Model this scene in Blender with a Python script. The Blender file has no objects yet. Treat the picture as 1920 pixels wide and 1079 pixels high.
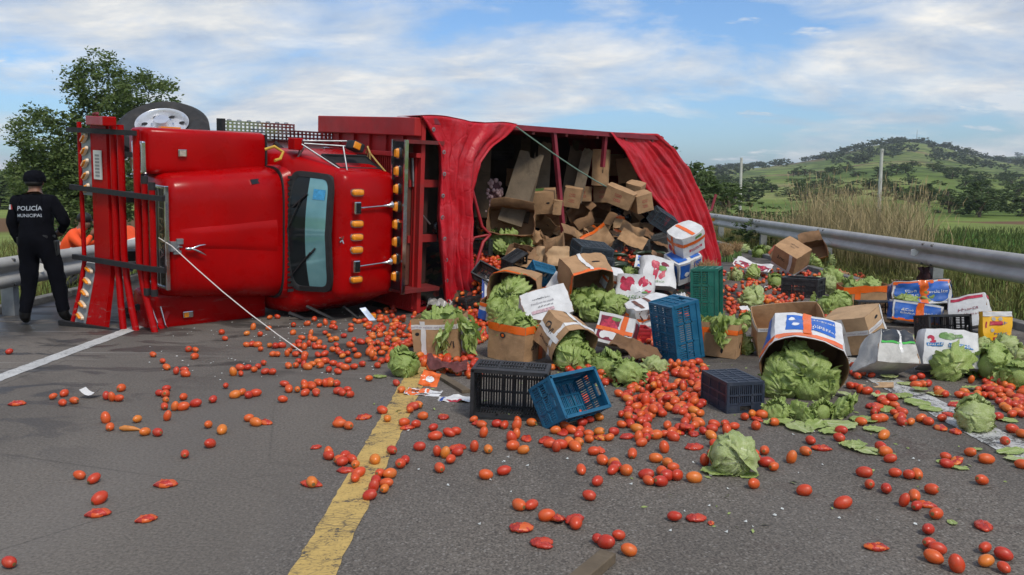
import bpy, bmesh, math, random
import numpy as np
from mathutils import Vector, Matrix, Euler, noise as mnoise

SC = bpy.context.scene
COL = SC.collection
RND = random.Random(7)
R_ = math.radians

# ------------------------------------------------------------------ camera, sky, sun, exposure
FPX = 1550.0
CAMZ = 1.58
PITCH = math.atan((539.5 - 352) / FPX)
YAW = math.atan(5 / FPX)
cam_data = bpy.data.cameras.new('camera')
cam = bpy.data.objects.new('camera', cam_data)
COL.objects.link(cam)
cam.location = (0, 0, CAMZ)
cam.rotation_euler = (math.pi / 2 - PITCH, 0, YAW)
cam_data.sensor_width = 36
cam_data.lens = 36 * FPX / 1920
cam_data.clip_start = 0.05
cam_data.clip_end = 9000
SC.camera = cam

SUN_EL, SUN_AZ = 52, 150            # degrees; azimuth clockwise from +Y (behind the camera, to the right)
world = bpy.data.worlds.new('World')
SC.world = world
world.use_nodes = True
def build_sky():
    nt = world.node_tree
    nt.nodes.clear()
    N = lambda t, **k: _node(nt, t, **k)
    L = nt.links.new
    out = N('ShaderNodeOutputWorld'); bg = N('ShaderNodeBackground')
    bg.inputs['Strength'].default_value = 0.1
    sky = N('ShaderNodeTexSky'); sky.sky_type = 'NISHITA'; sky.sun_disc = False
    sky.sun_elevation = R_(SUN_EL); sky.sun_rotation = R_(SUN_AZ)
    sky.air_density = 1.0; sky.dust_density = 1.2; sky.ozone_density = 2.0
    tc = N('ShaderNodeTexCoord'); sep = N('ShaderNodeSeparateXYZ')
    L(tc.outputs['Generated'], sep.inputs[0])
    def m(op, a, b=None, c=None):
        n = N('ShaderNodeMath', operation=op)
        for i, v in enumerate((a, b, c)):
            if v is None: continue
            if isinstance(v, (int, float)): n.inputs[i].default_value = v
            else: L(v, n.inputs[i])
        return n.outputs[0]
    z = m('ADD', m('MAXIMUM', sep.outputs[2], 0.0), 0.26)
    cx = m('DIVIDE', sep.outputs[0], z); cy = m('DIVIDE', sep.outputs[1], z)
    cmb = N('ShaderNodeCombineXYZ'); L(cx, cmb.inputs[0]); L(cy, cmb.inputs[1])
    def nz(scale, detail, rough, off, dist=0.0, stretch=(1, 1, 1)):
        mp = N('ShaderNodeMapping'); mp.inputs['Location'].default_value = off; mp.inputs['Scale'].default_value = stretch
        L(cmb.outputs[0], mp.inputs[0])
        n = N('ShaderNodeTexNoise'); n.inputs['Scale'].default_value = scale; n.inputs['Detail'].default_value = detail
        n.inputs['Roughness'].default_value = rough; n.inputs['Distortion'].default_value = dist
        L(mp.outputs[0], n.inputs['Vector'])
        return n.outputs['Fac']
    def ramp(f, stops):
        r = N('ShaderNodeValToRGB'); L(f, r.inputs[0])
        e = r.color_ramp.elements
        while len(e) < len(stops): e.new(0.5)
        for el, (p, c) in zip(e, stops): el.position = p; el.color = c if len(c) == 4 else (*c, 1)
        return r.outputs[0]
    big = nz(0.9, 3, 0.5, SKY_OFF, 0.2, (0.9, 1.0, 1))
    mid = nz(2.9, 10, 0.60, (3.7, 1.2, 0), 0.25, (0.75, 1.0, 1))
    fine = nz(4.6, 10, 0.62, (9.1, 4.4, 0), 0.3, (0.7, 1, 1))
    cov = ramp(m('ADD', m('MULTIPLY', big, 0.62), m('MULTIPLY', mid, 0.38)),
               [(0.435, (0, 0, 0)), (0.495, (0.6,) * 3), (0.575, (1, 1, 1))])
    shade = ramp(m('ADD', m('MULTIPLY', fine, 0.65), m('MULTIPLY', mid, 0.35)),
                 [(0.32, (3.7, 4.5, 5.9)), (0.43, (5.4, 6.2, 7.3)), (0.53, (7.3, 7.6, 7.9)), (0.64, (9.6, 9.4, 8.9))])
    dark = ramp(nz(1.0, 6, 0.52, (1.9, 7.3, 0), 0.3, (0.7, 1, 1)), [(0.53, (1, 1, 1)), (0.68, (0.58, 0.60, 0.66))])
    mul = N('ShaderNodeMix', data_type='RGBA', blend_type='MULTIPLY'); mul.inputs['Factor'].default_value = 1
    L(shade, mul.inputs['A']); L(dark, mul.inputs['B'])
    tint = N('ShaderNodeMix', data_type='RGBA', blend_type='MULTIPLY'); tint.inputs['Factor'].default_value = 1
    L(sky.outputs[0], tint.inputs['A']); tint.inputs['B'].default_value = (*SKY_TINT, 1)
    puff = ramp(nz(3.4, 10, 0.62, (5.2, 8.8, 0), 0.15, (0.55, 1, 1)), [(0.60, (0, 0, 0)), (0.66, (1, 1, 1))])
    pm = N('ShaderNodeMix', data_type='RGBA'); L(m('MULTIPLY', puff, 0.75), pm.inputs['Factor']); L(mul.outputs['Result'], pm.inputs['A']); pm.inputs['B'].default_value = (9.0, 9.0, 8.9, 1)
    cov = m('MAXIMUM', cov, m('MULTIPLY', puff, 0.8))
    mix = N('ShaderNodeMix', data_type='RGBA')
    L(cov, mix.inputs['Factor']); L(tint.outputs['Result'], mix.inputs['A']); L(pm.outputs['Result'], mix.inputs['B'])
    L(mix.outputs['Result'], bg.inputs['Color']); L(bg.outputs[0], out.inputs['Surface'])
def _node(nt, t, **k):
    n = nt.nodes.new(t)
    for a, v in k.items(): setattr(n, a, v)
    return n
SKY_OFF = (2.2, 0.6, 0)
SKY_TINT = (0.98, 1.26, 1.56)
build_sky()
sun_data = bpy.data.lights.new('sun', 'SUN')
sun_data.energy = 2.4
sun_data.angle = R_(12)
sun_data.color = (1.0, 0.92, 0.80)
sun = bpy.data.objects.new('sun', sun_data)
COL.objects.link(sun)
sd = Vector((math.sin(R_(SUN_AZ)) * math.cos(R_(SUN_EL)), math.cos(R_(SUN_AZ)) * math.cos(R_(SUN_EL)), math.sin(R_(SUN_EL))))
sun.rotation_euler = sd.to_track_quat('Z', 'Y').to_euler()
SC.view_settings.view_transform = 'Standard'
SC.view_settings.look = 'None'
SC.view_settings.exposure = 0.06
SC.view_settings.gamma = 1.0
SC.view_settings.use_curve_mapping = False
SC.render.engine = 'CYCLES'
SC.cycles.use_denoising = True
SC.cycles.max_bounces = 6
SC.cycles.transparent_max_bounces = 8

# ------------------------------------------------------------------ camera geometry (turns a point of the photograph into a place on the ground)
CAMP = np.array([0, 0, CAMZ])
_fw = np.array([-math.sin(YAW) * math.cos(PITCH), math.cos(YAW) * math.cos(PITCH), -math.sin(PITCH)])
_rt = np.array([math.cos(YAW), math.sin(YAW), 0.0])
_up = np.cross(_rt, _fw)
def ray(px, py): return _fw + _rt * (px - 960) / FPX - _up * (py - 539.5) / FPX
def proj(P):
    v = np.asarray(P, float) - CAMP
    z = v @ _fw
    return 960 + FPX * (v @ _rt) / z, 539.5 - FPX * (v @ _up) / z, z
def gp(px, py, z=0.0):
    d = ray(px, py)
    return CAMP + d * ((z - CAMZ) / d[2])
def at_depth(px, py, d):
    r = ray(px, py)
    return CAMP + r * (d / r[1])

# truck frame: x = towards its rear, y = its right side (up, as it lies on its left), z = towards its roof
TH, PH = R_(45.5), R_(4)
TB = np.array([math.sin(TH), math.cos(TH), 0.0])
_U0 = np.array([math.cos(TH), -math.sin(TH), 0.0])
TU = _U0 * math.cos(PH) - np.array([0, 0, 1.0]) * math.sin(PH)
TR = _U0 * math.sin(PH) + np.array([0, 0, 1.0]) * math.cos(PH)
TO = np.array([-5.12, 9.68, 0.0])
def T(s, r, u): return TO + s * TB + r * TR + u * TU
TRUCK_M = Matrix(((TB[0], TR[0], TU[0], TO[0]), (TB[1], TR[1], TU[1], TO[1]), (TB[2], TR[2], TU[2], TO[2]), (0, 0, 0, 1)))
def su(x, y):
    dx, dy = x - TO[0], y - TO[1]
    return dx * TB[0] + dy * TB[1], dx * _U0[0] + dy * _U0[1]

def sstep(a, b, x):
    t = np.clip((np.asarray(x, float) - a) / (b - a), 0, 1)
    return t * t * (3 - 2 * t)
def pile_h(x, y):
    """height of the spilled heap above the road"""
    s, u = su(x, y)
    e = 2.45 * sstep(2.9, 5.0, s) * (1 - sstep(7.0, 9.8, s)) + 0.25
    h = 0.88 * sstep(3.1, 4.1, s) * (1 - sstep(8.8, 10.2, s))
    t = np.clip((u - 1.45) / (e + 0.88), 0, 1)
    p = (1 - t) ** 1.15
    bump = 0.05 * np.sin(3.1 * x + 1.3) * np.sin(2.7 * y) + 0.03 * np.sin(7.3 * x) * np.cos(6.1 * y)
    v = h * p
    return np.maximum(0, v + bump * np.minimum(1, v * 4))
def march(px, py, lift=0.0):
    d = ray(px, py); d = d / np.linalg.norm(d)
    t = np.linspace(3, 24, 1400)
    P = CAMP + d * t[:, None]
    below = P[:, 2] <= pile_h(P[:, 0], P[:, 1]) + lift
    i = int(np.argmax(below)) if below.any() else len(t) - 1
    return P[i]

# ------------------------------------------------------------------ materials
MATS = {}
class NT:
    def __init__(s, name):
        s.m = bpy.data.materials.new(name); s.m.use_nodes = True
        s.t = s.m.node_tree; s.b = s.t.nodes['Principled BSDF']; s.out = s.t.nodes['Material Output']
    def n(s, t, **k): return _node(s.t, t, **k)
    def l(s, a, b): s.t.links.new(a, b)
    def coord(s, kind='Object', scale=(1, 1, 1)):
        tc = s.n('ShaderNodeTexCoord'); mp = s.n('ShaderNodeMapping'); mp.inputs['Scale'].default_value = scale
        s.l(tc.outputs[kind], mp.inputs[0]); return mp.outputs[0]
    def geo(s, scale=(1, 1, 1)):
        g = s.n('ShaderNodeNewGeometry'); mp = s.n('ShaderNodeMapping'); mp.inputs['Scale'].default_value = scale
        s.l(g.outputs['Position'], mp.inputs[0]); return mp.outputs[0]
    def noise(s, vec, scale, detail=4, rough=0.55, dist=0.0):
        n = s.n('ShaderNodeTexNoise'); n.inputs['Scale'].default_value = scale; n.inputs['Detail'].default_value = detail
        n.inputs['Roughness'].default_value = rough; n.inputs['Distortion'].default_value = dist
        s.l(vec, n.inputs['Vector']); return n.outputs['Fac']
    def voro(s, vec, scale, feature='F1', out='Distance'):
        n = s.n('ShaderNodeTexVoronoi', feature=feature); n.inputs['Scale'].default_value = scale
        s.l(vec, n.inputs['Vector']); return n.outputs[out]
    def ramp(s, f, stops, interp='LINEAR'):
        r = s.n('ShaderNodeValToRGB'); s.l(f, r.inputs[0]); r.color_ramp.interpolation = interp
        e = r.color_ramp.elements
        while len(e) < len(stops): e.new(0.5)
        for el, (p, c) in zip(e, stops):
            el.position = p; el.color = (c, c, c, 1) if isinstance(c, (int, float)) else (*c[:3], 1)
        return r.outputs[0]
    def mix(s, f, a, b, blend='MIX'):
        n = s.n('ShaderNodeMix', data_type='RGBA', blend_type=blend)
        for k, v in (('Factor', f), ('A', a), ('B', b)):
            if isinstance(v, (int, float)): n.inputs[k].default_value = v if k == 'Factor' else (v, v, v, 1)
            elif isinstance(v, tuple): n.inputs[k].default_value = (*v[:3], 1)
            else: s.l(v, n.inputs[k])
        return n.outputs['Result']
    def math(s, op, a, b=0.0):
        n = s.n('ShaderNodeMath', operation=op)
        for i, v in enumerate((a, b)):
            if isinstance(v, (int, float)): n.inputs[i].default_value = v
            else: s.l(v, n.inputs[i])
        return n.outputs[0]
    def bump(s, h, strength=0.3, dist=0.01):
        b = s.n('ShaderNodeBump'); b.inputs['Strength'].default_value = strength; b.inputs['Distance'].default_value = dist
        s.l(h, b.inputs['Height']); s.l(b.outputs[0], s.b.inputs['Normal'])
    def col(s, c):
        if isinstance(c, tuple): s.b.inputs['Base Color'].default_value = (*c[:3], 1)
        else: s.l(c, s.b.inputs['Base Color'])
    def set(s, **k):
        for a, v in k.items():
            i = s.b.inputs[a.replace('_', ' ')]
            if isinstance(v, (int, float, tuple)): i.default_value = v
            else: s.l(v, i)
        return s

def simple(name, c, rough=0.6, var=0.18, scale=8.0, metal=0.0, bump=0.0, bscale=40.0, dirt=None, coat=0.0, spec=0.5, kind='Object'):
    """plain surface: colour with mottling, uneven gloss, optional fine relief and dirt"""
    if name in MATS: return MATS[name]
    k = NT(name); v = k.coord(kind)
    n = k.noise(v, scale, 5, 0.6)
    lo = tuple(x * (1 - var) for x in c); hi = tuple(min(1, x * (1 + var)) for x in c)
    colr = k.ramp(n, [(0.3, lo), (0.7, hi)])
    if dirt:
        d = k.ramp(k.noise(v, scale * 0.6, 8, 0.65, 0.4), [(0.5, 0.0), (0.72, dirt[3] if len(dirt) > 3 else 0.6)])
        colr = k.mix(d, colr, tuple(dirt[:3]))
    k.col(colr)
    k.set(Roughness=k.ramp(k.noise(v, scale * 1.7, 4), [(0.3, max(0.02, rough - 0.1)), (0.7, min(1, rough + 0.1))]), Metallic=metal)
    k.b.inputs['Coat Weight'].default_value = coat
    k.b.inputs['Coat Roughness'].default_value = 0.08
    k.b.inputs['Specular IOR Level'].default_value = spec
    if bump: k.bump(k.noise(v, bscale, 6, 0.6), bump, 0.01)
    MATS[name] = k.m
    return k.m

# ------------------------------------------------------------------ mesh builder
class MB:
    def __init__(s): s.v = []; s.f = []; s.mi = []
    def add(s, vs, fs, m=0):
        o = len(s.v); s.v.extend([tuple(map(float, p)) for p in vs])
        for f in fs: s.f.append(tuple(i + o for i in f)); s.mi.append(m)
        return s
    def box(s, a, b, m=0):
        (x0, y0, z0), (x1, y1, z1) = a, b
        return s.add([(x0, y0, z0), (x1, y0, z0), (x1, y1, z0), (x0, y1, z0), (x0, y0, z1), (x1, y0, z1), (x1, y1, z1), (x0, y1, z1)],
                     [(0, 3, 2, 1), (4, 5, 6, 7), (0, 1, 5, 4), (1, 2, 6, 5), (2, 3, 7, 6), (3, 0, 4, 7)], m)
    def bar(s, p, q, w, h, upv=(0, 0, 1), m=0):
        p = np.array(p, float); q = np.array(q, float); d = q - p; d /= np.linalg.norm(d)
        u = np.array(upv, float); a = np.cross(d, u)
        if np.linalg.norm(a) < 1e-4: a = np.cross(d, (1, 0, 0))
        a /= np.linalg.norm(a); b = np.cross(a, d)
        vs = [e + a * i * w / 2 + b * j * h / 2 for e in (p, q) for i, j in ((-1, -1), (1, -1), (1, 1), (-1, 1))]
        return s.add(vs, [(0, 1, 2, 3), (4, 7, 6, 5), (0, 4, 5, 1), (1, 5, 6, 2), (2, 6, 7, 3), (3, 7, 4, 0)], m)
    def tube(s, pts, r, n=8, m=0, caps=True):
        pts = [np.array(p, float) for p in pts]; k = len(pts)
        rr = r if isinstance(r, (list, tuple)) else [r] * k
        d0 = pts[1] - pts[0]; ref = np.array((0, 0, 1.0)) if abs(d0[2]) < 0.9 * np.linalg.norm(d0) else np.array((1.0, 0, 0))
        vs = []
        for i, p in enumerate(pts):
            d = pts[min(i + 1, k - 1)] - pts[max(i - 1, 0)]; d /= np.linalg.norm(d) + 1e-9
            a = np.cross(d, ref); a /= np.linalg.norm(a) + 1e-9; b = np.cross(d, a)
            for j in range(n):
                t = 2 * math.pi * j / n
                vs.append(p + (a * math.cos(t) + b * math.sin(t)) * rr[i])
        fs = [(i * n + j, i * n + (j + 1) % n, (i + 1) * n + (j + 1) % n, (i + 1) * n + j) for i in range(k - 1) for j in range(n)]
        if caps: fs += [tuple(range(n))[::-1], tuple((k - 1) * n + j for j in range(n))]
        return s.add(vs, fs, m)
    def grid(s, fn, nu, nv, m=0, closeu=False):
        vs = [fn(i / nu, j / nv) for j in range(nv + 1) for i in range(nu + (0 if closeu else 1))]
        w = nu if closeu else nu + 1
        fs = [(j * w + i, j * w + (i + 1) % w, (j + 1) * w + (i + 1) % w, (j + 1) * w + i) for j in range(nv) for i in range(nu)]
        return s.add(vs, fs, m)
    def lathe(s, prof, n=24, c=(0, 0, 0), axis='z', m=0):
        vs = []
        for r, h in prof:
            for j in range(n):
                t = 2 * math.pi * j / n; a, b = r * math.cos(t), r * math.sin(t)
                p = {'z': (a, b, h), 'y': (a, h, -b), 'x': (h, a, b)}[axis]
                vs.append((p[0] + c[0], p[1] + c[1], p[2] + c[2]))
        k = len(prof)
        fs = [(i * n + j, i * n + (j + 1) % n, (i + 1) * n + (j + 1) % n, (i + 1) * n + j) for i in range(k - 1) for j in range(n)]
        return s.add(vs, fs, m)
    def ball(s, c, r, n=12, k=8, m=0):
        r = (r, r, r) if isinstance(r, (int, float)) else r
        vs = [(c[0], c[1], c[2] - r[2])]
        for i in range(1, k):
            p = math.pi * i / k
            for j in range(n):
                t = 2 * math.pi * j / n
                vs.append((c[0] + r[0] * math.sin(p) * math.cos(t), c[1] + r[1] * math.sin(p) * math.sin(t), c[2] - r[2] * math.cos(p)))
        vs.append((c[0], c[1], c[2] + r[2])); e = len(vs) - 1
        fs = [(0, 1 + (j + 1) % n, 1 + j) for j in range(n)]
        fs += [(1 + i * n + j, 1 + i * n + (j + 1) % n, 1 + (i + 1) * n + (j + 1) % n, 1 + (i + 1) * n + j) for i in range(k - 2) for j in range(n)]
        fs += [(1 + (k - 2) * n + j, 1 + (k - 2) * n + (j + 1) % n, e) for j in range(n)]
        return s.add(vs, fs, m)
    def xf(s, M):
        s.v = [tuple(M @ Vector(p)) for p in s.v]; return s
    def mesh(s, name, mats, smooth=None, attr=None):
        me = bpy.data.meshes.new(name)
        me.from_pydata(s.v, [], s.f)
        for m in (mats if isinstance(mats, (list, tuple)) else [mats]): me.materials.append(m)
        if any(s.mi): me.polygons.foreach_set('material_index', s.mi)
        if smooth is not None:
            me.polygons.foreach_set('use_smooth', [True] * len(s.f))
            if smooth < 180: me.set_sharp_from_angle(angle=R_(smooth))
        if attr is not None:
            a = me.attributes.new('tone', 'FLOAT', 'POINT'); a.data.foreach_set('value', attr)
        me.update()
        return me
    def obj(s, name, mats, parent=None, smooth=None, bevel=0.0, attr=None):
        return link(name, s.mesh(name, mats, smooth, attr), parent, bevel)

def link(name, me, parent=None, bevel=0.0):
    o = bpy.data.objects.new(name, me); COL.objects.link(o)
    if parent is not None: o.parent = parent
    if bevel:
        b = o.modifiers.new('bevel', 'BEVEL'); b.width = bevel; b.segments = 2; b.limit_method = 'ANGLE'; b.angle_limit = R_(40)
    return o
def tag(o, label=None, cat=None, group=None, kind=None):
    if label: o['label'] = label
    if cat: o['category'] = cat
    if group: o['group'] = group
    if kind: o['kind'] = kind
    return o
def thing(name, label, cat, loc=(0, 0, 0), group=None, rot=None):
    o = bpy.data.objects.new(name, None); COL.objects.link(o); o.empty_display_size = 0.1
    o.location = loc
    if rot is not None: o.rotation_euler = rot
    return tag(o, label, cat, group)
def structure(o): o['kind'] = 'structure'; return o
def copy_tree(src, label, group=None):
    c = src.copy(); COL.objects.link(c); c['label'] = label
    if group: c['group'] = group
    for ch in list(src.children):
        d = ch.copy(); COL.objects.link(d); d.parent = c; d.matrix_parent_inverse = ch.matrix_parent_inverse.copy()
        for g in list(ch.children):
            e = g.copy(); COL.objects.link(e); e.parent = d
    return c
_TXT = {}
def text_verts(string, size=1.0):
    """flat lettering as (verts xy centred, faces)"""
    if string not in _TXT:
        cu = bpy.data.curves.new('lettering', 'FONT'); cu.body = string; cu.resolution_u = 2
        cu.align_x = 'CENTER'; cu.align_y = 'CENTER'; cu.offset = 0.012
        o = bpy.data.objects.new('lettering', cu)
        me = o.to_mesh()
        _TXT[string] = ([tuple(v.co) for v in me.vertices], [tuple(p.vertices) for p in me.polygons])
        o.to_mesh_clear(); bpy.data.objects.remove(o); bpy.data.curves.remove(cu)
    v, f = _TXT[string]
    return [(a * size, b * size) for a, b, _ in v], f
def fbm(x, y, z=0.0, o=4): return mnoise.fractal(Vector((x, y, z)), 1.0, 2.0, o)

# ------------------------------------------------------------------ ground, road, markings
SKYLINE = ([-400, 0, 60, 600, 1200, 1330, 1400, 1480, 1540, 1580, 1620, 1660, 1690, 1720, 1760, 1800, 1840, 1880, 1960, 2300],
           [330, 333, 338, 344, 336, 321, 317, 309, 300, 289, 279, 274, 272, 275, 283, 292, 302, 308, 312, 318])
FARLINE = ([-400, 200, 1500, 1760, 1850, 1900, 1960, 2300], [326, 334, 330, 308, 298, 294, 293, 304])
def ground_z(x, y):
    x = np.asarray(x, float); y = np.asarray(y, float)
    r = np.hypot(x, y) + 1e-6
    front = sstep(0.15, 0.4, y / r)
    yy = np.maximum(y, 1)
    q = 965 + 1550 * x / yy
    zs = (352 - np.interp(q, *SKYLINE)) / 1550 * 750 + 1.58
    zf = (352 - np.interp(q, *FARLINE)) / 1550 * 1600 + 1.58
    low = np.where(x > 0, -1.5, -0.35) * sstep(7, 26, np.abs(x)) - 0.06
    h = low + (0.40 * zs - low) * sstep(110, 460, yy)
    h = h + (zs * 0.60) * sstep(430, 750, yy)
    h = h * (1 - 0.5 * sstep(790, 1150, yy)) 
    h = h + (zf - 0.5 * zs) * sstep(1150, 1600, yy) * (1 - sstep(1700, 3200, yy))
    rough = sstep(60, 300, yy) * 0.6
    h = h + rough * (np.sin(x * 0.021 + 1) * np.cos(y * 0.017) + 0.5 * np.sin(x * 0.06 + y * 0.043))
    h = low + (h - low) * front
    road = sstep(6.6, 12, np.abs(x)) * sstep(-1, 1, 1) 
    near = 1 - sstep(300, 500, np.abs(y))
    return h * (1 - near * (1 - road)) + (-0.06) * near * (1 - road)
def gz(x, y): return float(ground_z(x, y))

def build_ground():
    k = NT('ground'); v = k.geo()
    sep = k.n('ShaderNodeSeparateXYZ'); k.l(v, sep.inputs[0])
    n1 = k.noise(k.geo((0.02, 0.012, 0)), 1.0, 5, 0.6, 0.3)
    n2 = k.noise(k.geo((0.25, 0.25, 0)), 1.0, 7, 0.65)
    field = k.ramp(n1, [(0.36, (0.10, 0.155, 0.03)), (0.46, (0.16, 0.22, 0.045)), (0.55, (0.24, 0.28, 0.08)), (0.62, (0.29, 0.28, 0.11)), (0.70, (0.30, 0.20, 0.10))])
    mott = k.mix(k.ramp(n2, [(0.35, 0.0), (0.7, 0.55)]), field, (0.07, 0.10, 0.028))
    # ploughed strips: a patch on the left field, one on the right, a slope on the hill
    def patch(x0, x1, y0, y1, soft):
        w = k.math('MULTIPLY', k.math('SUBTRACT', k.noise(k.geo((0.08, 0.05, 0)), 1.0, 4), 0.5), soft * 5)
        def band(ax, a, b):
            p = k.math('ADD', sep.outputs[ax], w)
            lo = k.n('ShaderNodeMapRange'); lo.inputs[1].default_value = a; lo.inputs[2].default_value = a + soft; k.l(p, lo.inputs[0])
            hi = k.n('ShaderNodeMapRange'); hi.inputs[1].default_value = b; hi.inputs[2].default_value = b - soft; k.l(p, hi.inputs[0])
            return k.math('MULTIPLY', lo.outputs[0], hi.outputs[0])
        return k.math('MULTIPLY', band(0, x0, x1), band(1, y0, y1))
    c = mott
    for a, colr in (((-90, -14, 34, 56, 4), (0.13, 0.075, 0.035)), ((40, 62, 70, 80, 3), (0.15, 0.085, 0.05)),
                    ((120, 215, 380, 440, 14), (0.20, 0.115, 0.065)), ((190, 300, 640, 735, 25), (0.19, 0.13, 0.07)),
                    ((17, 80, 26, 58, 3), (0.06, 0.14, 0.02)), ((130, 230, 440, 560, 20), (0.17, 0.23, 0.05))):
        c = k.mix(patch(*a), c, colr)
    # terrace lines along the slope
    wv = k.n('ShaderNodeTexWave', wave_type='BANDS', bands_direction='Z'); wv.inputs['Scale'].default_value = 0.16; wv.inputs['Distortion'].default_value = 3.0
    wv.inputs['Detail'].default_value = 3; k.l(k.geo((0.3, 0.3, 1)), wv.inputs['Vector'])
    farm = k.n('ShaderNodeMapRange'); farm.inputs[1].default_value = 200; farm.inputs[2].default_value = 320; k.l(sep.outputs[1], farm.inputs[0])
    c = k.mix(k.math('MULTIPLY', k.ramp(wv.outputs[0], [(0.78, 0.0), (0.95, 0.75)]), farm.outputs[0]), c, (0.04, 0.06, 0.018))
    scrub = k.noise(k.geo((0.045, 0.03, 0.05)), 1.0, 7, 0.7, 0.5); scrub2 = k.noise(k.geo((0.16, 0.11, 0.16)), 1.0, 5, 0.65)
    c = k.mix(k.math('MULTIPLY', k.math('MULTIPLY', k.ramp(scrub, [(0.47, 0.0), (0.58, 1.0)]), k.ramp(scrub2, [(0.40, 0.15), (0.55, 1.0)])), farm.outputs[0]), c, (0.050, 0.072, 0.026))
    c = k.mix(k.math('MULTIPLY', k.ramp(scrub, [(0.30, 0.7), (0.42, 0.0)]), farm.outputs[0]), c, (0.27, 0.26, 0.11))
    k.col(c); k.set(Roughness=0.95); k.b.inputs['Specular IOR Level'].default_value = 0.1
    k.bump(n2, 0.6, 0.15)
    ang = np.concatenate([np.linspace(-46, 46, 300), np.linspace(47.5, 313, 110)])
    rad = [2.0]
    while rad[-1] < 2600: rad.append(rad[-1] * 1.052)
    vs = [(0, 0, -0.06)]
    A = np.radians(ang)
    for r in rad:
        xs, ys = r * np.sin(A), r * np.cos(A)
        vs += list(zip(xs, ys, ground_z(xs, ys)))
    n = len(A); fs = [(0, 1 + (j + 1) % n, 1 + j) for j in range(n)]
    for i in range(len(rad) - 1):
        for j in range(n):
            a, b = 1 + i * n + j, 1 + i * n + (j + 1) % n
            fs.append((a, b, b + n, a + n))
    mb = MB(); mb.v = [tuple(map(float, p)) for p in vs]; mb.f = fs; mb.mi = [0] * len(fs)
    structure(mb.obj('ground', k.m, smooth=180))
build_ground()

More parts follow.
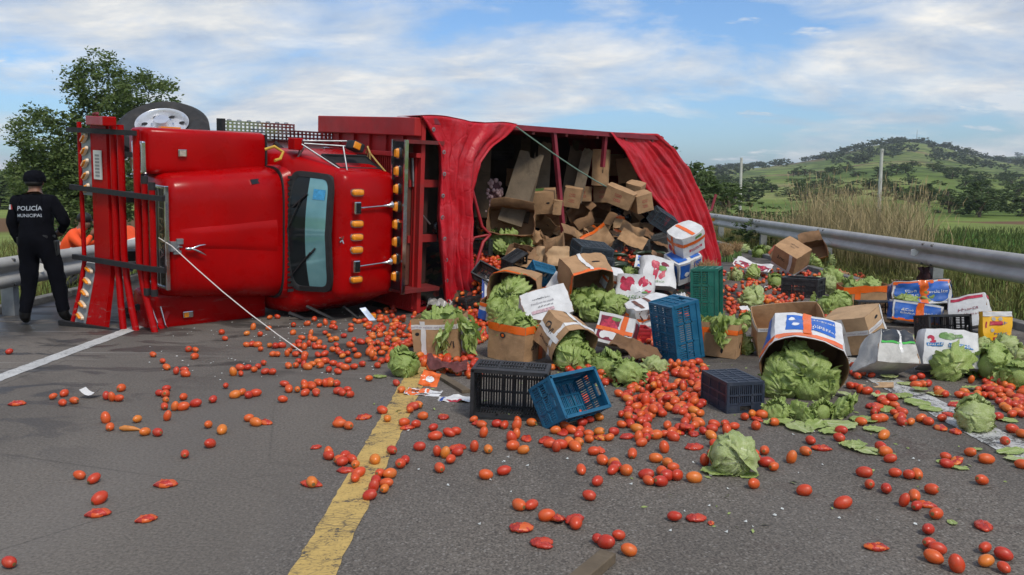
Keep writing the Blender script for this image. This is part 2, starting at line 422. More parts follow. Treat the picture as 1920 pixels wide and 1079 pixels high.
def asphalt():
    k = NT('asphalt'); v = k.geo()
    sep = k.n('ShaderNodeSeparateXYZ'); k.l(v, sep.inputs[0])
    speck = k.voro(v, 62, 'F1'); spc = k.voro(v, 62, 'F1', 'Color')
    grain = k.noise(v, 75, 4, 0.75)
    cell = k.voro(v, 115, 'F1', 'Color'); sc2 = k.n('ShaderNodeSeparateColor'); k.l(cell, sc2.inputs[0])
    agg = k.mix(k.math('ADD', k.math('MULTIPLY', k.ramp(grain, [(0.3, 0.0), (0.72, 1.0)]), .55), k.math('MULTIPLY', sc2.outputs[1], .45)), (0.014, 0.0118, 0.0098), (0.275, 0.240, 0.202))
    sepc = k.n('ShaderNodeSeparateColor'); k.l(spc, sepc.inputs[0])
    light = k.math('MULTIPLY', k.ramp(sepc.outputs[0], [(0.80, 0.0), (0.84, 1.0)]), k.ramp(speck, [(0.25, 1.0), (0.5, 0.0)]))
    c1 = k.mix(k.math('MULTIPLY', light, 0.55), agg, (0.36, 0.335, 0.30))
    # the left lane is older and smoother, the right lane coarser and a little darker
    smooth = k.mix(k.ramp(k.noise(v, 60, 4, 0.7), [(0.3, 0.0), (0.7, 1.0)]), (0.080, 0.070, 0.059), (0.225, 0.198, 0.168))
    lane = k.n('ShaderNodeMapRange'); lane.inputs[1].default_value = -1.25; lane.inputs[2].default_value = -0.85
    k.l(k.math('ADD', sep.outputs[0], k.math('MULTIPLY', k.noise(v, 1.2, 3), 0.25)), lane.inputs[0])
    c = k.mix(lane.outputs[0], smooth, c1)
    big = k.noise(k.geo((0.5, 0.22, 1)), 1.0, 6, 0.6, 0.4)
    c = k.mix(k.ramp(big, [(0.35, 0.45), (0.65, 0.0)]), c, (0.052, 0.047, 0.043))
    # tyre-polished wheel tracks, paler
    c = k.mix(k.ramp(k.noise(k.geo((1.1, 0.05, 1)), 1.0, 4, 0.5), [(0.5, 0.0), (0.75, 0.28)]), c, (0.17, 0.157, 0.145))
    # wet and oily stains, mostly on the left lane and beside the cab
    st = k.noise(k.geo((0.9, 2.0, 1)), 1.25, 6, 0.62, 0.8)
    lm = k.n('ShaderNodeMapRange'); lm.inputs[1].default_value = -2.2; lm.inputs[2].default_value = -4.2; k.l(sep.outputs[0], lm.inputs[0])
    fm = k.n('ShaderNodeMapRange'); fm.inputs[1].default_value = 3.2; fm.inputs[2].default_value = 5.0; k.l(sep.outputs[1], fm.inputs[0])
    wet = k.math('MULTIPLY', k.ramp(st, [(0.525, 0.0), (0.57, 0.85)]), k.math('MULTIPLY', lm.outputs[0], fm.outputs[0]))
    fl = k.n('ShaderNodeMapRange'); fl.inputs[1].default_value = -4.6; fl.inputs[2].default_value = -5.3; k.l(sep.outputs[0], fl.inputs[0])
    ff = k.n('ShaderNodeMapRange'); ff.inputs[1].default_value = 8.2; ff.inputs[2].default_value = 8.9; k.l(sep.outputs[1], ff.inputs[0])
    pool = k.math('MULTIPLY', k.math('MULTIPLY', fl.outputs[0], ff.outputs[0]), k.ramp(st, [(0.36, 0.0), (0.48, 1.0)]))
    wet = k.math('MAXIMUM', wet, pool)
    c = k.mix(k.math('MULTIPLY', wet, 0.72), c, (0.012, 0.012, 0.013))
    # pinkish juice stains under the spilled tomatoes
    jn = k.noise(k.geo((1, 1, 1)), 2.6, 6, 0.65, 0.6)
    jm = k.n('ShaderNodeMapRange'); jm.inputs[1].default_value = 0.2; jm.inputs[2].default_value = 2.2; k.l(sep.outputs[0], jm.inputs[0])
    c = k.mix(k.math('MULTIPLY', k.ramp(jn, [(0.55, 0.0), (0.68, 0.5)]), jm.outputs[0]), c, (0.05, 0.024, 0.02))
    # scrape marks left along the slide of the truck, oil near the cab
    al = k.n('ShaderNodeMapping'); al.inputs['Rotation'].default_value = (0, 0, R_(38)); al.inputs['Scale'].default_value = (0.35, 7.0, 1); k.l(v, al.inputs[0])
    sx = k.n('ShaderNodeMapRange'); sx.inputs[1].default_value = 6.6; sx.inputs[2].default_value = 7.8; k.l(k.math('SUBTRACT', sep.outputs[1], k.math('MULTIPLY', sep.outputs[0], 0.12)), sx.inputs[0])
    c = k.mix(k.math('MULTIPLY', k.ramp(k.noise(al.outputs[0], 1.6, 5, 0.6), [(0.60, 0.0), (0.68, 0.6)]), sx.outputs[0]), c, (0.27, 0.25, 0.23))
    oil = k.noise(k.geo((0.8, 1.1, 1)), 1.1, 6, 0.6, 0.9)
    c = k.mix(k.math('MULTIPLY', k.ramp(oil, [(0.52, 0.0), (0.60, 0.75)]), sx.outputs[0]), c, (0.022, 0.019, 0.017))
    patchn = k.noise(k.geo((0.7, 0.35, 1)), 0.9, 3, 0.5)
    c = k.mix(k.ramp(patchn, [(0.55, 0.0), (0.60, 0.16)]), c, (0.03, 0.028, 0.027))
    # hairline cracks
    crk = k.voro(k.geo((0.35, 0.35, 1)), 1.0, 'DISTANCE_TO_EDGE')
    c = k.mix(k.math('MULTIPLY', k.ramp(crk, [(0.0, 0.5), (0.0035, 0.0)]), k.ramp(big, [(0.45, 0.0), (0.6, 0.8)])), c, (0.012, 0.012, 0.012))
    k.col(c)
    k.set(Roughness=k.mix(wet, 0.88, 0.34)); k.b.inputs['Specular IOR Level'].default_value = 0.35
    k.bump(k.math('ADD', k.math('MULTIPLY', grain, 0.6), k.math('MULTIPLY', speck, 0.5)), 0.55, 0.006)
    return k
def build_road():
    k = asphalt()
    XL, XR = -6.5, 5.62
    mb = MB(); ys = list(np.linspace(-12, 30, 43)) + list(np.linspace(36, 460, 54))
    xs = np.linspace(XL, XR, 15)
    vs = [(x, y, 0.0) for y in ys for x in xs]
    w = len(xs); fs = [(j * w + i, j * w + i + 1, (j + 1) * w + i + 1, (j + 1) * w + i) for j in range(len(ys) - 1) for i in range(w - 1)]
    mb.add(vs, fs); structure(mb.obj('road', k.m))
    conc = simple('kerb_concrete', (0.16, 0.155, 0.145), 0.9, 0.3, 6, dirt=(0.06, 0.055, 0.04, 0.8), bump=0.4)
    for nm, x0, x1 in (('kerb_left', XL - 0.16, XL), ('kerb_right', XR, XR + 0.15)):
        m = MB()
        for y in np.arange(-12, 60, 1.5): m.box((x0, y, -0.2), (x1, y + 1.488, 0.085 + 0.012 * fbm(y, 3)))
        structure(m.obj(nm, conc, bevel=0.012))
    # painted markings: paint worn through to the asphalt
    def paint(name, c, wear, x0, x1, y0, y1):
        k = NT(name); v = k.geo()
        fine = k.noise(v, 70, 5, 0.7); mid = k.noise(v, 7, 6, 0.65, 0.5)
        crack = k.math('MINIMUM', k.voro(k.geo((9, 24, 1)), 1.0, 'DISTANCE_TO_EDGE'), k.math('MULTIPLY', k.voro(k.geo((6, 55, 1)), 1.0, 'DISTANCE_TO_EDGE'), 1.3))
        col = k.mix(k.ramp(mid, [(0.3, 0.0), (0.7, 1.0)]), tuple(x * 0.72 for x in c), c)
        col = k.mix(k.ramp(fine, [(0.35, 0.55), (0.5, 0.0)]), col, tuple(x * 0.45 for x in c))
        f = k.math('MULTIPLY', k.ramp(crack, [(0.0, 0.85), (0.05, 0.0)]), k.ramp(k.noise(v, 3.0, 4), [(0.4, 0.1), (0.6, 1.0)]))
        f = k.math('MAXIMUM', f, k.ramp(k.math('ADD', k.math('MULTIPLY', mid, 0.55), k.math('MULTIPLY', fine, 0.45)), [(wear, 1.0), (wear + 0.06, 0.0)]))
        k.col(k.mix(f, col, (0.05, 0.047, 0.045))); k.set(Roughness=0.75); k.bump(fine, 0.4, 0.004)
        m = MB(); ny = int((y1 - y0) / 0.06)
        ed = lambda y, s: 0.012 * fbm(y * 6, s) + 0.012 * fbm(y * 25, s)
        vs = []
        for j in range(ny + 1):
            y = y0 + (y1 - y0) * j / ny
            vs += [(x0 + ed(y, 1), y, 0.004), (x1 + ed(y, 9), y, 0.004)]
        m.add(vs, [(2 * j, 2 * j + 1, 2 * j + 3, 2 * j + 2) for j in range(ny)])
        structure(m.obj(name, k.m))
    paint('centre_line', (0.60, 0.41, 0.125), 0.40, -0.925, -0.735, -4, 30)
    paint('edge_line_left', (0.62, 0.62, 0.60), 0.34, -4.39, -4.22, -4, 30)
    paint('edge_line_right', (0.55, 0.55, 0.53), 0.445, 2.92, 3.18, -4, 24)
build_road()

# ------------------------------------------------------------------ guardrails
def build_rail(x, side, y0, y1, posts, label, plabel):
    steel = simple('galvanised_steel', (0.42, 0.41, 0.385), 0.55, 0.12, 3, metal=0.22, dirt=(0.24, 0.23, 0.20, 0.5), bump=0.05)
    postm = simple('post_steel', (0.30, 0.31, 0.31), 0.6, 0.2, 5, metal=0.5, dirt=(0.16, 0.13, 0.10, 0.6))
    white = simple('reflector_white', (0.86, 0.86, 0.83), 0.4, 0.04); amber = simple('reflector_amber', (0.75, 0.30, 0.02), 0.3, 0.1)
    boltm = simple('bolt_dark', (0.10, 0.10, 0.10), 0.5, 0.2, metal=0.6)
    t = thing('guardrail', label, 'guardrail', (x, 0, 0))
    prof = [(0.0, 0.36), (0.035, 0.37), (0.075, 0.41), (0.080, 0.46), (0.06, 0.495), (0.01, 0.53), (0.005, 0.55), (0.01, 0.57),
            (0.06, 0.605), (0.080, 0.64), (0.075, 0.69), (0.035, 0.73), (0.0, 0.74)]
    # beam sections lapped every few metres, the face towards the road
    pitch = posts[1] - posts[0]
    y = y0
    while y < y1:
        m = MB(); n = len(prof); ly = [y, y + pitch / 2, y + pitch + 0.12]
        off = 0.004 * (int(round((y - y0) / pitch)) % 2)
        for th in (0.0, 0.006):
            m.add([(-side * (p[0] + off - th), yy, p[1]) for yy in ly for p in prof],
                  [(j * n + i, j * n + i + 1, (j + 1) * n + i + 1, (j + 1) * n + i) for j in range(2) for i in range(n - 1)])
        m.obj('beam', steel, t, smooth=50)
        y += pitch
    ms = []
    for i, py in enumerate(posts):
        m = MB().box((side * 0.012, py - 0.06, -0.4), (side * 0.022, py + 0.06, 0.70)).box((side * 0.022, py - 0.06, -0.4), (side * 0.17, py - 0.05, 0.70)).box((side * 0.16, py - 0.05, -0.4), (side * 0.17, py + 0.06, 0.70))
        m.obj('post', postm, t)
        m = MB()
        for dy in (-0.14, 0.14):
            for z in (0.70, 0.40): m.lathe([(0, -side * 0.090), (0.018, -side * 0.088), (0.022, -side * 0.05)], 8, (0, py + dy, z), 'x')
        m.obj('bolt', boltm, t)['kind'] = 'stuff'
        ry = py + 0.42
        m = MB(); z0, z1 = 0.475, 0.625
        vs = [(-side * a, ry + b, z) for a in (0.008, 0.115) for b, z in ((-0.010, z0), (0.010, z0), (0.010, z1), (-0.010, z1))]
        vs[4] = (vs[4][0], vs[4][1], z0 + 0.03); vs[5] = (vs[5][0], vs[5][1], z0 + 0.03); vs[6] = (vs[6][0], vs[6][1], z1 - 0.03); vs[7] = (vs[7][0], vs[7][1], z1 - 0.03)
        m.add(vs, [(0, 1, 2, 3), (4, 7, 6, 5), (0, 4, 5, 1), (1, 5, 6, 2), (2, 6, 7, 3), (3, 7, 4, 0)])
        m.obj('reflector', amber if (py > 24 and side > 0) else white, t)
    return t
build_rail(6.46, 1, -0.7, 60, [-0.7 + 4.5 * i for i in range(14)], 'grey steel guardrail with white reflectors along the right side of the road', '')
build_rail(-6.20, -1, 1.2, 60, [1.2 + 4.5 * i for i in range(13)], 'grey steel guardrail behind the police officer on the left roadside', '')

# ------------------------------------------------------------------ vegetation
def leaf_mat(name, lo, hi, extra=None, trans=0.25):
    k = NT(name); a = k.n('ShaderNodeAttribute'); a.attribute_name = 'tone'
    oi = k.n('ShaderNodeObjectInfo')
    f = k.math('ADD', k.math('MULTIPLY', a.outputs['Fac'], 0.75), k.math('MULTIPLY', oi.outputs['Random'], 0.25))
    st = [(0.0, lo), (0.75, hi)]
    if extra: st.append((1.0, extra))
    k.col(k.ramp(f, st)); k.set(Roughness=0.6); k.b.inputs['Specular IOR Level'].default_value = 0.25
    tr = k.n('ShaderNodeBsdfTranslucent'); k.l(k.ramp(f, st), tr.inputs[0])
    mx = k.n('ShaderNodeMixShader'); mx.inputs[0].default_value = trans
    k.l(k.b.outputs[0], mx.inputs[1]); k.l(tr.outputs[0], mx.inputs[2]); k.l(mx.outputs[0], k.out.inputs['Surface'])
    return k.m
M_LEAF = leaf_mat('leaf_dark', (0.035, 0.058, 0.018), (0.10, 0.145, 0.045), (0.16, 0.19, 0.07))
M_LEAF2 = leaf_mat('leaf_mid', (0.045, 0.075, 0.020), (0.12, 0.17, 0.05), (0.20, 0.22, 0.09))
M_FARLEAF = leaf_mat('leaf_far', (0.060, 0.082, 0.042), (0.115, 0.145, 0.068), (0.16, 0.18, 0.09), 0.1)
M_BARK = simple('bark', (0.11, 0.08, 0.055), 0.9, 0.35, 9, bump=0.6)
def leaves(lobes, n, size, rnd, mb=None, tone=None, sparse=1.0, flat=0.5):
    """leaf-sized faces gathered in sprays through the crown's volume"""
    mb = mb or MB(); tone = [] if tone is None else tone
    vol = [r[0] * r[1] * r[2] for _, r in lobes]; tot = sum(vol)
    for (c, r), v in zip(lobes, vol):
        k = int(n * v / tot); ns = max(4, int(k / 26 * sparse))
        sprays = []
        for _ in range(ns):
            d = Vector((rnd.gauss(0, 1), rnd.gauss(0, 1), rnd.gauss(0, 1))).normalized() * rnd.uniform(0.35, 1.0) ** 0.6
            sprays.append((Vector((c[0] + d.x * r[0], c[1] + d.y * r[1], c[2] + d.z * r[2])), rnd.uniform(0.12, 0.34), rnd.random()))
        for _ in range(k):
            p, sr, tn = rnd.choice(sprays)
            q = p + Vector((rnd.gauss(0, 1) * r[0], rnd.gauss(0, 1) * r[1], rnd.gauss(0, 0.6) * r[2])) * sr * 0.5
            a = Vector((rnd.gauss(0, 1), rnd.gauss(0, 1), rnd.gauss(0, flat))).normalized()
            b = a.cross(Vector((rnd.gauss(0, 1), rnd.gauss(0, 1), rnd.gauss(0, 1)))).normalized()
            s = size * rnd.uniform(0.6, 1.4); w = s * 0.42
            mb.add([q - a * s, q + b * w, q + a * s, q - b * w], [(0, 1, 2, 3)])
            t = min(1, max(0, tn * 0.55 + rnd.random() * 0.45)); tone += [t] * 4
    return mb, tone
def trunk_mb(h, r, limbs, rnd):
    mb = MB(); mb.tube([(0, 0, -0.3), (0.03, 0, h * 0.3), (0.1, 0.05, h * 0.65), (0.08, 0.02, h)], [r * 1.3, r, r * 0.7, r * 0.35], 8)
    for (x, y, z) in limbs:
        b = h * rnd.uniform(0.35, 0.7)
        mb.tube([(0.05, 0.02, b), (x * 0.45, y * 0.45, b + (z - b) * 0.6), (x, y, z)], [r * 0.5, r * 0.3, r * 0.08], 6)
    return mb
def make_tree(name, label, loc, lobes, n, size, h, r, mat, group=None, seed=1, sparse=1.0, cat='tree'):
    rnd = random.Random(seed)
    t = thing(name, label, cat, loc, group)
    trunk_mb(h, r, [c for c, _ in lobes], rnd).obj('trunk', M_BARK, t, smooth=60)
    mb, tone = leaves(lobes, n, size, rnd, sparse=sparse)
    mb.obj('crown', mat, t, attr=tone)
    return t
def px_xyz(px, d, z0=None):
    x = (px - 965) / 1550 * d
    return (x, d, gz(x, d) if z0 is None else z0)
def left_tree():
    d = 27.0; m = d / 1550; bx = (175 - 965) * m
    def lobe(px, py, rp, rz=None, dy=0): return (((px - 965) * m - bx, dy, 1.58 + (352 - py) * m + 0.12), (rp * m, rp * m, (rz or rp) * m))
    lob = [lobe(190, 158, 58, 58, 0.3), lobe(178, 215, 45, 40), lobe(285, 190, 66, 54, -0.3), lobe(245, 240, 60, 50), lobe(110, 270, 62, 66, -0.5), lobe(150, 320, 75, 60, 0.4),
           lobe(215, 330, 80, 70), lobe(95, 340, 55, 62, -0.6), lobe(160, 400, 88, 50), lobe(70, 300, 32, 26, 0.2)]
    make_tree('tree', 'tall leafy green tree standing behind the police officer and the truck front', (bx, d, gz(bx, d)), lob, 50000, 0.062, 3.9, 0.16, M_LEAF2, seed=3, sparse=.8)
left_tree()
PROTO = {}
def bush_proto(kind):
    if kind in PROTO: return PROTO[kind]
    rnd = random.Random(hash(kind) % 97 + 5 if False else {'far_a': 3, 'far_b': 8, 'far_c': 13, 'mid_a': 21, 'mid_b': 34, 'mid_c': 55, 'bush_a': 89, 'bush_b': 91}[kind])
    if kind.startswith('far'):
        lob = [((rnd.uniform(-.35, .35), rnd.uniform(-.35, .35), rnd.uniform(.35, .75)), (rnd.uniform(.25, .42),) * 2 + (rnd.uniform(.26, .42),)) for _ in range(7)]
        mb, tone = leaves(lob, 620, 0.085, rnd)
        tr = MB().tube([(0, 0, -0.3), (0, 0, .55)], [.05, .03], 5)
    elif kind.startswith('mid'):
        lob = [((rnd.uniform(-.4, .4), rnd.uniform(-.4, .4), rnd.uniform(.3, .85)), (rnd.uniform(.2, .38),) * 2 + (rnd.uniform(.16, .3),)) for _ in range(9)]
        mb, tone = leaves(lob, 2400, 0.042, rnd)
        tr = trunk_mb(.75, .035, [c for c, _ in lob], rnd)
    else:
        lob = [((rnd.uniform(-.5, .5), rnd.uniform(-.4, .4), rnd.uniform(.15, .55)), (rnd.uniform(.22, .4),) * 2 + (rnd.uniform(.18, .3),)) for _ in range(8)]
        mb, tone = leaves(lob, 2600, 0.035, rnd)
        tr = trunk_mb(.4, .02, [c for c, _ in lob], rnd)
    mat = M_FARLEAF if kind.startswith('far') else (M_LEAF2 if kind == 'mid_b' else M_LEAF)
    PROTO[kind] = (mb.mesh('crown', mat, attr=tone), tr.mesh('trunk', M_BARK))
    return PROTO[kind]
def plant(name, kind, label, cat, loc, w, h, group=None, rz=0.0, parts=True):
    cr, tr = bush_proto(kind)
    if parts:
        t = thing(name, label, cat, loc, group, (0, 0, rz)); t.scale = (w, w, h)
        link('crown', cr, t); link('trunk', tr, t)
    else:
        t = link(name, cr); tag(t, label, cat, group); t.location = loc; t.rotation_euler = (0, 0, rz); t.scale = (w, w, h)
    return t
def vegetation():
    rnd = random.Random(11)
    # trees scattered over the hill
    n = 0
    while n < 230:
        q = rnd.uniform(1340, 2000); d = rnd.choice([rnd.uniform(430, 640), rnd.uniform(640, 752), rnd.uniform(738, 756)])
        x = (q - 965) / 1550 * d
        dens = 0.34 + 0.9 * fbm(x * 0.02, d * 0.014, 2.0, 3)
        if q < 1540 and d < 720: dens -= 0.40
        if 738 < d: dens += 0.18 if q > 1540 else -0.1
        if rnd.random() > dens: continue
        w = rnd.uniform(5, 9.5); plant('hill_tree', rnd.choice(['far_a', 'far_b', 'far_c']), ('dark green tree on the crest of the hill' if d > 725 else 'dark green shrubby tree on the long slope left of the hill top' if q < 1640 else 'dark green shrubby tree on the slope below the hill top'), 'tree', (x, d, gz(x, d) - 0.3), w, rnd.uniform(4.0, 7.0), ('trees on the crest of the hill' if d > 725 else 'trees on the left slope of the hill' if q < 1640 else 'trees on the right slope of the hill'), rnd.uniform(0, 6), parts=False); n += 1
    for i in range(34):
        q = rnd.uniform(1790, 2060); d = rnd.uniform(1380, 1640); x = (q - 965) / 1550 * d
        plant('hill_tree', rnd.choice(['far_a', 'far_b', 'far_c']), 'tiny tree on the farthest hill beside the main hill', 'tree', (x, d, gz(x, d) - 0.3), rnd.uniform(9, 17), rnd.uniform(5, 9), 'trees on the farthest hill', rnd.uniform(0, 6), parts=False)
    for q, d in ((1388, 600), (1398, 604), (1428, 610), (1462, 612), (1375, 590)):
        x = (q - 965) / 1550 * d; plant('hill_tree', 'far_b', 'lone little tree on the skyline of the long green slope', 'tree', (x, d, gz(x, d) - 0.3), 7, 6, 'lone trees on the skyline of the green slope', rnd.uniform(0, 6), parts=False)
    # valley trees in front of the hill
    for i in range(92):
        q = rnd.uniform(1500, 2040) if i < 68 else rnd.uniform(1330, 1560); d = rnd.uniform(85, 330); x = (q - 965) / 1550 * d
        if q < 1700 and d < 110: d += 60; x = (q - 965) / 1550 * d
        plant('valley_tree', rnd.choice(['mid_a', 'mid_b', 'mid_c']), ('bushy green tree in the valley left of the near utility pole' if q < 1644 else 'bushy green tree in the valley right of the near utility pole'), 'tree', (x, d, gz(x, d) - 0.2), rnd.uniform(3.5, 7.0), max(2.0, min(rnd.uniform(2.2, 5.2), (rnd.uniform(1.0, 2.1) + .006 * d) - gz(x, d)) if d < 200 else rnd.uniform(2.4, 3.8)), ('valley trees left of the near pole' if q < 1644 else 'valley trees right of the near pole'), rnd.uniform(0, 6))
    # trees and scrub behind the tarpaulin end, close to the rail
    for px, d, w, h, kd, lab in ((1276, 40, 2.4, 3.6, 'mid_a', 'slender tree poking highest above the tarpaulin end'), (1306, 42, 2.6, 2.7, 'mid_c', 'slim tree just right of the highest one behind the tarpaulin'),
                             (1252, 44, 3.0, 3.0, 'mid_b', 'rounded tree half hidden by the red tarpaulin corner'), (1350, 46, 3.8, 2.1, 'mid_a', 'low broad tree left of the thin concrete pole'),
                             (1312, 36, 3.2, 1.9, 'mid_b', 'yellowish green shrub beside the bent red frame rod')):
        x, y, z = px_xyz(px, d); plant('tree', kd, lab, 'tree', (x, y, z - 0.1), w, h, None, rnd.uniform(0, 6))
    for px, d, w, h, kd in ((1442, 22.5, 1.45, 1.12, 'bush_a'), (1500, 30, 2.2, 1.5, 'bush_b'), (1405, 32, 2.4, 1.5, 'bush_b'), (1560, 34, 3.0, 1.6, 'bush_a'), (1620, 38, 3.2, 1.7, 'bush_b'), (1360, 30, 1.8, 1.3, 'bush_a')):
        x, y, z = px_xyz(px, d)
        lab = 'dark twiggy bush rising right behind the guardrail' if kd == 'bush_a' and d < 25 else 'dark green shrub in the tall dry grass beyond the guardrail'
        plant('bush', kd, lab, 'bush', (x, y, z - 0.05), w, h, None if d < 25 else 'shrubs in the dry grass beyond the guardrail', rnd.uniform(0, 6))
    # left distance
    for i in range(46):
        q = rnd.uniform(-260, 130); d = rnd.uniform(75, 150); x = (q - 965) / 1550 * d
        plant('field_tree', rnd.choice(['mid_a', 'mid_b', 'mid_c']), 'green tree in the distant row at the left edge of the fields', 'tree', (x, d, gz(x, d) - 0.2), rnd.uniform(4, 8), rnd.uniform(2.4, 4.6), 'distant row of trees on the left', rnd.uniform(0, 6))
    for i in range(26):
        q = rnd.uniform(130, 1250); d = rnd.uniform(70, 160); x = (q - 965) / 1550 * d
        if abs(x) < 12: continue
        plant('field_tree', rnd.choice(['mid_a', 'mid_c']), 'tree standing far behind the overturned truck', 'tree', (x, d, gz(x, d) - 0.2), rnd.uniform(4, 7), rnd.uniform(2.4, 4), 'trees far behind the truck', rnd.uniform(0, 6))
vegetation()

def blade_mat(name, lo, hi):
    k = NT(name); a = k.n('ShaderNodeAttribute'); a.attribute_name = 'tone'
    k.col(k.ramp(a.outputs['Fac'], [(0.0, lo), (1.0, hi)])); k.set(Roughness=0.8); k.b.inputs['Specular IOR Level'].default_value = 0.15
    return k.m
def grass(name, label, pts, mat, wmul=1.0, plume=False):
    """pts: x, y, height, lean, tone"""
    mb = MB(); tone = []; rnd = random.Random(5)
    V, F = [], []
    for (x, y, h, lean, tn) in pts:
        z = gz(x, y); a = rnd.uniform(0, 6.283); dx, dy = math.cos(a), math.sin(a); w = wmul * rnd.uniform(0.6, 1.3) * (0.006 + 0.004 * h)
        b = rnd.uniform(0, 6.283); lx, ly = math.cos(b) * lean * h, math.sin(b) * lean * h
        o = len(V)
        V += [(x - dx * w, y - dy * w, z - 0.03), (x + dx * w, y + dy * w, z - 0.03), (x + lx * .3 + dx * w * .8, y + ly * .3 + dy * w * .8, z + h * .55),
              (x + lx * .3 - dx * w * .8, y + ly * .3 - dy * w * .8, z + h * .55), (x + lx, y + ly, z + h * (1 - lean * .25))]
        F += [(o, o + 1, o + 2, o + 3), (o + 3, o + 2, o + 4)]
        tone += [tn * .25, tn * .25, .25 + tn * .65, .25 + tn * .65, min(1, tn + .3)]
        if plume and rnd.random() < 0.35:
            o = len(V); t = Vector((x + lx, y + ly, z + h * (1 - lean * .25))); s = 0.09 * rnd.uniform(.5, 1.4)
            V += [tuple(t - Vector((0, 0, s))), tuple(t + Vector((dx * .007, dy * .007, 0))), tuple(t + Vector((lx * .1, ly * .1, s * 1.3))), tuple(t - Vector((dx * .007, dy * .007, 0)))]
            F.append((o, o + 1, o + 2, o + 3)); tone += [.9] * 4
    mb.v = V; mb.f = F; mb.mi = [0] * len(F)
    o = mb.obj(name, mat, attr=tone); tag(o, label, 'grass', kind='stuff'); return o
def build_grass():
    rnd = random.Random(23)
    dry = blade_mat('dry_blade', (0.060, 0.075, 0.022), (0.46, 0.36, 0.20)); green = blade_mat('green_blade', (0.035, 0.055, 0.014), (0.12, 0.155, 0.04))
    olive = blade_mat('olive_blade', (0.05, 0.06, 0.018), (0.19, 0.185, 0.06))
    pts = []
    # tall dry clumps behind the right rail, thickest between the bush and the near pole
    clumps = [(rnd.choice([rnd.uniform(1480, 1720), rnd.uniform(1520, 1700), rnd.uniform(1300, 1480)]), rnd.uniform(13, 27)) for _ in range(105)]
    for q, d in clumps:
        x = (q - 965) / 1550 * d
        if x < 6.9:
            d = min(32, 7.2 * 1550 / (q - 965)); x = (q - 965) / 1550 * d
        H = rnd.uniform(0.6, 1.6) * (1.2 if 1500 < q < 1720 else 0.7)
        for _ in range(rnd.randint(40, 110)):
            pts.append((x + rnd.gauss(0, .22), d + rnd.gauss(0, .3), H * rnd.uniform(.45, 1.15), abs(rnd.gauss(.22, .16)), rnd.random()))
    for _ in range(2600):
        d = 7.5 + 24 * rnd.random() ** 1.6; x = 6.75 + rnd.random() ** 1.4 * 5
        if x / d > .49 and rnd.random() < .8: continue
        pts.append((x, d, rnd.uniform(.25, .8) * (1 if x / d < .5 else .45), abs(rnd.gauss(.25, .15)), rnd.random()))
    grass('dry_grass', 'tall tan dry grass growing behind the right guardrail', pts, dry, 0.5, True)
    pts = []
    for _ in range(26000):
        d = 4 + 30 * rnd.random() ** 1.7; x = 5.8 + (rnd.random() ** 1.2) * 6.5
        pts.append((x, d, rnd.uniform(.08, .38) * (1.2 if x > 6.6 else 0.85), abs(rnd.gauss(.4, .25)), min(1, max(0, .5 + fbm(x * 1.2, d * .8) + rnd.uniform(-.3, .3)))))
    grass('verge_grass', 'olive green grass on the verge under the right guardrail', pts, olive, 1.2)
    pts = []
    for _ in range(15000):
        d = 7 + 30 * rnd.random() ** 1.5; x = -6.7 - (rnd.random() ** 1.3) * 9
        pts.append((x, d, rnd.uniform(.1, .45), abs(rnd.gauss(.35, .2)), min(1, max(0, .6 + fbm(x * .7, d * .5) + rnd.uniform(-.3, .3)))))
    grass('verge_grass', 'yellow green grass behind the left guardrail', pts, olive, 1.2)
    pts = []
    for _ in range(15000):
        d = rnd.uniform(17, 60); x = rnd.uniform(11 if d < 26 else 14, 44)
        pts.append((x, d, rnd.uniform(.3, .6), abs(rnd.gauss(.3, .15)), rnd.random()))
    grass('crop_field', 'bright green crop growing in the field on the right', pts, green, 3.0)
build_grass()

def build_poles():
    conc = simple('pole_concrete', (0.50, 0.49, 0.46), 0.85, 0.12, 3, dirt=(0.3, 0.28, 0.25, 0.5))
    for px, top, d, lab in ((1644, 281, 62, 'pale concrete utility pole standing before the hill'), (1385, 297, 75, 'thin grey utility pole left of the hill beside the trees')):
        x, y, z = px_xyz(px, d); h = 1.58 + (352 - top) / 1550 * d - z
        t = thing('utility_pole', lab, 'pole', (x, y, z))
        MB().tube([(0, 0, -0.5), (0, 0, h * .5), (0, 0, h)], [0.15, 0.13, 0.11], 10).obj('shaft', conc, t, smooth=60)
        MB().box((-0.02, -0.12, h - 0.25), (0.02, 0.12, h - 0.12)).obj('cap_fitting', simple('fitting_grey', (0.2, 0.2, 0.2), 0.6), t)
    x, y, z = px_xyz(1707, 752)
    o = MB().tube([(x, y, z), (x, y, z + 13)], [0.35, 0.12], 6).obj('mast', simple('mast_grey', (0.3, 0.31, 0.33), 0.6)); tag(o, 'thin radio mast on top of the hill', 'mast')
build_poles()

def build_haze():
    k = bpy.data.materials.new('haze_air'); k.use_nodes = True; nt = k.node_tree; nt.nodes.clear()
    o = nt.nodes.new('ShaderNodeOutputMaterial'); v = nt.nodes.new('ShaderNodeVolumePrincipled')
    v.inputs['Color'].default_value = (0.80, 0.87, 1.0, 1); v.inputs['Density'].default_value = 0.00026; v.inputs['Anisotropy'].default_value = 0.2
    nt.links.new(v.outputs[0], o.inputs['Volume'])
    h = MB().box((-2790, -2790, -5.5), (2790, 2790, 74)).obj('haze', k); h['kind'] = 'stuff'; h['label'] = 'thin bluish air between the road and the far hills'
build_haze()

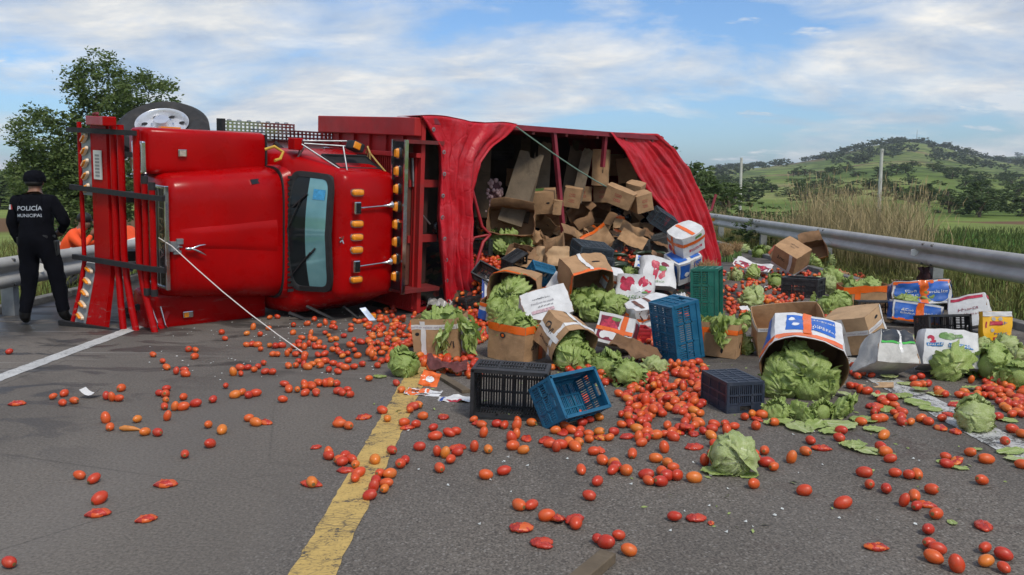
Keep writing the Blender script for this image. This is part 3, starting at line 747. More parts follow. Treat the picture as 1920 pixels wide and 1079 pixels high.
# ------------------------------------------------------------------ the overturned truck (local x = to its rear, y = its right, up in the world, z = its roof, towards the camera)
RED = (0.36, 0.0008, 0.0016)
M_RED = simple('truck_red', RED, 0.30, 0.14, 2.2, bump=.10, bscale=2.6, dirt=(0.24, 0.004, 0.006, 0.3), coat=0.05, spec=0.16)
def scrape(mat):
    # paint scraped through and road dust along the side that slid on the asphalt
    nt = mat.node_tree; b = nt.nodes['Principled BSDF']; old = b.inputs['Base Color'].links[0].from_socket
    tc = nt.nodes.new('ShaderNodeTexCoord'); mp = nt.nodes.new('ShaderNodeMapping'); mp.inputs['Scale'].default_value = (1.2, 14, 9); nt.links.new(tc.outputs['Object'], mp.inputs[0])
    n = nt.nodes.new('ShaderNodeTexNoise'); n.inputs['Scale'].default_value = 1.6; n.inputs['Detail'].default_value = 7; n.inputs['Roughness'].default_value = .7; nt.links.new(mp.outputs[0], n.inputs['Vector'])
    r = nt.nodes.new('ShaderNodeValToRGB'); nt.links.new(n.outputs['Fac'], r.inputs[0]); r.color_ramp.elements[0].position = .58; r.color_ramp.elements[1].position = .66
    sp = nt.nodes.new('ShaderNodeSeparateXYZ'); nt.links.new(tc.outputs['Object'], sp.inputs[0])
    mr = nt.nodes.new('ShaderNodeMapRange'); mr.inputs[1].default_value = .55; mr.inputs[2].default_value = .12; nt.links.new(sp.outputs[1], mr.inputs[0])
    mu = nt.nodes.new('ShaderNodeMath'); mu.operation = 'MULTIPLY'; nt.links.new(r.outputs[0], mu.inputs[0]); nt.links.new(mr.outputs[0], mu.inputs[1])
    mx = nt.nodes.new('ShaderNodeMix'); mx.data_type = 'RGBA'; nt.links.new(mu.outputs[0], mx.inputs['Factor']); nt.links.new(old, mx.inputs['A']); mx.inputs['B'].default_value = (.22, .17, .15, 1); nt.links.new(mx.outputs['Result'], b.inputs['Base Color'])
scrape(M_RED)
M_RED2 = simple('cargo_red', (0.36, 0.010, 0.010), 0.55, 0.16, 3.0, dirt=(0.12, 0.035, 0.03, 0.55))
M_REDDK = simple('old_red', (0.16, 0.014, 0.014), 0.6, 0.25, 5.0, dirt=(0.05, 0.03, 0.025, 0.6))
M_BLK = simple('black_rubber', (0.014, 0.014, 0.015), 0.65, 0.3, 12)
M_BLKG = simple('black_gloss', (0.010, 0.010, 0.012), 0.2, 0.2, 4)
M_CHR = simple('chrome', (0.62, 0.63, 0.65), 0.16, 0.12, 6, metal=1.0, dirt=(0.25, 0.22, 0.2, 0.4))
M_STEEL = simple('dull_steel', (0.34, 0.35, 0.36), 0.45, 0.2, 8, metal=0.8, dirt=(0.15, 0.13, 0.11, 0.5))
M_AMB = simple('amber_lens', (0.80, 0.27, 0.015), 0.2, 0.15, 9, coat=0.5)
M_WHT = simple('white_paint', (0.72, 0.72, 0.70), 0.45, 0.08, 5, dirt=(0.35, 0.32, 0.28, 0.4))
M_WOOD = simple('brown_plywood', (0.13, 0.045, 0.03), 0.65, 0.35, 6, dirt=(0.05, 0.025, 0.02, 0.6), bump=0.2)
M_DARK = simple('dark_void', (0.010, 0.010, 0.011), 0.9, 0.3, 4)
M_STRIP = simple('grey_strip', (0.30, 0.32, 0.33), 0.5, 0.12, 7, metal=0.3)
def glass_mat():
    k = NT('windscreen_glass')
    k.col((0.010, 0.014, 0.016)); k.set(Roughness=0.05); k.b.inputs['Specular IOR Level'].default_value = 0.3
    k.b.inputs['Coat Weight'].default_value = 0.0; k.b.inputs['Coat Roughness'].default_value = 0.03
    v = k.coord(); k.bump(k.noise(v, 1.6, 2), 0.05, 0.05); return k.m
M_GLASS = glass_mat()
def teal_mat():  # upper windscreen tint; the bright reflection is put into its teal colour
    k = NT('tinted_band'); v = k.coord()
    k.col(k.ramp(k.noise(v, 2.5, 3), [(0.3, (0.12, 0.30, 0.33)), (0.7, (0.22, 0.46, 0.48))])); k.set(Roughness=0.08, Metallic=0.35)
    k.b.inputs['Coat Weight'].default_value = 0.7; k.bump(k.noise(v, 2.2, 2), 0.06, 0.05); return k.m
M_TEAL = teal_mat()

def rrect(cx, cy, hw, hh, e=0.35, n=36):
    out = []
    for i in range(n):
        t = 2 * math.pi * i / n; c, s = math.cos(t), math.sin(t)
        out.append((cx + hw * math.copysign(abs(c) ** e, c), cy + hh * math.copysign(abs(s) ** e, s)))
    return out
def loft(mb, rings, m=0, cap0=True, cap1=True):
    n = len(rings[0]); vs = [p for r in rings for p in r]
    fs = [(i * n + j, i * n + (j + 1) % n, (i + 1) * n + (j + 1) % n, (i + 1) * n + j) for i in range(len(rings) - 1) for j in range(n)]
    if cap0: fs.append(tuple(range(n))[::-1])
    if cap1: fs.append(tuple((len(rings) - 1) * n + j for j in range(n)))
    return mb.add(vs, fs, m)

def marker(parent, c, L=0.085, W=0.05, H=0.05, axis='y', nm='marker_light', lens=None, face='z'):
    """small lamp: chrome base (the part) with a lens on it (sub-part)"""
    x, y, z = c
    dx, dy = (W, L) if axis == 'y' else (L, W)
    if face == 'z':
        b = loft(MB(), [[(a, d, z) for a, d in rrect(x, y, dx * .62, dy * .62, .5, 16)], [(a, d, z + H * .35) for a, d in rrect(x, y, dx * .58, dy * .58, .5, 16)]]).obj(nm, M_CHR, parent, smooth=40)
        loft(MB(), [[(a, d, z + H * .3) for a, d in rrect(x, y, dx * .5, dy * .5, .5, 16)], [(a, d, z + H * .8) for a, d in rrect(x, y, dx * .46, dy * .46, .5, 16)], [(a, d, z + H) for a, d in rrect(x, y, dx * .3, dy * .34, .5, 16)]]).obj('lens', lens or M_AMB, b, smooth=50)
    else:
        s = -1
        b = loft(MB(), [[(x, a, d) for a, d in rrect(y, z, L * .6, W * .6, .5, 16)], [(x + s * H * .35, a, d) for a, d in rrect(y, z, L * .57, W * .57, .5, 16)]]).obj(nm, M_CHR, parent, smooth=40)
        loft(MB(), [[(x + s * H * .3, a, d) for a, d in rrect(y, z, L * .5, W * .5, .5, 16)], [(x + s * H, a, d) for a, d in rrect(y, z, L * .36, W * .34, .5, 16)]]).obj('lens', lens or M_AMB, b, smooth=50)
    return b

def build_truck():
    t = thing('overturned_truck', 'red flatbed truck with slatted bull bar lying on its left side across the road', 'truck')
    t.matrix_world = TRUCK_M
    # --- cab: a shell lofted from sill to roof
    def cabring(z, x0, x1, y0, y1, e=0.26): return [(a, b, z) for a, b in rrect((x0 + x1) / 2, (y0 + y1) / 2, (x1 - x0) / 2, (y1 - y0) / 2, e, 48)]
    mb = MB()
    loft(mb, [cabring(0.45, 1.75, 3.0, .12, 2.12), cabring(0.95, 1.76, 3.0, .10, 2.14), cabring(1.40, 1.80, 2.99, .14, 2.12), cabring(1.55, 1.88, 2.98, .18, 2.08),
              cabring(1.80, 2.02, 2.96, .28, 2.0), cabring(2.02, 2.13, 2.93, .38, 1.93), cabring(2.11, 2.20, 2.90, .46, 1.88), cabring(2.16, 2.30, 2.84, .58, 1.78), cabring(2.175, 2.42, 2.74, .8, 1.55)])
    mb.obj('cab', M_RED, t, smooth=60)
    # roof cap, a separate stepped shell as in the photograph
    mb = MB()
    loft(mb, [cabring(2.03, 2.115, 2.96, .40, 1.93, .22), cabring(2.13, 2.13, 2.95, .42, 1.91, .22), cabring(2.18, 2.18, 2.92, .50, 1.84, .24), cabring(2.205, 2.32, 2.82, .72, 1.62, .3)])
    roof = mb.obj('roof', M_RED, t, smooth=60)
    # --- windscreen
    def ws(u, v):   # u across the cab, v from scuttle to roof
        y = .50 + u * (1.86 - .50); bow = 0.07 * (1 - (2 * u - 1) ** 2)
        x = 1.885 + v * 0.235 - bow - 0.012; z = 1.56 + v * 0.475
        y = 1.17 + (y - 1.17) * (1.0 - 0.04 * v)
        return (x, y, z)
    fr = MB()
    def frame_ring(a, b, off): return [(lambda p: (p[0] - off, p[1], p[2]))(ws(u, v)) for u, v in rrect(.5, .5, a, b, .3, 40)]
    loft(fr, [frame_ring(.53, .57, -.03), frame_ring(.53, .57, .008), frame_ring(.485, .47, .008), frame_ring(.48, .46, -.005)], cap0=False, cap1=False)
    fr.obj('windscreen_frame', M_BLK, t, smooth=60)
    MB().grid(lambda u, v: ws(.02 + u * .96, .03 + v * .42), 20, 6).obj('windscreen', M_GLASS, t, smooth=180)
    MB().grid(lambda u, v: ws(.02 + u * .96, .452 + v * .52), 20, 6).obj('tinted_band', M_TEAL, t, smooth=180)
    st = MB(); p0, p1 = ws(.90, .62), ws(.80, .93)
    st.grid(lambda u, v: (lambda p: (p[0] - .006, p[1], p[2]))(ws(.80 + u * .09, .60 + v * .3)), 2, 2)
    st.obj('sticker', simple('sticker_blue', (0.05, 0.30, 0.55), 0.4, 0.3, 30), t)
    wp = MB()
    for a, b, c, d in ((.1, .05, .33, .62), (.52, .05, .8, .35)):
        wp.tube([(lambda p: (p[0] - .03, p[1], p[2]))(ws(a, b)), (lambda p: (p[0] - .025, p[1], p[2]))(ws(c, d))], .008, 6)
    for i, (a, b, c, d) in enumerate(((.1, .05, .33, .62), (.52, .05, .8, .35))):
        w = MB().tube([(lambda p: (p[0] - .03, p[1], p[2]))(ws(a, b)), (lambda p: (p[0] - .025, p[1], p[2]))(ws(c, d))], .008, 6)
        w.bar((lambda p: (p[0] - .018, p[1], p[2]))(ws(c - .09, d - .22)), (lambda p: (p[0] - .018, p[1], p[2]))(ws(c + .04, d + .12)), .012, .02)
        w.obj('wiper', M_BLK, t)
    # --- scuttle grille and the dark gap behind the bonnet
    mb = MB().grid(lambda u, v: (1.80 + .02 * v - .02 * (1 - (2 * u - 1) ** 2), .42 + u * 1.5, 1.545 - .03 * v + .012), 10, 2)
    loft(MB(), [[(1.77 + .0 * a, y, z) for a, (y, z) in enumerate(rrect(1.13, 1.0, .80, .56, .38, 40))], [(1.90, y, z) for y, z in rrect(1.14, 1.0, .86, .575, .38, 40)]]).obj('scuttle', M_RED, t, smooth=60)
    for i in range(22):
        y = .45 + i * .064
        MB().box((1.80, y, 1.566), (1.875, y + .034, 1.578)).obj('vent_slat', M_BLK, t)
    # --- bonnet
    def hood_ring(x, hw, top, base=.72, cy=1.13, e=.36):
        r = []
        for i in range(41):
            a = math.pi * i / 40; c, s = math.cos(a), math.sin(a)
            r.append((x, cy + hw * math.copysign(abs(c) ** e, c), base + (top - base) * abs(s) ** (e * .9)))
        return r
    rings = [hood_ring(.47, .58, 1.28), hood_ring(.475, .635, 1.36), hood_ring(.50, .665, 1.405), hood_ring(.56, .69, 1.43), hood_ring(.75, .71, 1.45), hood_ring(1.1, .735, 1.485), hood_ring(1.45, .765, 1.515), hood_ring(1.745, .785, 1.54), hood_ring(1.76, .775, 1.53)]
    mb = MB(); n = 41; vs = [p for r in rings for p in r]
    mb.add(vs, [(i * n + j, i * n + j + 1, (i + 1) * n + j + 1, (i + 1) * n + j) for i in range(len(rings) - 1) for j in range(n - 1)])
    mb.add(rings[0], [tuple(range(41))])
    hood = mb.obj('bonnet', M_RED, t, smooth=50)
    # raised wedge along the bonnet's middle
    def wedge(u, v):
        x = .58 + u * 1.1; hw = .10 + .09 * u; y = 1.13 + (v * 2 - 1) * hw
        zt = 1.43 + (x - .56) / 1.19 * .105
        return (x, y, zt + .004 + .022 * max(0, 1 - abs(2 * v - 1) ** 4) * min(1, u * 5))
    MB().grid(wedge, 12, 10).obj('bonnet_ridge', M_RED, hood, smooth=60)
    loft(MB(), [[(1.755, y, z) for y, z in rrect(1.13, 1.0, .797, .555, .37, 40)], [(1.778, y, z) for y, z in rrect(1.13, 1.0, .797, .555, .37, 40)]]).obj('bonnet_seal', M_BLK, t, smooth=60)
    # vents and badge strips on the bonnet shoulder
    o = MB().box((1.02, 1.745, 1.30), (1.40, 1.80, 1.325)).xf(Matrix.Rotation(-.07, 4, 'Z')).obj('badge_strip', M_BLKG, hood, bevel=.006)
    o = MB().box((-.13, -.045, 0), (.13, .045, .05)).xf(Matrix.Translation((1.50, 1.735, 1.415)) @ Matrix.Rotation(-.5, 4, 'X') @ Matrix.Rotation(.12, 4, 'Z')).obj('vent_housing', M_RED, hood, bevel=.015)
    MB().box((-.11, -.03, .045), (.11, .03, .057)).xf(Matrix.Translation((1.50, 1.735, 1.415)) @ Matrix.Rotation(-.5, 4, 'X') @ Matrix.Rotation(.12, 4, 'Z')).obj('vent_mesh', M_BLKG, hood)
    # wing ornament and latch
    orn = MB().tube([(.62, 1.02, 1.475), (.66, 1.02, 1.495), (.70, 1.02, 1.49)], [.014, .02, .012], 8)
    orn.tube([(.68, 1.02, 1.495), (.76, 1.055, 1.51), (.83, 1.06, 1.505)], [.014, .010, .004], 6).tube([(.68, 1.02, 1.495), (.76, .985, 1.505), (.84, .94, 1.495)], [.014, .012, .004], 6)
    orn.obj('wing_ornament', M_CHR, hood, smooth=60)
    la = MB().box((.47, .99, 1.405), (.56, 1.10, 1.455)).box((.53, 1.07, 1.43), (.60, 1.13, 1.47)).box((.50, .96, 1.42), (.58, 1.0, 1.46)).tube([(.50, 1.0, 1.46), (.54, 1.05, 1.49), (.58, 1.04, 1.47)], .012, 6)
    la.obj('bonnet_latch', M_STEEL, hood, bevel=.008)
    # --- fenders
    for nm, y0, y1, top in (('fender', 1.80, 2.31, 1.10), ('fender', .03, .50, 1.10)):
        cy, hw = (y0 + y1) / 2, (y1 - y0) / 2
        def fr_(x, s=1.0, tp=top): return [(x, a, b) for a, b in rrect(cy, .62 + (tp - .62) / 2 - .0, hw * s, (tp - .62) / 2 * (0.5 + s / 2), .3, 32)]
        rgs = [fr_(.36, .86, top - .10), fr_(.38, .95, top - .04), fr_(.44, 1.0, top), fr_(1.0, 1.0, top + .015), fr_(1.72, 1.0, top + .02), fr_(1.76, .97, top)]
        f = loft(MB(), rgs).obj(nm, M_RED, t, smooth=50)
        if y0 > 1:
            MB().box((.70, 2.0, 1.115), (.80, 2.085, 1.135)).obj('side_lamp', M_CHR, f, bevel=.008)
            MB().box((.715, 2.012, 1.134), (.785, 2.073, 1.142)).obj('lamp_lens', simple('clear_lens', (0.45, 0.40, 0.33), 0.2, 0.3, 30), f)
            MB().box((1.762, 1.83, .64), (1.785, 2.29, 1.11)).obj('edge_trim', M_BLK, f)
            MB().box((.62, 2.31, .80), (.84, 2.325, .88)).obj('side_marker', M_AMB, f)
            # chrome headlight on its front face
            h = MB().box((.335, 1.80, .74), (.40, 2.16, 1.045)).obj('headlight', M_CHR, t, bevel=.02)
            MB().grid(lambda u, v: (.331 - .035 * (1 - (2 * u - 1) ** 2) * (1 - (2 * v - 1) ** 2), 1.84 + u * .28, .78 + v * .23), 8, 8).obj('lens', simple('headlight_glass', (0.42, 0.42, 0.44), 0.08, 0.4, 14, metal=0.6), h, smooth=180)
        else:
            MB().box((.72, .17, 1.115), (.84, .245, 1.137)).obj('side_lamp', M_CHR, f, bevel=.008)
            MB().box((.73, .18, 1.136), (.78, .235, 1.15)).obj('lamp_lens', M_AMB, f)
            rp = MB()   # bent, torn sheet metal at the crushed corner
            rp.add([(.36, .30, 1.02), (.42, .14, 1.12), (.47, .02, 1.2), (.56, .03, 1.16), (.52, .15, 1.13), (.58, .26, 1.12)], [(0, 1, 4, 5), (1, 2, 3, 4)])
            rp.add([(.34, .02, 1.16), (.40, .20, 1.10), (.36, .33, 1.08), (.33, .12, 1.2)], [(0, 1, 2, 3)])
            rp.obj('torn_metal', M_RED, f)
            sp = MB().tube([(.37, .35, 1.1), (.41, .16, 1.17), (.40, .02, 1.2)], .008, 5).tube([(.47, .33, 1.12), (.5, .12, 1.17), (.55, .05, 1.14)], .008, 5); sp.obj('broken_trim', M_CHR, f)
    # dark engine bay below the bonnet, chassis and axle
    MB().box((.52, .45, .42), (1.74, 1.80, .76)).obj('engine_bay', M_DARK, t)
    MB().box((.2, .72, .02), (8.8, .84, .20)).obj('chassis_rail', M_BLK, t); MB().box((.2, 1.42, .02), (8.8, 1.54, .20)).obj('chassis_rail', M_BLK, t)
    MB().tube([(.93, .3, .12), (.93, 2.0, .12)], .07, 10).obj('front_axle', M_BLK, t)
    # --- wheels
    def wheel(c, yaw, R=.50, W=.26, side=1, lean=0.0):
        M = Matrix.Translation(c) @ Matrix.Rotation(lean, 4, 'X') @ Matrix.Rotation(yaw, 4, 'Z')
        ty = MB().lathe([(.30, -W / 2 + .02), (.36, -W / 2), (.44, -W / 2 - .005), (.485, -W / 2 + .03), (R, -W / 2 + .06), (R, -.075), (R - .014, -.07), (R - .014, -.06), (R, -.055), (R, -.01), (R - .014, -.005), (R - .014, .005), (R, .01), (R, .055), (R - .014, .06), (R - .014, .07), (R, .075), (R, W / 2 - .06), (.485, W / 2 - .03), (.44, W / 2 + .005), (.36, W / 2), (.30, W / 2 - .02)], 48, axis='y')
        w = ty.xf(M).obj('tyre', simple('tyre_rubber', (0.022, 0.022, 0.023), 0.8, 0.3, 9, dirt=(0.07, 0.06, 0.05, 0.5)), t, smooth=35)
        s = side
        rim = MB().lathe([(.30, s * (W / 2 - .0)), (.285, s * (W / 2 - .01)), (.27, s * (W / 2 - .06)), (.255, s * (W / 2 - .09)), (.20, s * (W / 2 - .07)), (.14, s * (W / 2 - .055)), (.125, s * (W / 2 - .04)), (.10, s * (W / 2 + .0)), (.085, s * (W / 2 + .05)), (.0, s * (W / 2 + .055))], 40, axis='y')
        rim.xf(M).obj('rim', simple('rim_silver', (0.66, 0.67, 0.70), 0.32, 0.08, 6, metal=0.6), w, smooth=45)
        ho = MB()
        for i in range(8):
            a = 2 * math.pi * i / 8; cx, cz = .225 * math.cos(a), .225 * math.sin(a)
            y = s * (W / 2 - .071)
            ho.add([(cx + .036 * math.cos(b) , y + s * .004, cz + .03 * math.sin(b)) for b in np.linspace(0, 2 * math.pi, 11)[:-1]], [tuple(range(10))[::s]])
        ho.xf(M).obj('rim_hole', M_DARK, w)['kind'] = 'stuff'
        for i in range(8):
            a = 2 * math.pi * (i + .5) / 8
            MB().lathe([(.016, s * (W / 2 - .06)), (.016, s * (W / 2 - .015)), (.0, s * (W / 2 - .012))], 8, (.115 * math.cos(a), 0, .115 * math.sin(a)), 'y').xf(M).obj('wheel_nut', M_CHR, w)
        return w
    wheel((.88, 2.26, .30), R_(20), R=.52, W=.27, lean=R_(30))
    wheel((.93, .18, .12), R_(20), side=-1)
    for y, sd in ((2.2, 1), (.26, -1)): wheel((6.2, y, .12), 0, side=sd)
    MB().tube([(6.2, .3, .12), (6.2, 2.2, .12)], .1, 10).obj('rear_axle', M_BLK, t)
    # --- bull bar
    def gx(u): return -.03 + .317 * (u - .16)
    def gp3(r, u, o=0.0):     # outline: narrower at the top edge, swept forward at the lower one
        low = max(0, (.65 - r) / .65)
        return (gx(u) - o - .17 * low * max(0, 1 - (u - .16) / 1.1), r, u)
    bar = bpy.data.objects.new('bull_bar', MB().tube([gp3(r, .19) for r in (2.33, 1.8, 1.2, .75, .4, .0)], .026, 8).mesh('bull_bar', M_RED, 60)); COL.objects.link(bar); bar.parent = t
    # bumper plate
    def plate(u, v):
        r = 2.36 - u * 2.36; uu = .40 + v * .255
        p = gp3(r, uu, .02); return p
    pb = MB(); pb.grid(plate, 14, 1); pb.grid(lambda u, v: (plate(u, v)[0] + .05, plate(u, v)[1], plate(u, v)[2]), 14, 1)
    for vv in (0, 1): pb.grid(lambda u, v: (plate(u, vv)[0] + .05 * v, plate(u, vv)[1], plate(u, vv)[2]), 14, 1)
    pb.obj('bumper', M_RED, bar, smooth=40)
    lp = MB().grid(lambda u, v: gp3(2.03 - u * .32, .455 + v * .13, .034), 4, 2).grid(lambda u, v: gp3(2.03 - u * .32, .455 + v * .13, .026), 4, 2).obj('licence_plate', simple('plate_white', (0.62, 0.60, 0.55), 0.5, 0.1), bar)
    pk = MB()
    for i in range(7): pk.grid(lambda u, v: gp3(1.985 - i * .037 - u * .022, .485 + v * .07, .037), 1, 1)
    pk.obj('plate_marks', simple('plate_ink', (0.25, 0.25, 0.24), 0.6), bar)['kind'] = 'stuff'
    v, f = text_verts('SLP 284', .09)
    MB().add([(gx(.5) - .0375, 1.74 - a, .4975 + b) for a, b in v], f).obj('plate_lettering', simple('plate_ink', (0.12, 0.12, 0.12), 0.6), bar) if False else None
    # grey strips with slanted amber lamps
    for r0, r1 in ((1.52, 2.22), (.06, .74)):
        sm = MB(); sm.grid(lambda u, v: gp3(r1 - u * (r1 - r0), .235 + v * .15, .012), 8, 1); sm.grid(lambda u, v: gp3(r1 - u * (r1 - r0), .235 + v * .15, -.01), 8, 1)
        sm.obj('light_strip', M_STRIP, bar)
        for i in range(5):
            r = r1 - .07 - i * (r1 - r0 - .12) / 4.2
            c = gp3(r, .31, .03); c = Vector(c)
            L = MB(); L.xf(Matrix())
            M = Matrix.Translation(c) @ Matrix.Rotation(R_(-32 if r > 1 else 14), 4, 'X')
            b = loft(MB(), [[(.015, a, d) for a, d in rrect(0, 0, .03, .09, .6, 16)], [(-.012, a, d) for a, d in rrect(0, 0, .026, .085, .6, 16)]]).xf(M).obj('strip_lamp', simple('cream_lamp', (0.70, 0.55, 0.40), 0.35, 0.1), bar, smooth=50)
            loft(MB(), [[(-.01, a, d) for a, d in rrect(0, 0, .018, .07, .6, 14)], [(-.035, a, d) for a, d in rrect(0, 0, .011, .055, .6, 14)]]).xf(M).obj('lens', M_AMB, b, smooth=50)
    # tubes along the bar
    def tubebar(u, r0, r1, rad, kink=0.0, caps=False):
        pts = [gp3(r1 - (r1 - r0) * i / 8, u - kink * max(0, .75 - (r1 - (r1 - r0) * i / 8)) / .75) for i in range(9)]
        o = MB().tube(pts, rad, 10).obj('bar_tube', M_RED, bar, smooth=60)
        if caps:
            for r, d in ((r0, -1), (r1, 1)):
                p = gp3(r, u); MB().tube([(p[0], r - .01 * d, u), (p[0], r + .07 * d, u)], rad * 1.12, 10).obj('end_cap', M_BLK, o, smooth=60)
    tubebar(.735, .02, 2.32, .038, -.16); tubebar(.85, .02, 2.32, .038, -.22); tubebar(1.09, .0, 2.28, .038, -.24)
    tubebar(1.20, .56, 1.72, .034, 0, True); tubebar(1.31, .56, 1.66, .034, 0, True)
    # black straps across
    for r, u1 in ((2.24, 1.17), (1.60, 1.50), (.80, 1.50), (.04, 1.22)):
        if r > 2 or r < .1: pts = [gp3(r, .10 + (u1 - .10) * i / 6, .065) for i in range(7)]
        else: pts = [gp3(r - (.03 * i / 6 if r > 1 else .0), .10 + (u1 - .10) * i / 6, .055 - .04 * (i == 6)) for i in range(7)]
        m = MB()
        for a, b in zip(pts[:-1], pts[1:]): m.bar(a, b, .05, .055, (0, 1, 0))
        m.obj('strap', M_BLK, bar)
    MB().box((-.02, 2.30, .40), (.12, 2.40, .95)).obj('bumper_end', M_RED, bar, bevel=.01)
    MB().tube([(.0, 2.42, .60), (.02, 2.43, .68), (.0, 2.41, .72)], .016, 6).obj('shackle', M_REDDK, bar)
    # stay rods behind the bar, steering gear
    MB().bar((.2, .25, .75), (.48, .3, .8), .06, .06).obj('bar_bracket', M_BLK, bar); MB().bar((.2, 2.0, .75), (.42, 2.0, .8), .06, .06).obj('bar_bracket', M_BLK, bar)
    # --- grille with its chrome surround and letters
    g = MB().box((.442, .60, .74), (.462, 1.66, 1.385)).obj('grille', M_BLKG, t)
    for a, b in (((.425, .56, 1.38), (.475, 1.70, 1.412)), ((.43, .56, .70), (.475, .60, 1.385)), ((.43, 1.66, .70), (.475, 1.70, 1.385))): MB().box(a, b).obj('grille_surround', M_CHR, g, bevel=.01)
    for i in range(6): MB().box((.436, .60, .79 + i * .085), (.446, 1.66, .80 + i * .085)).obj('grille_bar', M_STEEL, g)
    v, f = text_verts('FAMSA', .15)
    MB().add([(.425, 1.13 - a, 1.315 + b) for a, b in v], f).obj('grille_lettering', M_CHR, g)
    m = MB()
    for a, b in (((.428, .80, 1.24), (.434, 1.46, 1.25)), ((.428, .80, 1.373), (.434, 1.46, 1.383)), ((.428, .80, 1.25), (.434, .81, 1.375)), ((.428, 1.45, 1.25), (.434, 1.46, 1.375))): m.box(a, b)
    m.obj('badge_frame', M_CHR, g)
    # --- roof markers, spot lamps with trumpets
    def ry(py): return 1.68 - (py - 360) * .0063
    for py in (360, 418, 443, 467, 523): marker(t, (2.345, ry(py), 2.188), L=.075, W=.15, H=.055, nm='roof_marker')
    for py in (388, 497):
        s_ = MB().box((2.27, ry(py) - .075, 2.19), (2.36, ry(py) + .075, 2.27)).obj('roof_lamp', M_CHR, t, bevel=.015)
        MB().box((2.285, ry(py) - .06, 2.268), (2.345, ry(py) + .06, 2.276)).obj('lamp_face', M_BLKG, s_)
        tr = MB().tube([(2.36, ry(py), 2.24), (2.68, ry(py) + .02, 2.245)], .010, 8).tube([(2.68, ry(py) + .02, 2.245), (2.76, ry(py) + .025, 2.25), (2.80, ry(py) + .03, 2.25)], [.012, .022, .048], 12)
        tr.obj('air_horn', M_CHR, t, smooth=60)
    eb = MB()
    for i in range(5):
        a = 2 * math.pi * i / 5; eb.bar((2.165, 1.13, 2.165), (2.165 - .02 * 0 + .045 * math.cos(a), 1.13 + .045 * math.sin(a), 2.175), .014, .012)
    eb.obj('roof_emblem', M_CHR, t)
    # --- door and side window on the upper side
    d = MB().grid(lambda u, v: (2.12 + u * .72 - .12 * v * (1 - u), 2.145 - .03 * v - .10 * v * v, 1.0 + v * .62), 6, 6).obj('door', M_RED, t, smooth=60)
    MB().box((2.62, 2.135, .98), (2.76, 2.17, 1.02)).obj('door_handle', M_CHR, d, bevel=.008)
    w = MB().grid(lambda u, v: (2.22 + u * .62 + .05 * v * (1 - u), 2.075 - .14 * v, 1.62 + v * .33), 6, 4).obj('side_window', M_DARK, t, smooth=180)
    def rim(u, v): return (2.22 + u * .62 + .05 * v * (1 - u), 2.085 - .14 * v, 1.62 + v * .33)
    wf = MB().tube([rim(0, 0), rim(1, 0), rim(1, 1), rim(0, 1), rim(0, 0)], .016, 6); wf.obj('window_seal', M_BLK, w)
    # --- mirror arm: chrome tubes carrying a black mirror with an amber lamp
    ma = MB()
    for a, b in (((2.0, 2.02, 1.42), (1.98, 2.25, 1.60)), ((1.98, 2.24, 1.60), (2.45, 2.26, 1.80)), ((1.98, 2.21, 1.62), (2.40, 2.20, 1.84)), ((1.95, 2.20, 1.62), (2.30, 1.90, 2.0)), ((2.32, 1.90, 2.02), (2.36, 2.20, 1.86)), ((1.96, 2.03, 1.50), (1.98, 2.16, 1.62))):
        ma.tube([a, b], .011, 8)
    arm = ma.obj('mirror_arm', M_STEEL, t, smooth=60)
    MB().box((-.06, -.05, -.09), (.10, .06, .09)).xf(Matrix.Translation((2.48, 2.205, 1.90)) @ Matrix.Rotation(-.35, 4, 'Z')).obj('mirror', M_BLK, arm, bevel=.02)
    MB().box((-.045, -.035, .088), (.05, .045, .11)).xf(Matrix.Translation((2.46, 2.21, 1.90)) @ Matrix.Rotation(-.35, 4, 'Z')).obj('mirror_lamp', M_AMB, arm, bevel=.008)
    MB().box((1.88, 2.13, 1.42), (2.0, 2.27, 1.58)).obj('bracket', M_RED, arm, bevel=.01)
    MB().tube([(1.62, 2.12, 1.36), (1.72, 2.16, 1.40), (1.80, 2.10, 1.46), (1.74, 2.02, 1.50), (1.66, 2.0, 1.52)], .018, 7).obj('strap_loop', simple('yellow_strap', (0.55, 0.33, 0.04), 0.7, 0.2, 20), t)
    # --- steps, fuel tank and perforated guards on the upper side behind the fender
    MB().lathe([(0, 1.85), (.24, 1.86), (.26, 1.9), (.26, 2.95), (.24, 2.99), (0, 3.0)], 24, (0, 1.98, .35), 'x').obj('fuel_tank', M_WHT, t, smooth=50)
    def perforated(x0, x1, y0, y1, z, nm):
        m = MB(); nx = int((x1 - x0) / .055); m.box((x0, y0, z), (x1, y0 + .02, z + .03)); m.box((x0, y1 - .02, z), (x1, y1, z + .03))
        rows = 3
        for i in range(nx + 1):
            x = x0 + (x1 - x0) * i / nx
            m.box((x - .012, y0, z + .004), (x + .012, y1, z + .02))
        for j in range(1, rows):
            y = y0 + (y1 - y0) * j / rows; m.box((x0, y - .010, z + .006), (x1, y + .010, z + .022))
        m.box((x0, y0 - .0, z - .2), (x1, y0 + .012, z))
        return m.obj(nm, M_CHR, t)
    p1 = perforated(1.56, 2.52, 2.30, 2.44, .42, 'perforated_guard'); p2 = perforated(2.02, 2.98, 2.22, 2.36, .62, 'perforated_guard')
    MB().box((1.53, 2.29, .30), (1.57, 2.46, .46)).obj('guard_end', M_BLK, p1)
    for i in range(7): MB().lathe([(.028, 2.44), (.026, 2.455), (0, 2.46)], 10, (1.65 + i * .13, 0, .40), 'y').obj('guard_bolt', M_STEEL, p1)
    MB().tube([(2.1, 2.2, .7), (2.2, 2.1, .75), (2.22, 2.0, .8)], .03, 7).obj('air_hose', M_BLK, t)
    # --- cargo body
    y0, y1, z0, z1 = .18, 2.56, .18, 2.33
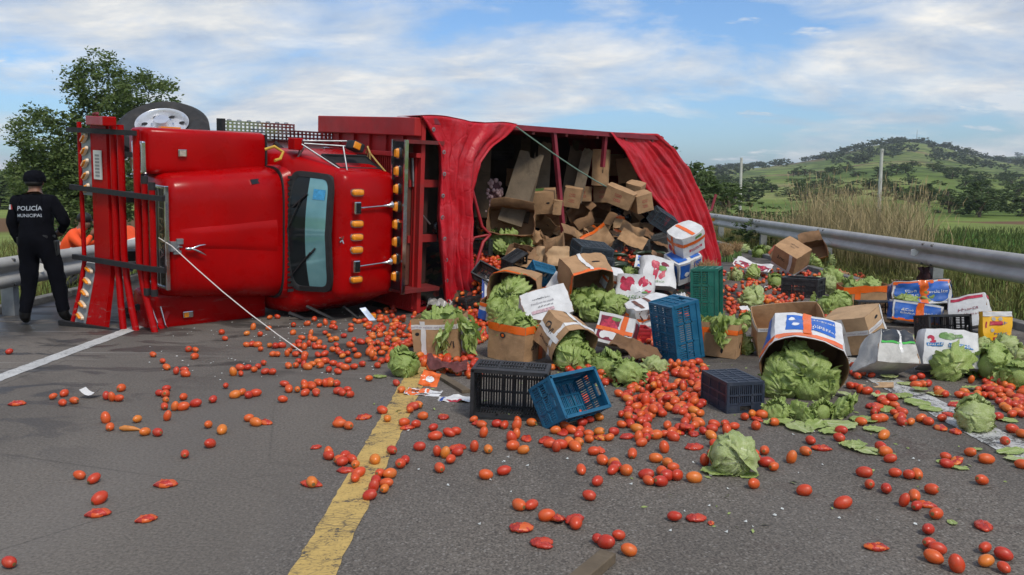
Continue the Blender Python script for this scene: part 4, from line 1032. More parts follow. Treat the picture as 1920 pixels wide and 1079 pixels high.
    cb = bpy.data.objects.new('cargo_body', MB().box((3.16, y0, z0), (3.22, y1, z1)).mesh('cargo_body', M_RED2)); COL.objects.link(cb); cb.parent = t
    # front wall: frame, top rail and narrow vertical ribs (running along the truck's height)
    MB().box((3.05, 2.36, z0 - .03), (3.16, y1 + .02, z1)).obj('corner_rail', M_RED2, cb, bevel=.012)
    MB().box((3.08, y0, z0 - .03), (3.16, 2.36, z0 + .12)).obj('bottom_sill', M_RED2, cb, bevel=.01)
    MB().box((3.09, 2.10, z0 + .12), (3.16, 2.16, z1)).obj('wall_rail', M_RED2, cb, bevel=.008)
    for i in range(5):
        z = .55 + i * .36; MB().box((3.12, 2.16, z), (3.16, 2.36, z + .02)).obj('wall_post', M_RED2, cb)
    for i in range(46):
        z = .34 + i * .042; MB().box((3.138, .22, z), (3.16, 2.10, z + .022)).obj('rib', M_RED2, cb)
    # walls, floor (now standing on edge) and the rear end racked over
    MB().box((3.22, y1 - .05, z0), (8.1, y1, z1)).obj('side_wall', M_RED2, cb)
    MB().box((3.22, y0, z0), (9.6, y0 + .05, z1 - .05)).obj('side_wall', M_RED2, cb)
    MB().box((3.22, y0 + .05, z0), (9.2, y1 - .05, z0 + .06)).obj('floor', simple('floor_planks', (0.05, 0.036, 0.026), 0.85, 0.3, 5), cb)
    MB().add([(8.05, y1, z0), (9.6, y0, z0), (9.6, y0, z1 - .1), (8.05, y1, z1 - .02)], [(0, 1, 2, 3)]).obj('rear_wall', M_RED2, cb)
    for i in range(7):
        x = 3.7 + i * .68; MB().box((x, y1 - .09, z0 + .06), (x + .05, y1 - .05, z1)).obj('wall_stud', M_REDDK, cb)
    # roof frame: top rail, bows and bent rods
    MB().bar((3.2, y1 - .01, z1 + .0), (8.05, y1 - .02, z1 - .02), .07, .06).obj('roof_rail', simple('rail_maroon', (0.22, 0.02, 0.035), 0.5, 0.2, 6), cb)
    rm = simple('rail_maroon', (0.22, 0.02, 0.035), 0.5)
    for a, b in (((5.52, 2.52, 2.30), (5.78, 1.10, 2.36)), ((6.68, 2.52, 2.28), (6.70, 2.05, 2.25)), ((4.9, 2.52, .4), (4.9, 2.52, 2.3)), ((6.2, 2.52, .4), (6.2, 2.52, 2.3))): MB().bar(a, b, .055, .055).obj('roof_bow', rm, cb)
    rd = MB().tube([(3.98, 1.72, 2.36), (4.12, 1.25, 2.42), (4.26, 1.14, 2.44), (4.12, 1.05, 2.46), (3.98, .62, 2.44)], .022, 8); rd.tube([(4.26, 1.14, 2.44), (4.05, 1.1, 2.36), (3.9, .75, 2.30)], .018, 8)
    rd.obj('bent_frame', simple('frame_red', (0.32, 0.014, 0.02), 0.5), cb, smooth=60)
    MB().box((3.85, .25, 2.10), (4.02, 1.38, 2.14)).obj('loose_panel', M_RED, cb)
    MB().tube([(9.35, 1.16, 2.2), (9.75, 1.35, 2.3), (9.85, 1.62, 2.3)], .025, 8).obj('bent_rod', rm, cb)
    # --- header shelf over the cab with its row of amber lights
    hx, hz = 2.86, 2.40
    hd = bpy.data.objects.new('header_shelf', MB().box((hx, .50, 2.17), (hx + .03, 2.29, hz)).mesh('header_shelf', M_BLKG)); COL.objects.link(hd); hd.parent = t
    for a, b in (((hx - .012, .46, hz - .005), (hx + .04, 2.31, hz + .02)), ((hx - .012, .46, 2.15), (hx + .03, 2.31, 2.175)), ((hx - .014, 1.33, 2.175), (hx + .03, 1.36, hz - .005))): MB().box(a, b).obj('header_trim', M_CHR, hd)
    for i in range(8):
        y = 2.15 - i * .212; marker(hd, (hx - .002, y, 2.285), L=.12, W=.062, H=.055, nm='header_light', face='x')
    MB().box((hx + .03, .52, 2.14), (3.20, 2.27, 2.17)).obj('shelf_board', M_WOOD, hd)
    MB().box((hx + .03, .50, 2.17), (hx + .20, 2.29, 2.20)).obj('shelf_lip', M_WOOD, hd)
    for y in (.46, 2.27): MB().box((hx + .03, y, 2.12), (3.46, y + .045, hz)).obj('shelf_end', M_REDDK, hd)
    MB().box((3.20, .5, 2.04), (3.5, 2.27, 2.06)).obj('shelf_back', simple('dark_plywood', (0.05, 0.018, 0.014), 0.7, 0.3, 6), hd)
    for y in (1.05, 1.74): MB().box((3.10, y, 2.10), (3.56, y + .09, 2.13 + .06)).obj('shelf_brace', simple('brace_red', (0.30, 0.02, 0.02), 0.6, 0.2, 5), hd)
    MB().tube([(3.12, 2.16, 2.2), (3.14, 1.75, 2.22)], .016, 7).obj('conduit', M_STEEL, hd); MB().tube([(3.2, 1.5, 2.2), (3.42, 1.28, 2.22)], .012, 6).obj('stay_rod', M_STEEL, hd)
    # debris hanging under the cab and dark underside
    for i, (a, b, c, r) in enumerate((((1.98, .28, 1.7), (2.2, .14, 1.95), (2.45, .10, 2.0), .02), ((2.3, .3, 2.0), (2.5, .1, 2.15), (2.6, .06, 2.3), .016), ((1.8, .2, 1.6), (2.0, .1, 1.8), (2.15, .05, 2.1), .022))): MB().tube([a, b, c], r, 6).obj('broken_arm', M_BLK, t)
    MB().add([(2.40, .30, 2.2), (2.47, .31, 2.22), (2.60, .06, 2.42), (2.53, .04, 2.40)], [(0, 1, 2, 3)]).obj('mirror_shard', M_CHR, t)
    MB().box((2.55, .12, 2.10), (2.66, .20, 2.18)).obj('loose_lamp', M_AMB, t, bevel=.01)
    # mesh tie of yellow rope on the front wall
    tie = MB().tube([(3.07, 2.12, 1.30), (3.05, 2.2, 1.36), (3.05, 2.12, 1.42), (3.06, 1.9, 1.40), (3.05, 1.78, 1.44)], .013, 6).tube([(3.06, 2.14, 1.38), (3.05, 1.95, 1.30), (3.05, 1.82, 1.32)], .011, 6).tube([(3.06, 2.12, 1.4), (3.05, 2.0, 1.6), (3.06, 1.9, 1.75)], .011, 6)
    tie.obj('rope_tie', simple('yellow_rope', (0.46, 0.32, 0.10), 0.8, 0.25, 30), cb)
    return t
TRUCK = build_truck()

# ------------------------------------------------------------------ tarpaulin, ropes
def tarp_mat():
    k = NT('red_tarpaulin'); v = k.coord()
    n = k.noise(v, 1.6, 5, 0.6)
    c = k.ramp(n, [(0.3, (0.42, 0.006, 0.014)), (0.7, (0.54, 0.009, 0.02))])
    c = k.mix(k.ramp(k.noise(v, 3.3, 8, 0.7, 0.5), [(0.46, 0.0), (0.72, 0.5)]), c, (0.40, 0.075, 0.095))
    k.col(c); k.set(Roughness=k.ramp(n, [(0.3, 0.34), (0.7, 0.5)])); k.b.inputs['Specular IOR Level'].default_value = 0.32
    crease = k.voro(k.coord('Object', (2.2, 1.1, 2.2)), 2.4, 'DISTANCE_TO_EDGE'); c2 = k.ramp(crease, [(0.0, 0.0), (0.05, 1.0)])
    k.bump(k.math('ADD', k.math('ADD', k.math('MULTIPLY', c2, .8), k.noise(v, 14, 6, 0.6, 0.6)), k.math('MULTIPLY', k.noise(k.coord('Object', (3, 9, 3)), 3.0, 4, 0.6, 1.0), 1.0)), 0.26, 0.02)
    return k.m
M_TARP = tarp_mat()
def tarp_front():
    # hangs from the upper edge of the roof frame; pleats deepen towards the hem
    top = lambda a: 2.60 + .02 * math.sin(a * 9) - 0.03 * a
    def left(b): return 3.12 + .20 * min(1, b * 7) + .22 * b + .04 * math.sin(b * 7)
    def right(b): return float(np.interp(b, [0, .06, .12, .2, .35, .5, .7, .85, 1.0], [4.72, 4.52, 4.25, 4.04, 3.92, 3.98, 3.93, 3.88, 3.92]))
    def fn(u, v):
        a = u; b = v
        x0, x1 = left(b), right(b); x = x0 + (x1 - x0) * a
        r = top(a) - b * (2.60 - .16 + .10 * math.sin(a * 7 + 1))
        amp = .02 + .10 * min(1, b * 1.5)
        # irregular pleats: ridged noise stretched down the cloth, gathered towards the upper corner
        ca = a + .10 * b * (a - .5) + .05 * math.sin(b * 2.6 + a * 3)
        n1 = fbm(ca * 3.6, b * .55, 3.3, 3); n2 = fbm(ca * 9.5, b * .8, 7.1, 3)
        fold = amp * 1.35 * (abs(n1) * 1.6 - .35) + amp * .32 * (abs(n2) * 1.3 - .3) + .03 * fbm(a * 3, b * 4, 3) + .05 * math.exp(-((a - .72) / .10) ** 2) * b
        x += .02 * math.sin(b * 11 + a * 5) + .03 * fbm(a * 3, b * 4, 8)
        # the corner gathered in knots near the top left
        g = math.exp(-((a - .12) / .12) ** 2) * math.exp(-((b - .05) / .14) ** 2)
        z = 2.385 + fold + .07 * b - .06 * g + .02
        return (x, r, z)
    mb = MB(); mb.grid(fn, 60, 70)
    mb.grid(lambda u, v: (lambda p: (p[0], p[1] + .012 - .02 * v, p[2] - v * (.5 + .25 * math.sin(u * 5)) + .0))(fn(u, 0)), 60, 8)     # folded back over the upper side
    mb.grid(lambda u, v: (lambda p: (p[0] + .05 * u, p[1], p[2] - u * .12))(fn(0, v)), 3, 70)         # turned under along the front edge
    o = mb.obj('tarpaulin', M_TARP, None, smooth=180); o.matrix_world = TRUCK_M
    sd = o.modifiers.new('thick', 'SOLIDIFY'); sd.thickness = .004
    for i in range(9):
        p = fn(.02, .06 + i * .105); e = MB().lathe([(.012, -.004), (.024, -.004), (.026, .004), (.012, .006)], 12).obj('eyelet', M_STEEL, o, smooth=60); e.location = (p[0] + .02, p[1], p[2] + .012)
    tag(o, 'front red tarpaulin hanging in long pleats between the light header and the open load', 'tarpaulin')
tarp_front()
def tarp_rear():
    inner = [(6.68, 2.57), (7.05, 2.30), (7.45, 1.92), (7.95, 1.50), (8.20, 1.18), (8.45, .80), (8.95, .30), (9.25, -.02)]
    outer = [(7.98, 2.59), (8.45, 2.38), (8.9, 2.08), (9.25, 1.74), (9.62, 1.28), (9.9, .95), (10.12, .5), (10.22, .12)]
    def curve(c, v):
        t = v * (len(c) - 1); i = min(int(t), len(c) - 2); f = t - i
        return c[i][0] + (c[i + 1][0] - c[i][0]) * f, c[i][1] + (c[i + 1][1] - c[i][1]) * f
    def fn(u, v):
        a, b = curve(inner, v), curve(outer, v)
        x = a[0] + (b[0] - a[0]) * u; r = a[1] + (b[1] - a[1]) * u
        z = 2.37 + .10 * (abs(fbm(u * 5.0 + .3 * v, v * .5, 5.5, 3)) - .2) * (.35 + v) + .022 * (abs(fbm(u * 13, v * .8, 2.2, 3)) - .2) * (.3 + v) + .03 * fbm(u * 3, v * 5, 4) + .20 * math.sin(math.pi * u) * v * (1 - .4 * v) - .10 * math.sin(math.pi * u) * (1 - v)
        if u > .94: z -= (u - .94) * 2
        x += .02 * fbm(u * 4, v * 6, 1); r += .015 * fbm(u * 5, v * 7, 6)
        # torn notch in the inner edge
        n = math.exp(-((v - .50) / .06) ** 2) * max(0, 1 - u * 4); x += .12 * n; z += .08 * n
        return (x, r, z)
    mb = MB(); mb.grid(fn, 56, 70)
    mb.grid(lambda u, v: (lambda p: (p[0] + .06 * u + .02 * math.sin(v * 20), p[1] + .01, p[2] - u * 1.2))(fn(1, v)), 8, 70)
    mb.grid(lambda u, v: (lambda p: (p[0], p[1] + .004, p[2] - v * .9))(fn(u, 0)), 40, 5)
    o = mb.obj('tarpaulin', M_TARP, None, smooth=180); o.matrix_world = TRUCK_M
    sd = o.modifiers.new('thick', 'SOLIDIFY'); sd.thickness = .004
    tag(o, 'rear red tarpaulin slanting down to the road beside the white and orange carton', 'tarpaulin')
tarp_rear()
def ropes():
    a = T(.40, 1.13, 1.30); a2 = T(.46, 1.06, 1.50); b = gp(577, 668, .01)
    pts = [a, a2] + [a2 + (b - a2) * t + np.array([0, 0, -.05 * math.sin(math.pi * t)]) for t in (.2, .4, .6, .8, 1.0)]
    o = MB().tube(pts, .0055, 6).obj('tow_rope', simple('white_rope', (0.62, 0.58, 0.54), 0.8, 0.15, 60)); tag(o, 'thin pale rope running from the truck grille down to the road', 'rope')
    a = T(4.62, 2.55, 2.46); b = T(8.0, 1.35, 2.46)
    pts = [a + (b - a) * t + np.array([0, 0, -.10 * math.sin(math.pi * t)]) for t in np.linspace(0, 1, 9)]
    o = MB().tube(pts, .009, 6).obj('green_rope', simple('green_rope', (0.16, 0.26, 0.20), 0.8, 0.2, 60)); tag(o, 'greyish green rope stretched diagonally across the open load', 'rope')
ropes()

# ------------------------------------------------------------------ placing spilled things
def surf(x, y): return float(pile_h(np.float64(x), np.float64(y)))
def rotm(rot): return Euler(tuple(R_(a) for a in rot), 'XYZ').to_matrix()
FITLOG = []
def fit(V, rot, cx, by, w=None, sink=0.015, lift=0.0, smin=.72, smax=1.4, name='', depth=None):
    """find where a thing of this shape stands (on the road or the heap) and its size, from where the photograph shows it"""
    Rm = np.array(rotm(rot)); W = np.asarray(V, float) @ Rm.T
    s = 1.0; lx, ly = cx, by; raw = 1.0
    for it in range(10):
        if depth is not None:
            r = ray(lx, ly); P = CAMP + r * (depth / r[1]); z = P[2] - (W[:, 2].min() * s) * 0
            loc = P.copy()
        else:
            P = march(lx, ly, lift); z = surf(P[0], P[1]) + lift
            loc = np.array([P[0], P[1], z - W[:, 2].min() * s - sink])
        Q = W * s + loc
        px, py, zz = proj(Q)
        x0, x1, y1 = px.min(), px.max(), py.max()
        if w: 
            raw *= w / (x1 - x0); s = min(smax, max(smin, raw)); raw = s if it < 6 else raw
        lx += (cx - (x0 + x1) / 2) * .9; ly += (by - y1) * .9
        if depth is None: ly = max(ly, 395)
    FITLOG.append((name, round(raw, 2), round(s, 2), [round(float(a), 2) for a in loc]))
    return loc, s
def put(root, V, rot, cx, by, w=None, **k):
    loc, s = fit(V, rot, cx, by, w, name=root.name, **k)
    root.location = loc; root.rotation_euler = tuple(R_(a) for a in rot); root.scale = (s, s, s)
    return Matrix.LocRotScale(Vector(loc), rotm(rot).to_quaternion(), Vector((s, s, s)))

# ------------------------------------------------------------------ cartons
def kraft(name, c, dirty=0.35):
    k = NT(name); v = k.coord()
    n = k.noise(v, 7, 6, 0.6)
    col = k.ramp(n, [(0.3, tuple(x * .82 for x in c)), (0.7, tuple(min(1, x * 1.1) for x in c))])
    col = k.mix(k.math('MULTIPLY', k.ramp(k.noise(v, 4.2, 8, 0.7, 0.7), [(0.50, 0.0), (0.70, 1.0)]), min(1, dirty * 1.35)), col, tuple(x * .4 for x in c))
    flute = k.n('ShaderNodeTexWave', wave_type='BANDS', bands_direction='Z'); flute.inputs['Scale'].default_value = 22; flute.inputs['Distortion'].default_value = .6; k.l(v, flute.inputs['Vector'])
    col = k.mix(k.math('MULTIPLY', flute.outputs[0], .05), col, tuple(x * .5 for x in c))
    k.col(col); k.set(Roughness=0.82); k.b.inputs['Specular IOR Level'].default_value = .25
    k.bump(k.math('ADD', k.noise(v, 9, 5, .6, .4), k.math('MULTIPLY', k.noise(v, 2.6, 3, .5), 1.5)), .35, .02)
    return k.m
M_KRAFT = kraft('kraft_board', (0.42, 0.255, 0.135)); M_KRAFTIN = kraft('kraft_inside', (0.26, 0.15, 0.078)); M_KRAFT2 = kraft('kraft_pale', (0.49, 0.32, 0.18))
M_KRAFTDK = kraft('kraft_wet', (0.19, 0.105, 0.055), .6)
M_WBOX = kraft('white_board', (0.66, 0.66, 0.66), .22); M_GBOX = kraft('grey_board', (0.50, 0.49, 0.46), .45)
M_BLUEP = simple('blue_print', (0.018, 0.115, 0.46), 0.45, 0.12, 10, dirt=(0.25, 0.3, 0.42, .35)); M_BLUE2 = simple('blue_stripe', (0.03, 0.17, 0.40), 0.45, 0.1, 10)
M_TAPEO = simple('orange_tape', (0.78, 0.135, 0.012), 0.32, 0.12, 8, coat=.3, bump=.15, bscale=30); M_TAPEW = simple('white_tape', (0.68, 0.67, 0.65), 0.35, 0.08, 10, coat=.2, bump=.15, bscale=30)
M_INK = simple('black_ink', (0.025, 0.022, 0.022), 0.7, 0.3, 20); M_INKR = simple('red_ink', (0.40, 0.02, 0.04), 0.6, 0.2, 20); M_INKW = simple('white_ink', (0.75, 0.75, 0.75), 0.5, 0.05, 20)
M_INKB = simple('blue_ink', (0.03, 0.07, 0.30), 0.6, 0.2, 20)
M_RADISH = simple('radish_print', (0.48, 0.03, 0.07), 0.45, 0.35, 26); M_MAROON = simple('maroon_print', (0.20, 0.018, 0.04), 0.5, 0.25, 14); M_GREENP = simple('green_print', (0.10, 0.22, 0.05), 0.5, 0.4, 22)
M_BRGREEN = simple('bright_green_print', (0.06, 0.40, 0.06), 0.5, 0.15, 9); M_CHARC = simple('charcoal_print', (0.025, 0.03, 0.038), 0.5, 0.2, 8, dirt=(0.2, 0.2, 0.2, .3)); M_YEL = simple('yellow_bag', (0.78, 0.42, 0.012), 0.4, 0.08, 6, coat=.2, bump=.3, bscale=9)

READABLE = {'VI', 'dV', 'AB AVE', '88', 'KG'}
def print_marks(s, size):
    """print that can be read in the photograph is set as letters; the rest is blurred there and becomes rows of small strokes"""
    if s in READABLE: return text_verts(s, size)
    rnd = random.Random(s + str(size)); v, f = [], []; x = 0.0; n = len(s)
    for i in range(n):
        w = size * rnd.uniform(.30, .55); h = size * rnd.choice([.42, .42, .5, .68]); y0 = -size * .25; th = size * .11
        for a, b, c_, d in rnd.choice([((0, 0, th, h), (w - th, 0, w, h * .8)), ((0, 0, w, th), (0, h - th, w, h), (0, 0, th, h)), ((0, 0, th, h), (0, h * .45, w, h * .45 + th)), ((w * .4, 0, w * .4 + th, h), (0, 0, w, th)), ((0, 0, th, h * .7), (0, h * .6, w, h * .6 + th), (w - th, 0, w, h * .65))]):
            o = len(v); v += [(x + a, y0 + b), (x + c_, y0 + b), (x + c_, y0 + d), (x + a, y0 + d)]; f.append((o, o + 1, o + 2, o + 3))
        x += w + size * .13
    return [(a - x / 2, b) for a, b in v], f
class Carton:
    """a corrugated box: four walls folded from one sheet, optional flaps, tape and print; local z runs from its bottom to its mouth"""
    def __init__(c, w, d, h, bulge=.02, mouth=1.0, shear=(0, 0), crush=.006, seed=0, pinch=0.0):
        c.w, c.d, c.h, c.b, c.mouth, c.sh, c.cr, c.seed, c.pinch = w, d, h, bulge, mouth, shear, crush, seed, pinch
        c.cor = [(-w / 2, -d / 2), (w / 2, -d / 2), (w / 2, d / 2), (-w / 2, d / 2)]
        c.nrm = [(0, -1), (1, 0), (0, 1), (-1, 0)]
    def S(c, side, t, z, off=0.0):
        """point on the wall: side 0 -y, 1 +x, 2 +y, 3 -x; t 0..1 along it, z 0..1 up it"""
        side = int(side) % 4
        a, b = c.cor[side], c.cor[(side + 1) % 4]; n = c.nrm[side]
        x = a[0] + (b[0] - a[0]) * t; y = a[1] + (b[1] - a[1]) * t
        bl = c.b * (1 - (2 * t - 1) ** 2) * (.35 + .65 * z * c.mouth) + off
        x += n[0] * bl; y += n[1] * bl
        k = 1 - c.pinch * z * z
        q = c.cr
        zz = z * c.h
        if q:
            o = c.seed * 7.3
            x += q * 2 * fbm(x * 5 + o, zz * 6, y * 5); y += q * 2 * fbm(x * 5, zz * 6 + o, y * 5 + 9); zz += q * 1.2 * z * fbm(x * 4 + o, y * 4, 3)
        return (x * k + c.sh[0] * z, y * k + c.sh[1] * z, zz)
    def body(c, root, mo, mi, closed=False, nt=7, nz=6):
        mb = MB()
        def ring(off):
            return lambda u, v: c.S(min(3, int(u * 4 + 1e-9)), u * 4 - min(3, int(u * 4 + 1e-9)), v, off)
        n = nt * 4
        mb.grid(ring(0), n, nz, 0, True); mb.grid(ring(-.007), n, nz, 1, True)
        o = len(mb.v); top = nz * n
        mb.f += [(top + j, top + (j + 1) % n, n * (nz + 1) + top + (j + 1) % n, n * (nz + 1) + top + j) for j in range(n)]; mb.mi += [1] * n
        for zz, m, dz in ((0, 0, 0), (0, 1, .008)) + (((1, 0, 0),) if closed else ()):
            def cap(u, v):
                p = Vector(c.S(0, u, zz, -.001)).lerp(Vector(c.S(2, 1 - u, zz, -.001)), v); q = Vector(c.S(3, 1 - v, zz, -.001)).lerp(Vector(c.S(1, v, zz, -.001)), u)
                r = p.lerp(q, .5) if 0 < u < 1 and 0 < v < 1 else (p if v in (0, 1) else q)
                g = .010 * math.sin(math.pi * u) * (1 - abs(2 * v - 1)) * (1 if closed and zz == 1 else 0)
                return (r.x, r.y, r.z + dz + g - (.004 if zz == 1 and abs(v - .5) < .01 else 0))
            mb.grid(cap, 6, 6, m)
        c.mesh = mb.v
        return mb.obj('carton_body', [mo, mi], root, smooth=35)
    def flap(c, root, side, length, ang, mo, mi, droop=0.0, t0=.01, t1=.99, skew=0.0):
        """flap hinged on the mouth edge; ang 0 = folded straight up, 90 = out, 180 = hanging down outside"""
        n = c.nrm[side]; a = R_(ang)
        def fn(off):
            def g(u, v):
                t = t0 + (t1 - t0) * u; p = c.S(side, t, 1.0); aa = a + R_(droop) * v
                L = length * v * (1 + .05 * fbm(u * 3, v * 2, c.seed + side)); 
                dx, dz = math.sin(aa) * L, math.cos(aa) * L
                tx, ty = -n[1], n[0]
                lat = skew * v + (.5 - u) * .03 * v
                return (p[0] + n[0] * (dx + off * math.cos(aa)) + tx * lat, p[1] + n[1] * (dx + off * math.cos(aa)) + ty * lat, p[2] + dz - off * math.sin(aa) + .008 * fbm(u * 4, v * 3, c.seed * 3 + side))
            return g
        mb = MB(); mb.grid(fn(0), 6, 4, 0); mb.grid(fn(-.006), 6, 4, 1)
        e = 7 * 5
        for i in range(6): mb.f.append((28 + i, 29 + i, e + 29 + i, e + 28 + i)); mb.mi.append(1)
        for j in range(4):
            mb.f.append((j * 7, (j + 1) * 7, e + (j + 1) * 7, e + j * 7)); mb.mi.append(1); mb.f.append((j * 7 + 6, (j + 1) * 7 + 6, e + (j + 1) * 7 + 6, e + j * 7 + 6)); mb.mi.append(1)
        c.flapfn = fn
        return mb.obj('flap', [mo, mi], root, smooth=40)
    def patch(c, root, side, t0, t1, z0, z1, mat, off=.003, name='print', n=8):
        off += .5 * max(0, c.cr - .006); n = 14 if c.cr > .008 else n
        return MB().grid(lambda u, v: c.S(side, t0 + (t1 - t0) * u, z0 + (z1 - z0) * v, off), n, n).obj(name, mat, root, smooth=180)
    def band(c, root, z0, z1, mat, off=.0035, sides=(0, 1, 2, 3), name='tape', rag=.02):
        mb = MB()
        for s in sides:
            mb.grid(lambda u, v: c.S(s, u, z0 + (z1 - z0) * v + rag * fbm(u * 3 + s, v, c.seed), off), 8, 2)
        return mb.obj(name, mat, root, smooth=180)
    def text(c, root, side, t, z, s, size, mat, ang=0, off=.0055, name='lettering'):
        v, f = print_marks(s, size); a = R_(ang); off += .5 * max(0, c.cr - .006); wd = (c.w, c.d)[side % 2]
        pts = []
        for x, y in v:
            x, y = x * math.cos(a) - y * math.sin(a), x * math.sin(a) + y * math.cos(a)
            pts.append(c.S(side, t + x / wd, z + y / c.h, off))
        return MB().add(pts, f).obj(name, mat, root)
    def blob(c, root, side, t, z, rt, rz, mat, off=.0045, name='print', wob=.18, n=14, mb=None):
        own = mb is None; mb = mb or MB(); wd = (c.w, c.d)[side % 2]
        ring = []
        for i in range(n):
            a = 2 * math.pi * i / n; k = 1 + wob * fbm(math.cos(a) * 1.5 + t * 9, math.sin(a) * 1.5 + z * 9, c.seed)
            ring.append(c.S(side, t + rt * k * math.cos(a) / wd, z + rz * k * math.sin(a) / c.h, off))
        mb.add([c.S(side, t, z, off)] + ring, [(0, 1 + i, 1 + (i + 1) % n) for i in range(n)])
        return mb.obj(name, mat, root, smooth=180) if own else mb
    def hole(c, root, side, t, z, rt=.04, rz=.014): return c.blob(root, side, t, z, rt, rz, M_DARK, .0025, 'painted_hand_hole', 0.0, 12)  # flat dark disc: the shade inside the hole is put into its colour
    def cap_point(c, u, v, off=.014):
        p = Vector(c.S(0, u, 1)).lerp(Vector(c.S(2, 1 - u, 1)), v); q = Vector(c.S(3, 1 - v, 1)).lerp(Vector(c.S(1, v, 1)), u); p = p.lerp(q, .5); return (p.x, p.y, p.z + off + .010 * math.sin(math.pi * u) * (1 - abs(2 * v - 1)))
    def cap_patch(c, root, u0, u1, v0, v1, mat, name='print', off=.008): return MB().grid(lambda a, b: c.cap_point(u0 + (u1 - u0) * a, v0 + (v1 - v0) * b, off), 8, 8).obj(name, mat, root, smooth=180)
    def cap_text(c, root, u, v, s, size, mat, ang=0):
        vs, f = print_marks(s, size); a = R_(ang)
        return MB().add([c.cap_point(u + (x * math.cos(a) - y * math.sin(a)) / c.w, v + (x * math.sin(a) + y * math.cos(a)) / c.d, .006) for x, y in vs], f).obj('lettering', mat, root)
def carton(label, dims, rot, cx, by, w, mo=M_KRAFT, mi=M_KRAFTIN, closed=False, cat='carton', deco=None, group=None, nm='carton', **k):
    fk = {a: k.pop(a) for a in ('sink', 'lift', 'depth', 'smin', 'smax') if a in k}
    c = Carton(*dims, seed=RND.random() * 9, **k)
    root = thing(nm, label, cat, group=group)
    c.body(root, mo, mi, closed)
    if deco: deco(c, root)
    c.M = put(root, c.mesh, rot, cx, by, w, **fk); c.root = root
    return c

# ------------------------------------------------------------------ plastic crates
def crate_meshes():
    Lx, Wy, H = .52, .35, .29
    def side(L, tall=H, slats=18, handle=True):
        m = MB(); h = L / 2; t = .010
        m.box((-h, -.014, tall - .035), (h, .012, tall)).box((-h, -.006, 0), (h, .006, .03))                        # rim and foot
        m.box((-h, -.012, .03), (-h + .022, .008, tall - .035)).box((h - .022, -.012, .03), (h, .008, tall - .035))  # corner posts
        for z in (.11, .185): m.box((-h + .022, -.010, z), (h - .022, .006, z + .014))
        for x in (-L * .17, L * .17): m.box((x - .007, -.010, .03), (x + .007, .006, tall - .035))
        step = (L - .05) / slats
        for i in range(slats + 1):
            x = -h + .025 + i * step; m.box((x - step * .27, -.004, .03), (x + step * .27, .004, .185))
        if handle:
            m.box((-h + .022, -.006, .199), (-.06, .006, tall - .035)).box((.06, -.006, .199), (h - .022, .006, tall - .035)).box((-.06, -.008, .199), (.06, .008, .212))
        else: m.box((-h + .022, -.006, .199), (h - .022, .006, tall - .035))
        return m
    A = side(Lx, slats=24, handle=False); B = side(Wy, slats=16)
    f = MB()
    for i in range(7): x = -Lx / 2 + .016 + i * (Lx - .032) / 6; f.box((x - .007, -Wy / 2 + .016, 0), (x + .007, Wy / 2 - .016, .02))
    for i in range(4): y = -Wy / 2 + .016 + i * (Wy - .032) / 3; f.box((-Lx / 2 + .016, y - .007, .001), (Lx / 2 - .016, y + .007, .019))
    for i in range(26): x = -Lx / 2 + .02 + i * (Lx - .04) / 25; f.box((x - .0062, -Wy / 2 + .016, .006), (x + .0062, Wy / 2 - .016, .012))
    return A, B, f, (Lx, Wy, H)
_A, _B, _F, (CL, CW, CH) = crate_meshes()
def plastic(name, c, dirt): 
    k = NT(name); v = k.coord(); oi = k.n('ShaderNodeObjectInfo')
    n = k.noise(v, 6, 6, .6)
    col = k.ramp(n, [(0.3, tuple(x * .75 for x in c)), (0.7, tuple(x * 1.2 for x in c))])
    col = k.mix(k.math('MULTIPLY', k.ramp(k.noise(v, 11, 8, .7, .5), [(.48, 0.0), (.72, 1.0)]), .45), col, dirt)
    k.col(col); k.set(Roughness=k.ramp(n, [(.3, .38), (.7, .6)])); k.bump(k.noise(v, 60, 4), .12, .004); return k.m
CRATE_M = {'black': plastic('black_plastic', (0.022, 0.024, 0.027), (0.075, 0.072, 0.068)), 'blue': plastic('blue_plastic', (0.004, 0.10, 0.20), (0.03, 0.15, 0.21)), 'slate': plastic('slate_plastic', (0.045, 0.062, 0.078), (0.10, 0.105, 0.105)),
           'grey': plastic('grey_plastic', (0.065, 0.068, 0.068), (0.12, 0.115, 0.105)), 'green': plastic('green_plastic', (0.008, 0.135, 0.095), (0.06, 0.16, 0.12)), 'red': plastic('red_plastic', (0.42, 0.02, 0.03), (0.3, .08, .07)), 'navy': plastic('navy_plastic', (0.022, 0.032, 0.055), (0.085, 0.09, 0.10))}
CRATE_ME = {}
def crate(label, colour, rot, cx, by, w, group='plastic crates spilled from the truck', **k):
    if colour not in CRATE_ME:
        m = CRATE_M[colour]
        CRATE_ME[colour] = (_A.mesh('side_panel', m), _B.mesh('end_panel', m), _F.mesh('bottom_panel', m))
    a, b, f = CRATE_ME[colour]
    t = thing('plastic_crate', label, 'crate', group=group)
    for s in (-1, 1):
        o = link('side_panel', a, t); o.location = (0, s * (CW / 2 - .008), 0); o.rotation_euler = (0, 0, 0 if s < 0 else math.pi)
        o = link('end_panel', b, t); o.location = (s * (CL / 2 - .008), 0, 0); o.rotation_euler = (0, 0, math.pi / 2 * s)
    link('bottom_panel', f, t)
    V = [(x, y, z) for x in (-CL / 2, CL / 2) for y in (-CW / 2, CW / 2) for z in (0, CH)]
    M = put(t, V, rot, cx, by, w, **k)
    return t, M

